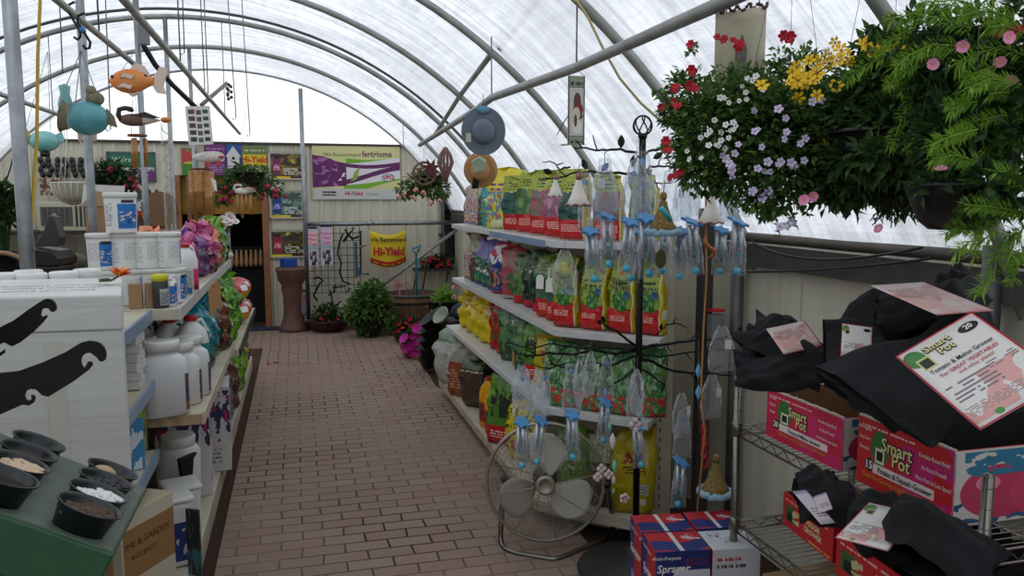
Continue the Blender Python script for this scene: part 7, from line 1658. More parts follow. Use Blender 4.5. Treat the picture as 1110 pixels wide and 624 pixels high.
mb = MB(); mb.lathe([(.28, 0), (.32, zb * .35), (.345, zb * .7), (.34, zb), (.31, zb), (.30, zb - .06), (0, zb - .07)], 44); mb.put('staves', STV.m, t)
for z in (.12, .75):
 mb = MB(); r = .28 + .065 * z + .004; mb.lathe([(r + .012, zb * z), (r + .02, zb * z + .035)], 44, cap=False); mb.put('metal_hoop', mat('dark_hoop', (60, 62, 64), .5, .6), t)
mb = MB(); mb.tube([(.335 * math.cos(a), .335 * math.sin(a), zb + .005) for a in [2 * PI * k / 44 for k in range(44)]], .018, 8, closed=True); mb.put('rim', mat('grey_green_rim', (70, 84, 80), .5), t)
t = thing('wall_shelf', 'long dark shelf on the end wall carrying the window air conditioner', 'shelf')
zs = at(70, 250, y=10.1).z
mb = MB(); mb.box((-2.95, 10.25, zs - .02), (1.5, .5, .04)); mb.put('board', mat('dark_table', (58, 50, 42)), t, bev=.003)
for x in (-3.6, -2.3):
 mb = MB(); mb.box((x, 10.25, (zs - .04) / 2), (.06, .4, zs - .04)); mb.put('leg', mat('dark_table', (58, 50, 42)), t)
cx, cz, w_, h_ = wrect(41, 219, 98, 247, y=10.05)
t = thing('air_conditioner', 'beige window air conditioner with dark grilles on the wall shelf', 'air conditioner', (cx, 10.18, zs + .002))
h_ = at(70, 219, y=10.05).z - zs
mb = MB(); mb.box((0, 0, h_ / 2), (w_, .3, h_)); mb.put('housing', mat('beige_plastic', (196, 190, 166), .5), t, bev=.008)
mb = MB(); mb.box((-w_ * .14, -.152, h_ * .5), (w_ * .62, .012, h_ * .66)); mb.put('intake_grille', mat('grille_dark', (56, 58, 56), .6), t)
mb = MB()
for k in range(9): mb.box((-w_ * .14, -.16, h_ * (.2 + .075 * k)), (w_ * .62, .006, .006))
for k in range(6): mb.box((-w_ * (.42 - .11 * k), -.16, h_ * .5), (.006, .006, h_ * .64))
mb.put('grille_bars', mat('grille_grey', (130, 130, 122), .6), t)
for k in range(3):
 mb = MB(); mb.box((w_ * (.25 + .085 * k), -.153, h_ * .5), (w_ * .045, .01, h_ * .72)); mb.put('vent_slot', mat('grille_dark', (56, 58, 56)), t)
cx, cz, w_, h_ = wrect(38, 169, 97, 195, y=10.3)
t = thing('picket_rack', 'white picket rack hung with black hardware above the air conditioner', 'rack', (cx, 10.40, cz))
PK = mat('cream_picket', (196, 190, 172), .7)
for k in range(7):
 mb = MB(); mb.box((-w_ / 2 + w_ * k / 6, 0, 0), (.06, .02, h_ * .95)); mb.put('picket', PK, t)
mb = MB(); mb.box((0, .02, h_ * .5), (w_ * 1.08, .02, .05)); mb.box((0, .02, -h_ * .5), (w_ * 1.08, .02, .05)); mb.put('rail', PK, t)
q = random.Random(8)
for k in range(7):
 x = -w_ / 2 + w_ * (k + .5) / 6.6
 mb = MB()
 for j in range(4): mb.ball((x + q.uniform(-.015, .015), -.0, h_ * (.34 - .2 * j)), .032, 8, sc=(1, .5, 1.4))
 tag(mb.put('black_hardware', DKPL, None, (cx, 10.37, cz)), 'card of black hardware on the white picket rack, %s' % ('first from the thick post', 'second from the thick post', 'third from the thick post', 'middle one', 'third from the grey post', 'second from the grey post', 'beside the grey post')[k], 'hardware', 'black hardware cards')
cx, cz, w_, h_ = wrect(55, 198, 104, 222, y=8.6)
t = thing('wire_hanging_basket', 'white wire hanging basket with a pale liner in front of the air conditioner', 'basket', (cx, 8.6, cz - h_ / 2))
r = w_ / 2; mb = MB()
mb.tube([(r * math.cos(a), r * math.sin(a), h_) for a in [2 * PI * k / 36 for k in range(36)]], .006, 6, closed=True)
for k in range(22):
 a = 2 * PI * k / 22; mb.tube([(r * math.cos(a) * c_, r * math.sin(a) * c_, h_ * (1 - math.sqrt(max(0, 1 - c_ ** 2)))) for c_ in (1, .96, .86, .7, .45, .1)], .004, 5)
for k in range(3): a = 2 * PI * k / 3 + .4; mb.tube([(r * math.cos(a), r * math.sin(a), h_), (0, 0, h_ + .75)], .004, 5)
mb.put('wire_frame', WHITE, t)
mb = MB(); mb.lathe([(r * .2, .02), (r * .66, h_ * .25), (r * .85, h_ * .5), (r * .96, h_ * .97)], 30, cap=False); mb.put('liner', mat('pale_liner', (188, 182, 156), .8), t)
mb = MB(); mb.box((0, 0, .1), (.2, .02, .2)); tag(mb.put('framed_picture', printed('print_smallpic', (90, 60, 50), [('n', (0, 0, 1, 1), (180, 160, 130), 4, .5, 2)]), None, (at(52, 210, y=10.2).x, 10.3, zs + .40)), 'small reddish picture leaning above the air conditioner', 'picture')
mb = MB(); mb.tube([at(a, b, y=10.2) for a, b in ((0, 200), (7, 195), (12, 180), (14, 170), (13, 160))], .008, 6); tag(mb.put('black_cable', DKPL), 'black cable loop hanging on the end wall at the far left', 'cable')
# ============================================================ PLANTS
LG1 = leaf_mat('leaf_green', (62, 96, 42), (108, 140, 66), .4); LG2 = leaf_mat('leaf_dark', (36, 62, 30), (68, 98, 48), .35); LG3 = leaf_mat('leaf_fern', (100, 146, 40), (150, 188, 70), .45); LG4 = leaf_mat('leaf_purple', (54, 24, 34), (50, 60, 36))
LG5 = leaf_mat('leaf_mid', (52, 84, 40), (84, 116, 58), .38)
def petal_flower(n, r, w_, mats, cup=.15, center=.2, seed=0, cm=1, double=False):
 mb = MB(); q = random.Random(seed)
 for L in range(2 if double else 1):
  for k in range(n):
   a = 2 * PI * (k + .5 * L) / n + q.uniform(-.1, .1); d = Vector((math.cos(a), math.sin(a), cup + .25 * L)).normalized(); s = Vector((-math.sin(a), math.cos(a), 0))
   rr = r * (1 - .25 * L); b = len(mb.v); p = d * rr * .12
   mb.v += [p, d * rr * .55 + s * w_ * rr, d * rr * .9 + s * w_ * .85 * rr, d * rr, d * rr * .9 - s * w_ * .85 * rr, d * rr * .55 - s * w_ * rr]
   mb.face([b, b + 1, b + 2, b + 3, b + 4, b + 5], None, 0)
 mb.ball((0, 0, r * .06), r * center, 6, mi=cm, sc=(1, 1, .6))
 return mb.mesh('flower', mats)
YC_ = mat('yellow_petal', (244, 200, 20), .6); RC = mat('red_petal', (178, 10, 34), .6); LC = mat('lilac_petal', (206, 192, 226), .6); WP_ = mat('white_petal', (232, 232, 228), .6); PC = mat('pink_petal', (226, 140, 172), .6)
EYE_Y = mat('flower_eye_yellow', (220, 190, 60), .7); EYE_O = mat('flower_eye_amber', (170, 110, 30), .7); EYE_D = mat('flower_eye_dark', (70, 16, 24), .7); MAG = mat('magenta_petal', (196, 40, 150), .6); FUC = mat('fuchsia_petal', (170, 20, 56), .6); PPK = mat('peach_petal', (226, 160, 160), .6)
F_Y = petal_flower(6, .022, .26, [YC_, EYE_O], .15, .2, 1); F_R = petal_flower(6, .02, .34, [RC, EYE_D], .3, .15, 2, double=True); F_L = petal_flower(5, .014, .38, [LC, EYE_Y], .1, .15, 3); F_W = petal_flower(5, .009, .38, [WP_, EYE_Y], .1, .15, 4); F_P = petal_flower(5, .026, .50, [PC, EYE_Y], .35, .18, 5)
F_M = petal_flower(6, .05, .45, [MAG, MAG], .6, .3, 6, double=True); F_F = petal_flower(4, .035, .4, [FUC, mat('violet_petal', (90, 30, 90), .6)], -1.2, .35, 7); F_PK = petal_flower(4, .035, .4, [PPK, FUC], -1.0, .3, 8); F_RR = petal_flower(6, .03, .45, [RC, RC], .6, .3, 9, double=True)
def blob_pts(blobs, n, q, shell=.55):
 out = []; tot = sum(b[1] ** 2 for b in blobs)
 for c, r, *sc in blobs:
  k = int(n * r ** 2 / tot)
  s = sc[0] if sc else (1, 1, 1)
  for _ in range(k):
   d = Vector((q.gauss(0, 1), q.gauss(0, 1), q.gauss(0, 1))).normalized(); rr = r * (shell + (1 - shell) * q.random() ** .6) * (1 + .12 * math.sin(7 * d.x + 5 * d.z))
   out.append((c + Vector((d.x * s[0], d.y * s[1], d.z * s[2])) * rr, d))
 return out
def leafmass(mb, blobs, n, L, W, q, root=None, shell=.5, droop=.3, mi=0):
 for p, d in blob_pts(blobs, n, q, shell):
  dd = (d + Vector((q.gauss(0, .6), q.gauss(0, .6), q.gauss(0, .5) - droop))).normalized()
  l = L * q.uniform(.6, 1.25); mb.leaf(p, dd, Vector((q.gauss(0, .4), q.gauss(0, .4), 1)), l, W * l / L, mi=mi)
def stems(mb, root, targets, r=.0016, sag=.06):
 for p in targets:
  m = root.lerp(p, .5) + Vector((0, 0, sag)); mb.tube([root, root.lerp(m, .5) * .5 + m * .5, m, p], [r * 1.6, r * 1.3, r, r * .6], 4, cap=False)
def flowers(root, mesh, pts, nm, q, facing=None, scale=(.8, 1.2)):
 for p in pts:
  o = link(nm, mesh, root, p - root.location)
  f = ((facing or (CC - p)).normalized() + Vector((q.gauss(0, .35), q.gauss(0, .35), q.gauss(0, .35) + .3))).normalized()
  o.rotation_euler = f.to_track_quat('Z', 'Y').to_euler(); s = q.uniform(*scale); o.scale = (s, s, s)
def potmesh(r, h):
 mb = MB(); mb.lathe([(r * .55, 0), (r * .75, h * .2), (r * .95, h * .75), (r, h), (r * 1.04, h), (r * 1.04, h + .01), (r * .97, h + .01), (r * .9, h * .8), (0, h * .75)], 30); return mb
def hangers(t, r, h, top, m=WIRE):
 mb = MB()
 for k in range(3): a = 2 * PI * k / 3; mb.tube([(r * math.cos(a), r * math.sin(a), h), (0, 0, top)], .0009, 4)
 mb.put('hanger_wire', m, t)
def scatter(pix, d0, d1, q, jit=3):
 return [at(px + q.uniform(-jit, jit), py + q.uniform(-jit, jit), d=q.uniform(d0, d1)) for px, py in pix]
q = random.Random(11)
c = at(850, 165, d=2.25)
t = thing('hanging_flower_basket', 'hanging basket of red, white, yellow and lilac flowers spilling over its dark pot', 'hanging basket', c + Vector((0, 0, -.02)))
potmesh(.13, .13).put('pot', DKPL, t); hangers(t, .13, .13, .75)
def blobs_px(lst):
 out = []
 for px, py, d, rp in lst: out.append((at(px, py, d=d), rp * d / F_PX))
 return out
B1 = blobs_px([(800, 112, 2.2, 42), (770, 135, 2.15, 45), (765, 175, 2.15, 38), (745, 105, 2.25, 28), (830, 140, 2.15, 55), (860, 95, 2.3, 45), (880, 140, 2.2, 55), (850, 185, 2.1, 45), (830, 215, 2.05, 22), (800, 195, 2.1, 30), (900, 185, 2.2, 40), (730, 125, 2.2, 16), (742, 165, 2.2, 16)])
lo = t.location
mb = MB(); leafmass(mb, [(p - lo, r) for p, r in B1], 9500, .024, .012, q, shell=.25, mi=0); leafmass(mb, [(p - lo, r * .8) for p, r in B1], 2600, .03, .018, q, shell=.1, mi=1)
tg = [p - lo for p, d in blob_pts(B1, 120, q, .9)]; stems(mb, Vector((0, 0, .1)), tg)
trail = [[(838, 220), (842, 240), (846, 258)], [(812, 200), (818, 222), (822, 238)], [(855, 215), (858, 232), (862, 246)], [(868, 205), (872, 222), (878, 236)], [(725, 110), (715, 100), (710, 98)], [(745, 60), (752, 52), (752, 48)], [(730, 150), (718, 160), (716, 168)]]
for tr in trail:
 P_ = [at(a, b, d=2.05) - lo for a, b in tr]; mb.tube(P_, .0015, 4, mi=1)
 for k in range(len(P_) - 1):
  for s in range(6): mb.leaf(P_[k].lerp(P_[k + 1], s / 6), Vector((q.gauss(0, 1), q.gauss(0, .5), q.gauss(0, .6))), Vector((0, -.5, 1)), .02, .015)
tag(mb.put('foliage', [LG1, LG2], t), kind=None)
red = [(750, 47), (777, 41), (794, 46), (800, 50), (854, 43), (858, 40), (729, 95), (733, 93), (748, 75), (752, 77), (750, 92), (754, 95), (717, 118), (736, 117), (732, 113), (721, 157), (724, 162), (723, 153), (733, 190), (727, 193), (737, 187), (850, 40), (787, 42), (803, 47)]
flowers(t, F_R, scatter(red, 2.0, 2.1, q, 2), 'red_flower', q, scale=(.5, .8))
yel = [(858, 78), (864, 86), (870, 80), (876, 84), (855, 88), (862, 92), (871, 92), (880, 88), (866, 74), (884, 78), (888, 66), (896, 68), (900, 60), (905, 68), (912, 55), (878, 64), (830, 92), (824, 94), (866, 108), (886, 104), (894, 154), (908, 92), (904, 46), (922, 66), (930, 66), (936, 50), (915, 62)]
flowers(t, F_Y, scatter(yel, 1.98, 2.08, q, 2), 'yellow_flower', q, scale=(.65, 1.))
lil = [(818, 118), (845, 120), (852, 128), (880, 112), (892, 110), (872, 150), (850, 152), (820, 143), (800, 156), (783, 168), (790, 176), (795, 190), (792, 183), (798, 165), (825, 160), (832, 175), (842, 178), (848, 176), (858, 178), (862, 180), (870, 172), (830, 184), (835, 186), (822, 182), (851, 142), (820, 142), (833, 205), (828, 215), (836, 212), (815, 206), (846, 244), (858, 242), (852, 246), (818, 208), (788, 172), (796, 178), (866, 154)]
flowers(t, F_L, scatter(lil, 1.96, 2.05, q, 2), 'lilac_flower', q, scale=(.6, .9))
whi = [(782, 108), (788, 112), (778, 104), (812, 82), (816, 84), (808, 98), (822, 82), (811, 105), (785, 136), (790, 140), (795, 143), (780, 145), (768, 140), (775, 155), (782, 152), (770, 160), (790, 150), (798, 138), (762, 150), (772, 130), (776, 158), (745, 165), (748, 172), (762, 170), (800, 110), (767, 147), (792, 134), (786, 160), (806, 92), (825, 100)]
flowers(t, F_W, scatter(whi, 1.97, 2.06, q, 3), 'white_flower', q, scale=(.65, 1.05))
c = at(955, 185, d=2.0)
t = thing('hanging_flower_basket', 'dense dark-leaved hanging basket with trailing purplish stems in the middle of the three', 'hanging basket', c + Vector((0, 0, -.03)))
potmesh(.13, .12).put('pot', DKPL, t); hangers(t, .13, .12, .9); lo = t.location
B2 = blobs_px([(940, 110, 2.1, 48), (965, 90, 2.0, 50), (915, 140, 2.05, 40), (930, 180, 2.0, 42), (970, 150, 1.95, 50), (975, 195, 1.95, 35), (905, 195, 2.05, 30), (1000, 120, 1.9, 45), (1010, 175, 1.9, 35), (925, 212, 2.0, 18), (955, 55, 2.05, 25), (950, 172, 1.84, 26), (972, 178, 1.83, 24)])
mb = MB(); leafmass(mb, [(p - lo, r) for p, r in B2], 5200, .034, .017, q, shell=.25, mi=0); leafmass(mb, [(p - lo, r * .8) for p, r in B2], 2200, .04, .024, q, shell=.1, mi=1)
stems(mb, Vector((0, 0, .1)), [p - lo for p, d in blob_pts(B2, 80, q, .9)])
for k in range(26):
 x0 = q.uniform(950, 1020); P_ = [at(x0, 205, d=1.9) - lo, at(x0 + q.uniform(-10, 10), 222, d=1.88) - lo, at(x0 + q.uniform(-18, 18), 222 + q.uniform(8, 26), d=1.86) - lo]; mb.tube(P_, .0013, 4, mi=1)
 for j in range(2):
  for s in range(4): mb.leaf(P_[j].lerp(P_[j + 1], s / 4), Vector((q.gauss(0, 1), q.gauss(0, .5), q.gauss(0, .8))), Vector((0, -.5, 1)), .016, .009, mi=2)
mb.put('foliage', [LG5, LG2, LG4], t)
flowers(t, F_P, [at(872, 217, d=1.9), at(881, 213, d=1.92), at(953, 248, d=1.84)], 'pink_flower', q, scale=(.42, .55)); flowers(t, F_Y, scatter([(940, 48), (968, 52), (975, 48), (960, 58), (950, 55)], 1.9, 1.98, q), 'yellow_flower', q)
c = at(1040, 215, d=1.55)
t = thing('hanging_flower_basket', 'hanging basket with bright feathery fern sprays and pink flowers at the picture edge', 'hanging basket', c + Vector((0, 0, -.06)))
t['label'] = 'hanging basket of bright feathery fern sprays with pink flowers over the fabric planters'
potmesh(.095, .08).put('pot', DKPL, t); hangers(t, .095, .08, .8); lo = t.location
B3 = blobs_px([(1060, 100, 1.6, 60), (1040, 150, 1.55, 50), (1090, 150, 1.5, 50), (1090, 60, 1.6, 60), (1030, 70, 1.65, 50), (1100, 210, 1.5, 30), (1000, 40, 1.7, 30), (1140, 120, 1.55, 60), (1075, 205, 1.42, 26), (1010, 200, 1.5, 14)])
mb = MB(); leafmass(mb, [(p - lo, r) for p, r in B3], 4200, .034, .018, q, shell=.2, mi=0); stems(mb, Vector((0, 0, .1)), [p - lo for p, d in blob_pts(B3, 60, q, .9)]); mb.put('foliage', [LG2], t)
mb = MB()
def spray(P_, n, L, mi=0):
 m = len(P_) - 1
 for k in range(n):
  s = k / n * m; i = min(int(s), m - 1); p = P_[i].lerp(P_[i + 1], s - i); ax = (P_[i + 1] - P_[i]).normalized()
  for j in range(3):
   a = q.uniform(0, 6.28); sd = ax.cross(Vector((math.cos(a), math.sin(a), .3))).normalized(); d = (sd + ax * q.uniform(.3, .9)).normalized()
   mb.leaf(p, d, Vector((0, -.3, 1)), L * q.uniform(.7, 1.2), L * .17)
 mb.tube(P_, .0013, 4, cap=False)
sp_ = [((960, 60), (940, 70), (925, 80), (918, 86)), ((1000, 90), (985, 110), (975, 135), (965, 165)), ((1010, 80), (990, 85), (975, 100)), ((1060, 140), (1030, 148), (1008, 158)), ((1060, 175), (1035, 168), (1010, 172)), ((1080, 120), (1060, 130), (1045, 140), (1030, 150)), ((1100, 200), (1070, 200), (1045, 195)), ((1110, 230), (1080, 225), (1050, 222)), ((1090, 215), (1070, 240), (1060, 262), (1055, 280)), ((1110, 180), (1085, 170), (1065, 160)), ((1100, 90), (1075, 85), (1050, 95)), ((1110, 60), (1085, 50), (1055, 60), (1035, 75)), ((1050, 30), (1020, 20), (990, 15), (960, 22)), ((1060, 15), (1030, 5), (1000, 5)), ((1110, 130), (1085, 125), (1065, 130)), ((1110, 245), (1100, 260), (1092, 285)), ((1085, 240), (1070, 258), (1050, 262), (1035, 275)), ((1095, 250), (1078, 275), (1070, 300), (1062, 318)), ((1110, 110), (1090, 100), (1072, 102)), ((1040, 50), (1010, 48), (985, 60), (970, 75)), ((1010, 110), (998, 130), (990, 150), (980, 160)), ((1100, 20), (1070, 10), (1040, 18)), ((1110, 160), (1095, 150), (1080, 150)), ((1110, 200), (1095, 190), (1080, 185)), ((990, 30), (970, 40), (950, 58)), ((1080, 70), (1060, 78), (1045, 85)), ((1070, 245), (1055, 250), (1040, 245), (1030, 250)), ((1110, 270), (1100, 285), (1098, 305)), ((1075, 205), (1060, 215), (1045, 230)), ((1000, 60), (990, 72), (975, 80), (960, 95)), ((1110, 35), (1090, 28), (1070, 30)), ((1060, 110), (1045, 112), (1030, 120)),]
for s_ in sp_:
 d0 = q.uniform(1.38, 1.5) if s_[0][0] > 1030 else q.uniform(1.6, 1.7)
 spray([at(a, b, d=d0 - .02 * k) - lo for k, (a, b) in enumerate(s_)], 26, .024)
 if q.random() < .8: spray([at(a + q.uniform(-8, 8), b + q.uniform(-8, 8), d=d0 - .02 * k + .05) - lo for k, (a, b) in enumerate(s_)], 22, .022)
mb.put('fern_sprays', [LG3], t)
flowers(t, F_P, [at(1044, 50, d=1.42), at(1019, 184, d=1.4), at(1093, 41, d=1.44), at(1084, 68, d=1.5), at(1011, 70, d=1.5), at(1070, 84, d=1.5), at(1095, 88, d=1.48)], 'pink_flower', q, scale=(.46, .54)); flowers(t, F_R, scatter([(1080, 38), (1098, 36), (1104, 32), (1088, 34)], 1.45, 1.5, q), 'red_flower', q, scale=(.5, .6))
def fuchsia(label, px, py, y, blobs, fpix, fm, fn, potr=.16, lm=LG5, top=.8):
 c = at(px, py, y=y); t = thing('hanging_flower_basket', label, 'hanging basket', c); lo = t.location
 potmesh(potr, potr * .8).put('pot', DKPL, t); hangers(t, potr, potr * .8, top)
 B = [(at(a, b, y=y - .05) - lo, r * y / F_PX) for a, b, r in blobs]
 mb = MB(); leafmass(mb, B, 900, .06, .03, q, shell=.2); stems(mb, Vector((0, 0, .1)), [p for p, d in blob_pts(B, 40, q, .95)], .003); mb.put('foliage', [lm], t)
 flowers(t, fm, [at(a + q.uniform(-2, 2), b + q.uniform(-2, 2), y=y - .2) for a, b in fpix], fn, q, Vector((0, -.6, -.4)), (.9, 1.3))
fuchsia('hanging basket of dark red fuchsias in front of the shop doorway', 270, 202, 8.2, [(262, 195, 16), (250, 200, 14), (280, 196, 14), (296, 204, 10), (240, 212, 10)], [(240, 210), (245, 216), (252, 208), (262, 214), (272, 206), (285, 208), (295, 212), (302, 215), (308, 213), (300, 208), (238, 220), (250, 222), (292, 202), (283, 215), (256, 200), (246, 204)], F_F, 'fuchsia_flower')
fuchsia('hanging basket of dark fuchsias below the framed green sign', 118, 200, 8.8, [(118, 188, 14), (130, 192, 14), (106, 190, 10), (142, 198, 9)], [(118, 186), (122, 184), (135, 200), (142, 203), (146, 206), (138, 196), (130, 204), (148, 198)], F_F, 'fuchsia_flower', lm=LG2)
fuchsia('hanging basket with peach-pink flowers between the purple banner and the right shelves', 466, 204, 8.6, [(455, 198, 13), (468, 200, 14), (440, 206, 9), (480, 206, 9)], [(432, 214), (438, 212), (446, 214), (452, 216), (462, 218), (470, 220), (478, 216), (450, 206), (466, 224), (458, 210)], F_PK, 'pink_flower', lm=LG1)
for (nm, lb, px, py, m_, kind) in (('ring_ornament', 'round bronze filigree ornament beside the peach-pink basket', 460, 188, mat('bronze_filigree', (120, 92, 74), .5, .4), 'ring'), ('star_ornament', 'dark red spiky star ornament beside the round bronze ornament', 467, 183, mat('dark_red_star', (96, 34, 40), .5), 'star'), ('lantern_ornament', 'pinkish pointed filigree lantern hanging nearest the sun hat', 483, 176, mat('pink_bronze', (140, 104, 98), .5, .4), 'lan')):
 yy = 7.9 if kind != 'lan' else 7.6; p = at(px, py, y=yy); t = thing(nm, lb, 'ornament', p); mb = MB()
 if kind == 'ring':
  for r_, tt in ((.11, .014), (.06, .01)): mb.tube([(r_ * math.cos(a), 0, r_ * math.sin(a)) for a in [2 * PI * k / 24 for k in range(24)]], tt, 6, closed=True)
  for k in range(8): a = 2 * PI * k / 8; mb.tube([(.06 * math.cos(a), 0, .06 * math.sin(a)), (.11 * math.cos(a + .3), 0, .11 * math.sin(a + .3))], .008, 5)
 elif kind == 'star':
  mb.prism([((.11 if k % 2 else .05) * math.cos(PI * k / 8), (.11 if k % 2 else .05) * math.sin(PI * k / 8)) for k in range(16)], -.012, .012, RX)
 else:
  for k in range(6):
   a = PI * k / 6;
   for s in (-1, 1): mb.tube([(s * w_ * math.cos(a), s * w_ * math.sin(a), z) for w_, z in ((.0, -.2), (.03, -.12), (.075, .0), (.05, .08), (.01, .14))], .009, 5)
 mb.put('filigree', m_, t); wires(t, [Vector((0, 0, .1))], Vector((0, 0, max(.2, 2.15 - p.z))))
def bush(name, label, cat, px, py, blobs, L, W, lm, n, potr, poth, potm, fl=None, zf=0.012, y=None):
 c = at(px, py, z=zf);
 if y: c = Vector((at(px, py, y=y).x, y, zf))
 t = thing(name, label, cat, c); lo = t.location
 if potr: potmesh(potr, poth).put('pot', potm, t)
 B = [(at(a, b, y=c.y) - lo, r * c.y / F_PX) for a, b, r in blobs]
 mb = MB(); leafmass(mb, B, n, L, W, q, shell=.3); stems(mb, Vector((0, 0, poth * .8)), [p for p, d in blob_pts(B, 30, q, .95)], .004); mb.put('foliage', [lm], t)
 if fl:
  for m_, nm, pix, sc in fl: flowers(t, m_, [at(a + q.uniform(-1.5, 1.5), b + q.uniform(-1.5, 1.5), y=c.y - .12) for a, b in pix], nm, q, None, sc)
 return t
bush('potted_shrub', 'big leafy green potted shrub on the floor below the yellow cloth banner', 'plant', 402, 358, [(400, 330, 20), (388, 338, 14), (416, 338, 14), (404, 318, 13), (396, 350, 12)], .08, .045, LG1, 1700, .17, .2, DKPL, y=9.45)
bush('bowl_planter', 'low dark bowl of small plants with reddish flowers under the wire grid', 'plant', 356, 354, [(355, 338, 9), (346, 341, 7), (366, 340, 8)], .06, .03, LG2, 500, .26, .13, mat('maroon_bowl', (66, 26, 28), .5), [(F_RR, 'red_flower', [(348, 345), (356, 346), (364, 345), (352, 341)], (.6, .8))], y=10.0)
bush('flowering_plant', 'magenta flowering plant spilling into the aisle at the end of the right shelves', 'plant', 448, 388, [(445, 368, 11), (452, 362, 10), (450, 380, 9)], .05, .03, LG2, 420, .14, .14, mat('terracotta', (150, 84, 60), .7), [(F_M, 'magenta_flower', [(440, 368), (447, 364), (452, 358), (455, 366), (444, 374), (450, 372), (448, 382), (452, 384), (440, 376), (456, 358)], (.9, 1.3))], y=8.1)
bush('flowering_plant', 'low plant with small red flowers between the magenta plant and the barrel', 'plant', 437, 368, [(436, 354, 8), (446, 350, 9), (430, 356, 6)], .05, .03, LG2, 360, .12, .12, DKPL, [(F_RR, 'red_flower', [(432, 352), (437, 356), (441, 350), (446, 354), (450, 350), (430, 358), (454, 352), (444, 346)], (.8, 1.1))], y=9.0)
bush('leafy_plant', 'yellow-green leafy plant between the barrel and the far end of the right shelves', 'plant', 480, 372, [(480, 326, 10), (488, 330, 9), (474, 336, 7), (484, 318, 6)], .09, .05, LG3, 260, .16, .5, DKPL, [(F_PK, 'pink_flower', [(494, 312), (490, 322), (493, 302)], (.9, 1.2))], y=8.6)
p = at(470, 352, z=0); ty = 10.38; tx = at(470, 300, y=ty).x; tz = at(470, 290, y=ty).z
t = thing('plant_table', 'thin metal plant table with curved legs below the dark window', 'table', (tx, ty, 0))
mb = MB(); mb.box((0, 0, tz - .02), (.52, .24, .035)); mb.put('table_top', mat('dark_metal_tray', (66, 64, 60), .6, .3), t)
for i, x in enumerate((-.22, -.1, .2)):
 mb = MB(); mb.tube([(x, 0, tz - .03), (x - .05, -.0, tz * .6), (x - .02, 0, tz * .3), (x + .02, 0, .01)], .01, 6); mb.put('leg', BLACK, t)
bush('flowering_plant', 'row of red and pink flowers on the thin metal plant table', 'plant', 472, 288, [(462, 285, 7), (474, 283, 8), (485, 284, 7)], .05, .03, LG2, 420, .10, .08, DKPL, [(F_RR, 'red_flower', [(460, 286), (466, 284), (470, 281), (476, 282), (480, 285), (486, 281), (474, 287), (464, 280), (488, 286)], (.9, 1.2))], zf=tz + .0, y=ty - .02)
mb = MB(); c = at(451, 275, y=9.9); mb.tube([Vector((c.x, c.y, .0)), c + Vector((0, 0, -.12)), c, c + Vector((-.05, 0, .06)), c + Vector((.06, 0, .1)), c + Vector((.02, 0, .02))], .014, 7); tag(mb.put('teal_ornament', mat('teal_metal', (30, 120, 140), .4, .3)), 'small teal metal bird ornament by the plant table', 'ornament')
mb = MB(); c = at(478, 255, y=10.36); mb.tube([(c.x, c.y, tz), c + Vector((0, 0, -.1)), c + Vector((0, 0, .02)), c + Vector((.03, 0, .03))], .01, 6); mb.lathe([(.03, -.01), (.03, .03)], 12, Matrix.Translation(c)); tag(mb.put('hand_pump', mat('old_bronze', (80, 74, 62), .6, .4)), 'small old-fashioned pump ornament rising above the plant table', 'ornament')
mb = MB(); c = at(433, 310, y=9.9)
for k in range(16): a = 2 * PI * k / 16; mb.tube([c, c + Vector((.13 * math.cos(a), 0, .10 * math.sin(a)))], .004, 4)
mb.tube([c, Vector((c.x, c.y, .0))], .006, 5); tag(mb.put('pink_pinwheel', mat('faded_pink', (196, 120, 124), .6)), 'faded pink wire flower stake beside the yellow cloth banner', 'garden stake')
for k in range(5):
 mb = MB(); r = .11 + .006 * k; mb.lathe([(r * .8, 0), (r, .12), (r * 1.08, .125), (r * .96, .12), (r * .76, .012), (0, .01)], 24, Matrix.Rotation(R_(-14 - 6 * k), 4, 'Y'))
 tag(mb.put('black_tub', mat('dull_black', (40, 42, 44), .5), None, (at(466, 395, y=7.4).x + .02 + .014 * k, 7.40 - .02 * k, .05 + .10 * k)), 'black nursery tub in the leaning stack, %s' % ('bottom one', 'second from the bottom', 'middle one', 'second from the top', 'topmost')[k], 'tub', 'leaning stack of black nursery tubs')
mb = MB(); mb.lathe([(.03, 0), (.07, .03), (.09, .07), (.085, .075), (.065, .035), (0, .012)], 28, Matrix.Rotation(R_(-50), 4, 'Y') @ Matrix.Rotation(R_(20), 4, 'X')); tag(mb.put('shallow_bowl', mat('sage_bowl', (150, 160, 140), .4), None, (at(478, 352, y=7.1).x + .04, 7.1, .55)), 'pale green and tan tipped bowl above the stack of black tubs', 'bowl')
mb = MB(); mb.box((0, 0, .27), (.3, .3, .54)); tag(mb.put('dark_crate', mat('dark_crate', (34, 34, 36), .7), None, (at(486, 380, y=7.15).x + .1, 7.15, 0), (0, 0, .1), .01), 'dark crate behind the leaning black nursery tubs', 'crate')
mb = MB(); mb.ball((0, 0, .08), .1, 12, sc=(1.1, .9, .8)); tag(mb.put('navy_bundle', mat('navy_cloth', (28, 36, 56), .8), None, (at(481, 350, y=7.0).x + .17, 7.0, .545)), 'navy bundle on the dark crate beside the tipped bowl', 'bundle')
mb = MB(); mb.box((0, 0, .02), (.2, .12, .05)); tag(mb.put('brick', mat('loose_brick', (130, 70, 54), .8), None, (at(456, 384, z=.01).x, at(456, 384, z=.01).y - .25, .012), (0, 0, .3), .004), 'loose red brick lying under the magenta flowers', 'brick')
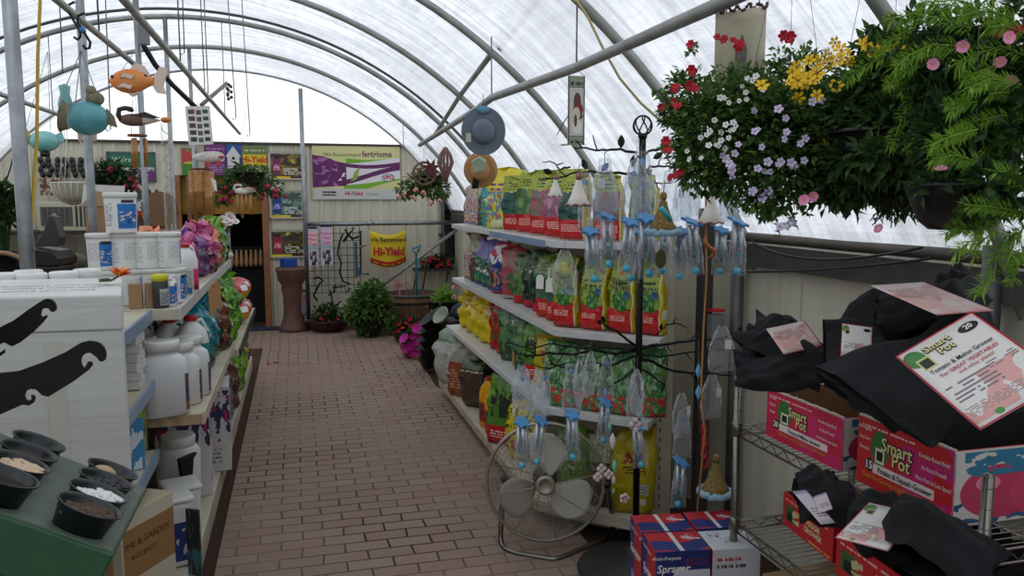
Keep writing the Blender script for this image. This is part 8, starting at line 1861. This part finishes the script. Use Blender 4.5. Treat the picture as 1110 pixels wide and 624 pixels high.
for i, (px, py) in enumerate(((291, 394), (298, 393))):
 p = at(px, py, z=.014); o = link('fallen_petal', F_RR, None, p); o.scale = (.9, .9, .4); tag(o, 'red fallen blossom on the brick path, %s' % ('closer to the mulch strip' if i == 0 else 'farther from the mulch strip'), 'blossom', 'red fallen blossoms')
bush('dark_plant', 'dark leafy plant at the far left above the wicker basket', 'plant', 4, 240, [(2, 215, 14), (10, 228, 12), (-10, 222, 14), (8, 206, 8)], .06, .03, LG2, 700, .14, .4, DKPL, zf=.882, y=5.9)
def bouquet(label, px, py, y, zf, pix, fm, nm, n=90):
 bush('potted_flowers', label, 'plant', px, py, [(px, py, 9), (px - 8, py + 2, 6), (px + 8, py + 1, 6)], .03, .015, LG5, n, .05, .1, DKPL, [(fm, nm, pix, (.7, 1.0))], zf=zf, y=y)
bouquet('small pot of white and pink blossoms near the end of the upper left shelf', 240, 241, 6.02, 1.204, [(236, 240), (241, 237), (246, 239), (250, 243), (255, 240), (243, 244), (238, 245), (252, 237), (248, 235)], petal_flower(5, .035, .45, [WP_, PC], .4, .4, 12), 'white_flower')
mb = MB(); mb.tube([at(204, 191, y=7.6), at(206, 240, y=7.6), Vector((at(206, 240, y=7.6).x, 7.6, .0))], .018, 8); tag(mb.put('wooden_stake', WOOD), 'reddish wooden stake beside the large bamboo chime', 'stake')
t = thing('clothespin_rack', 'dark rack of little tan hand brooms inside the doorway', 'rack', (at(271, 290, y=10.9).x, 10.9, 0.01))
z0 = at(271, 268, y=10.9).z
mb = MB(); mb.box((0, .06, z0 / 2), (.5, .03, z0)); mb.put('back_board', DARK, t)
for k in range(8):
 mb = MB(); mb.lathe([(.02, 0), (.028, .05), (.02, .16), (.012, .22)], 10, Matrix.Translation((-.22 + .06 * k, 0, z0 - .26))); mb.put('hand_broom', mat('tan_broom', (170, 130, 90), .7), t)
t['label'] = 'dark rack hung with little tan hand brooms inside the shop doorway'; t.name = 'broom_rack'
# ============================================================ CAMERA, LIGHT
cam = D.cameras.new('camera'); co = D.objects.new('camera', cam); COL.objects.link(co)
cam.sensor_fit = 'HORIZONTAL'; cam.sensor_width = 36; cam.lens = 36 * F_PX / 1110; cam.clip_start = .05; cam.clip_end = 200
M = Matrix((CR, CU, -CF)).transposed().to_4x4(); M.translation = CC
co.matrix_world = M; SC.camera = co
w = D.worlds.new('overcast_sky'); SC.world = w; w.use_nodes = True
nt = w.node_tree; nt.nodes.clear()
o = nt.nodes.new('ShaderNodeOutputWorld'); b = nt.nodes.new('ShaderNodeBackground')
b.inputs[0].default_value = (.93, .965, 1.0, 1); b.inputs[1].default_value = 1.35
nt.links.new(b.outputs[0], o.inputs[0])
sl = D.lights.new('sun', 'SUN'); sl.energy = 1.1; sl.angle = R_(20); sl.color = (1, .97, .92)
so = D.objects.new('sun', sl); COL.objects.link(so); so.rotation_euler = (R_(38), R_(-12), 0)
SC.view_settings.view_transform = 'Standard'; SC.view_settings.look = 'None'
SC.view_settings.gamma = 1; SC.view_settings.use_curve_mapping = False
SC.view_settings.exposure = 0.17
cy = SC.cycles
cy.max_bounces = 7; cy.diffuse_bounces = 4; cy.glossy_bounces = 3; cy.transmission_bounces = 4; cy.transparent_max_bounces = 14
cy.use_denoising = True; cy.caustics_reflective = False; cy.caustics_refractive = False
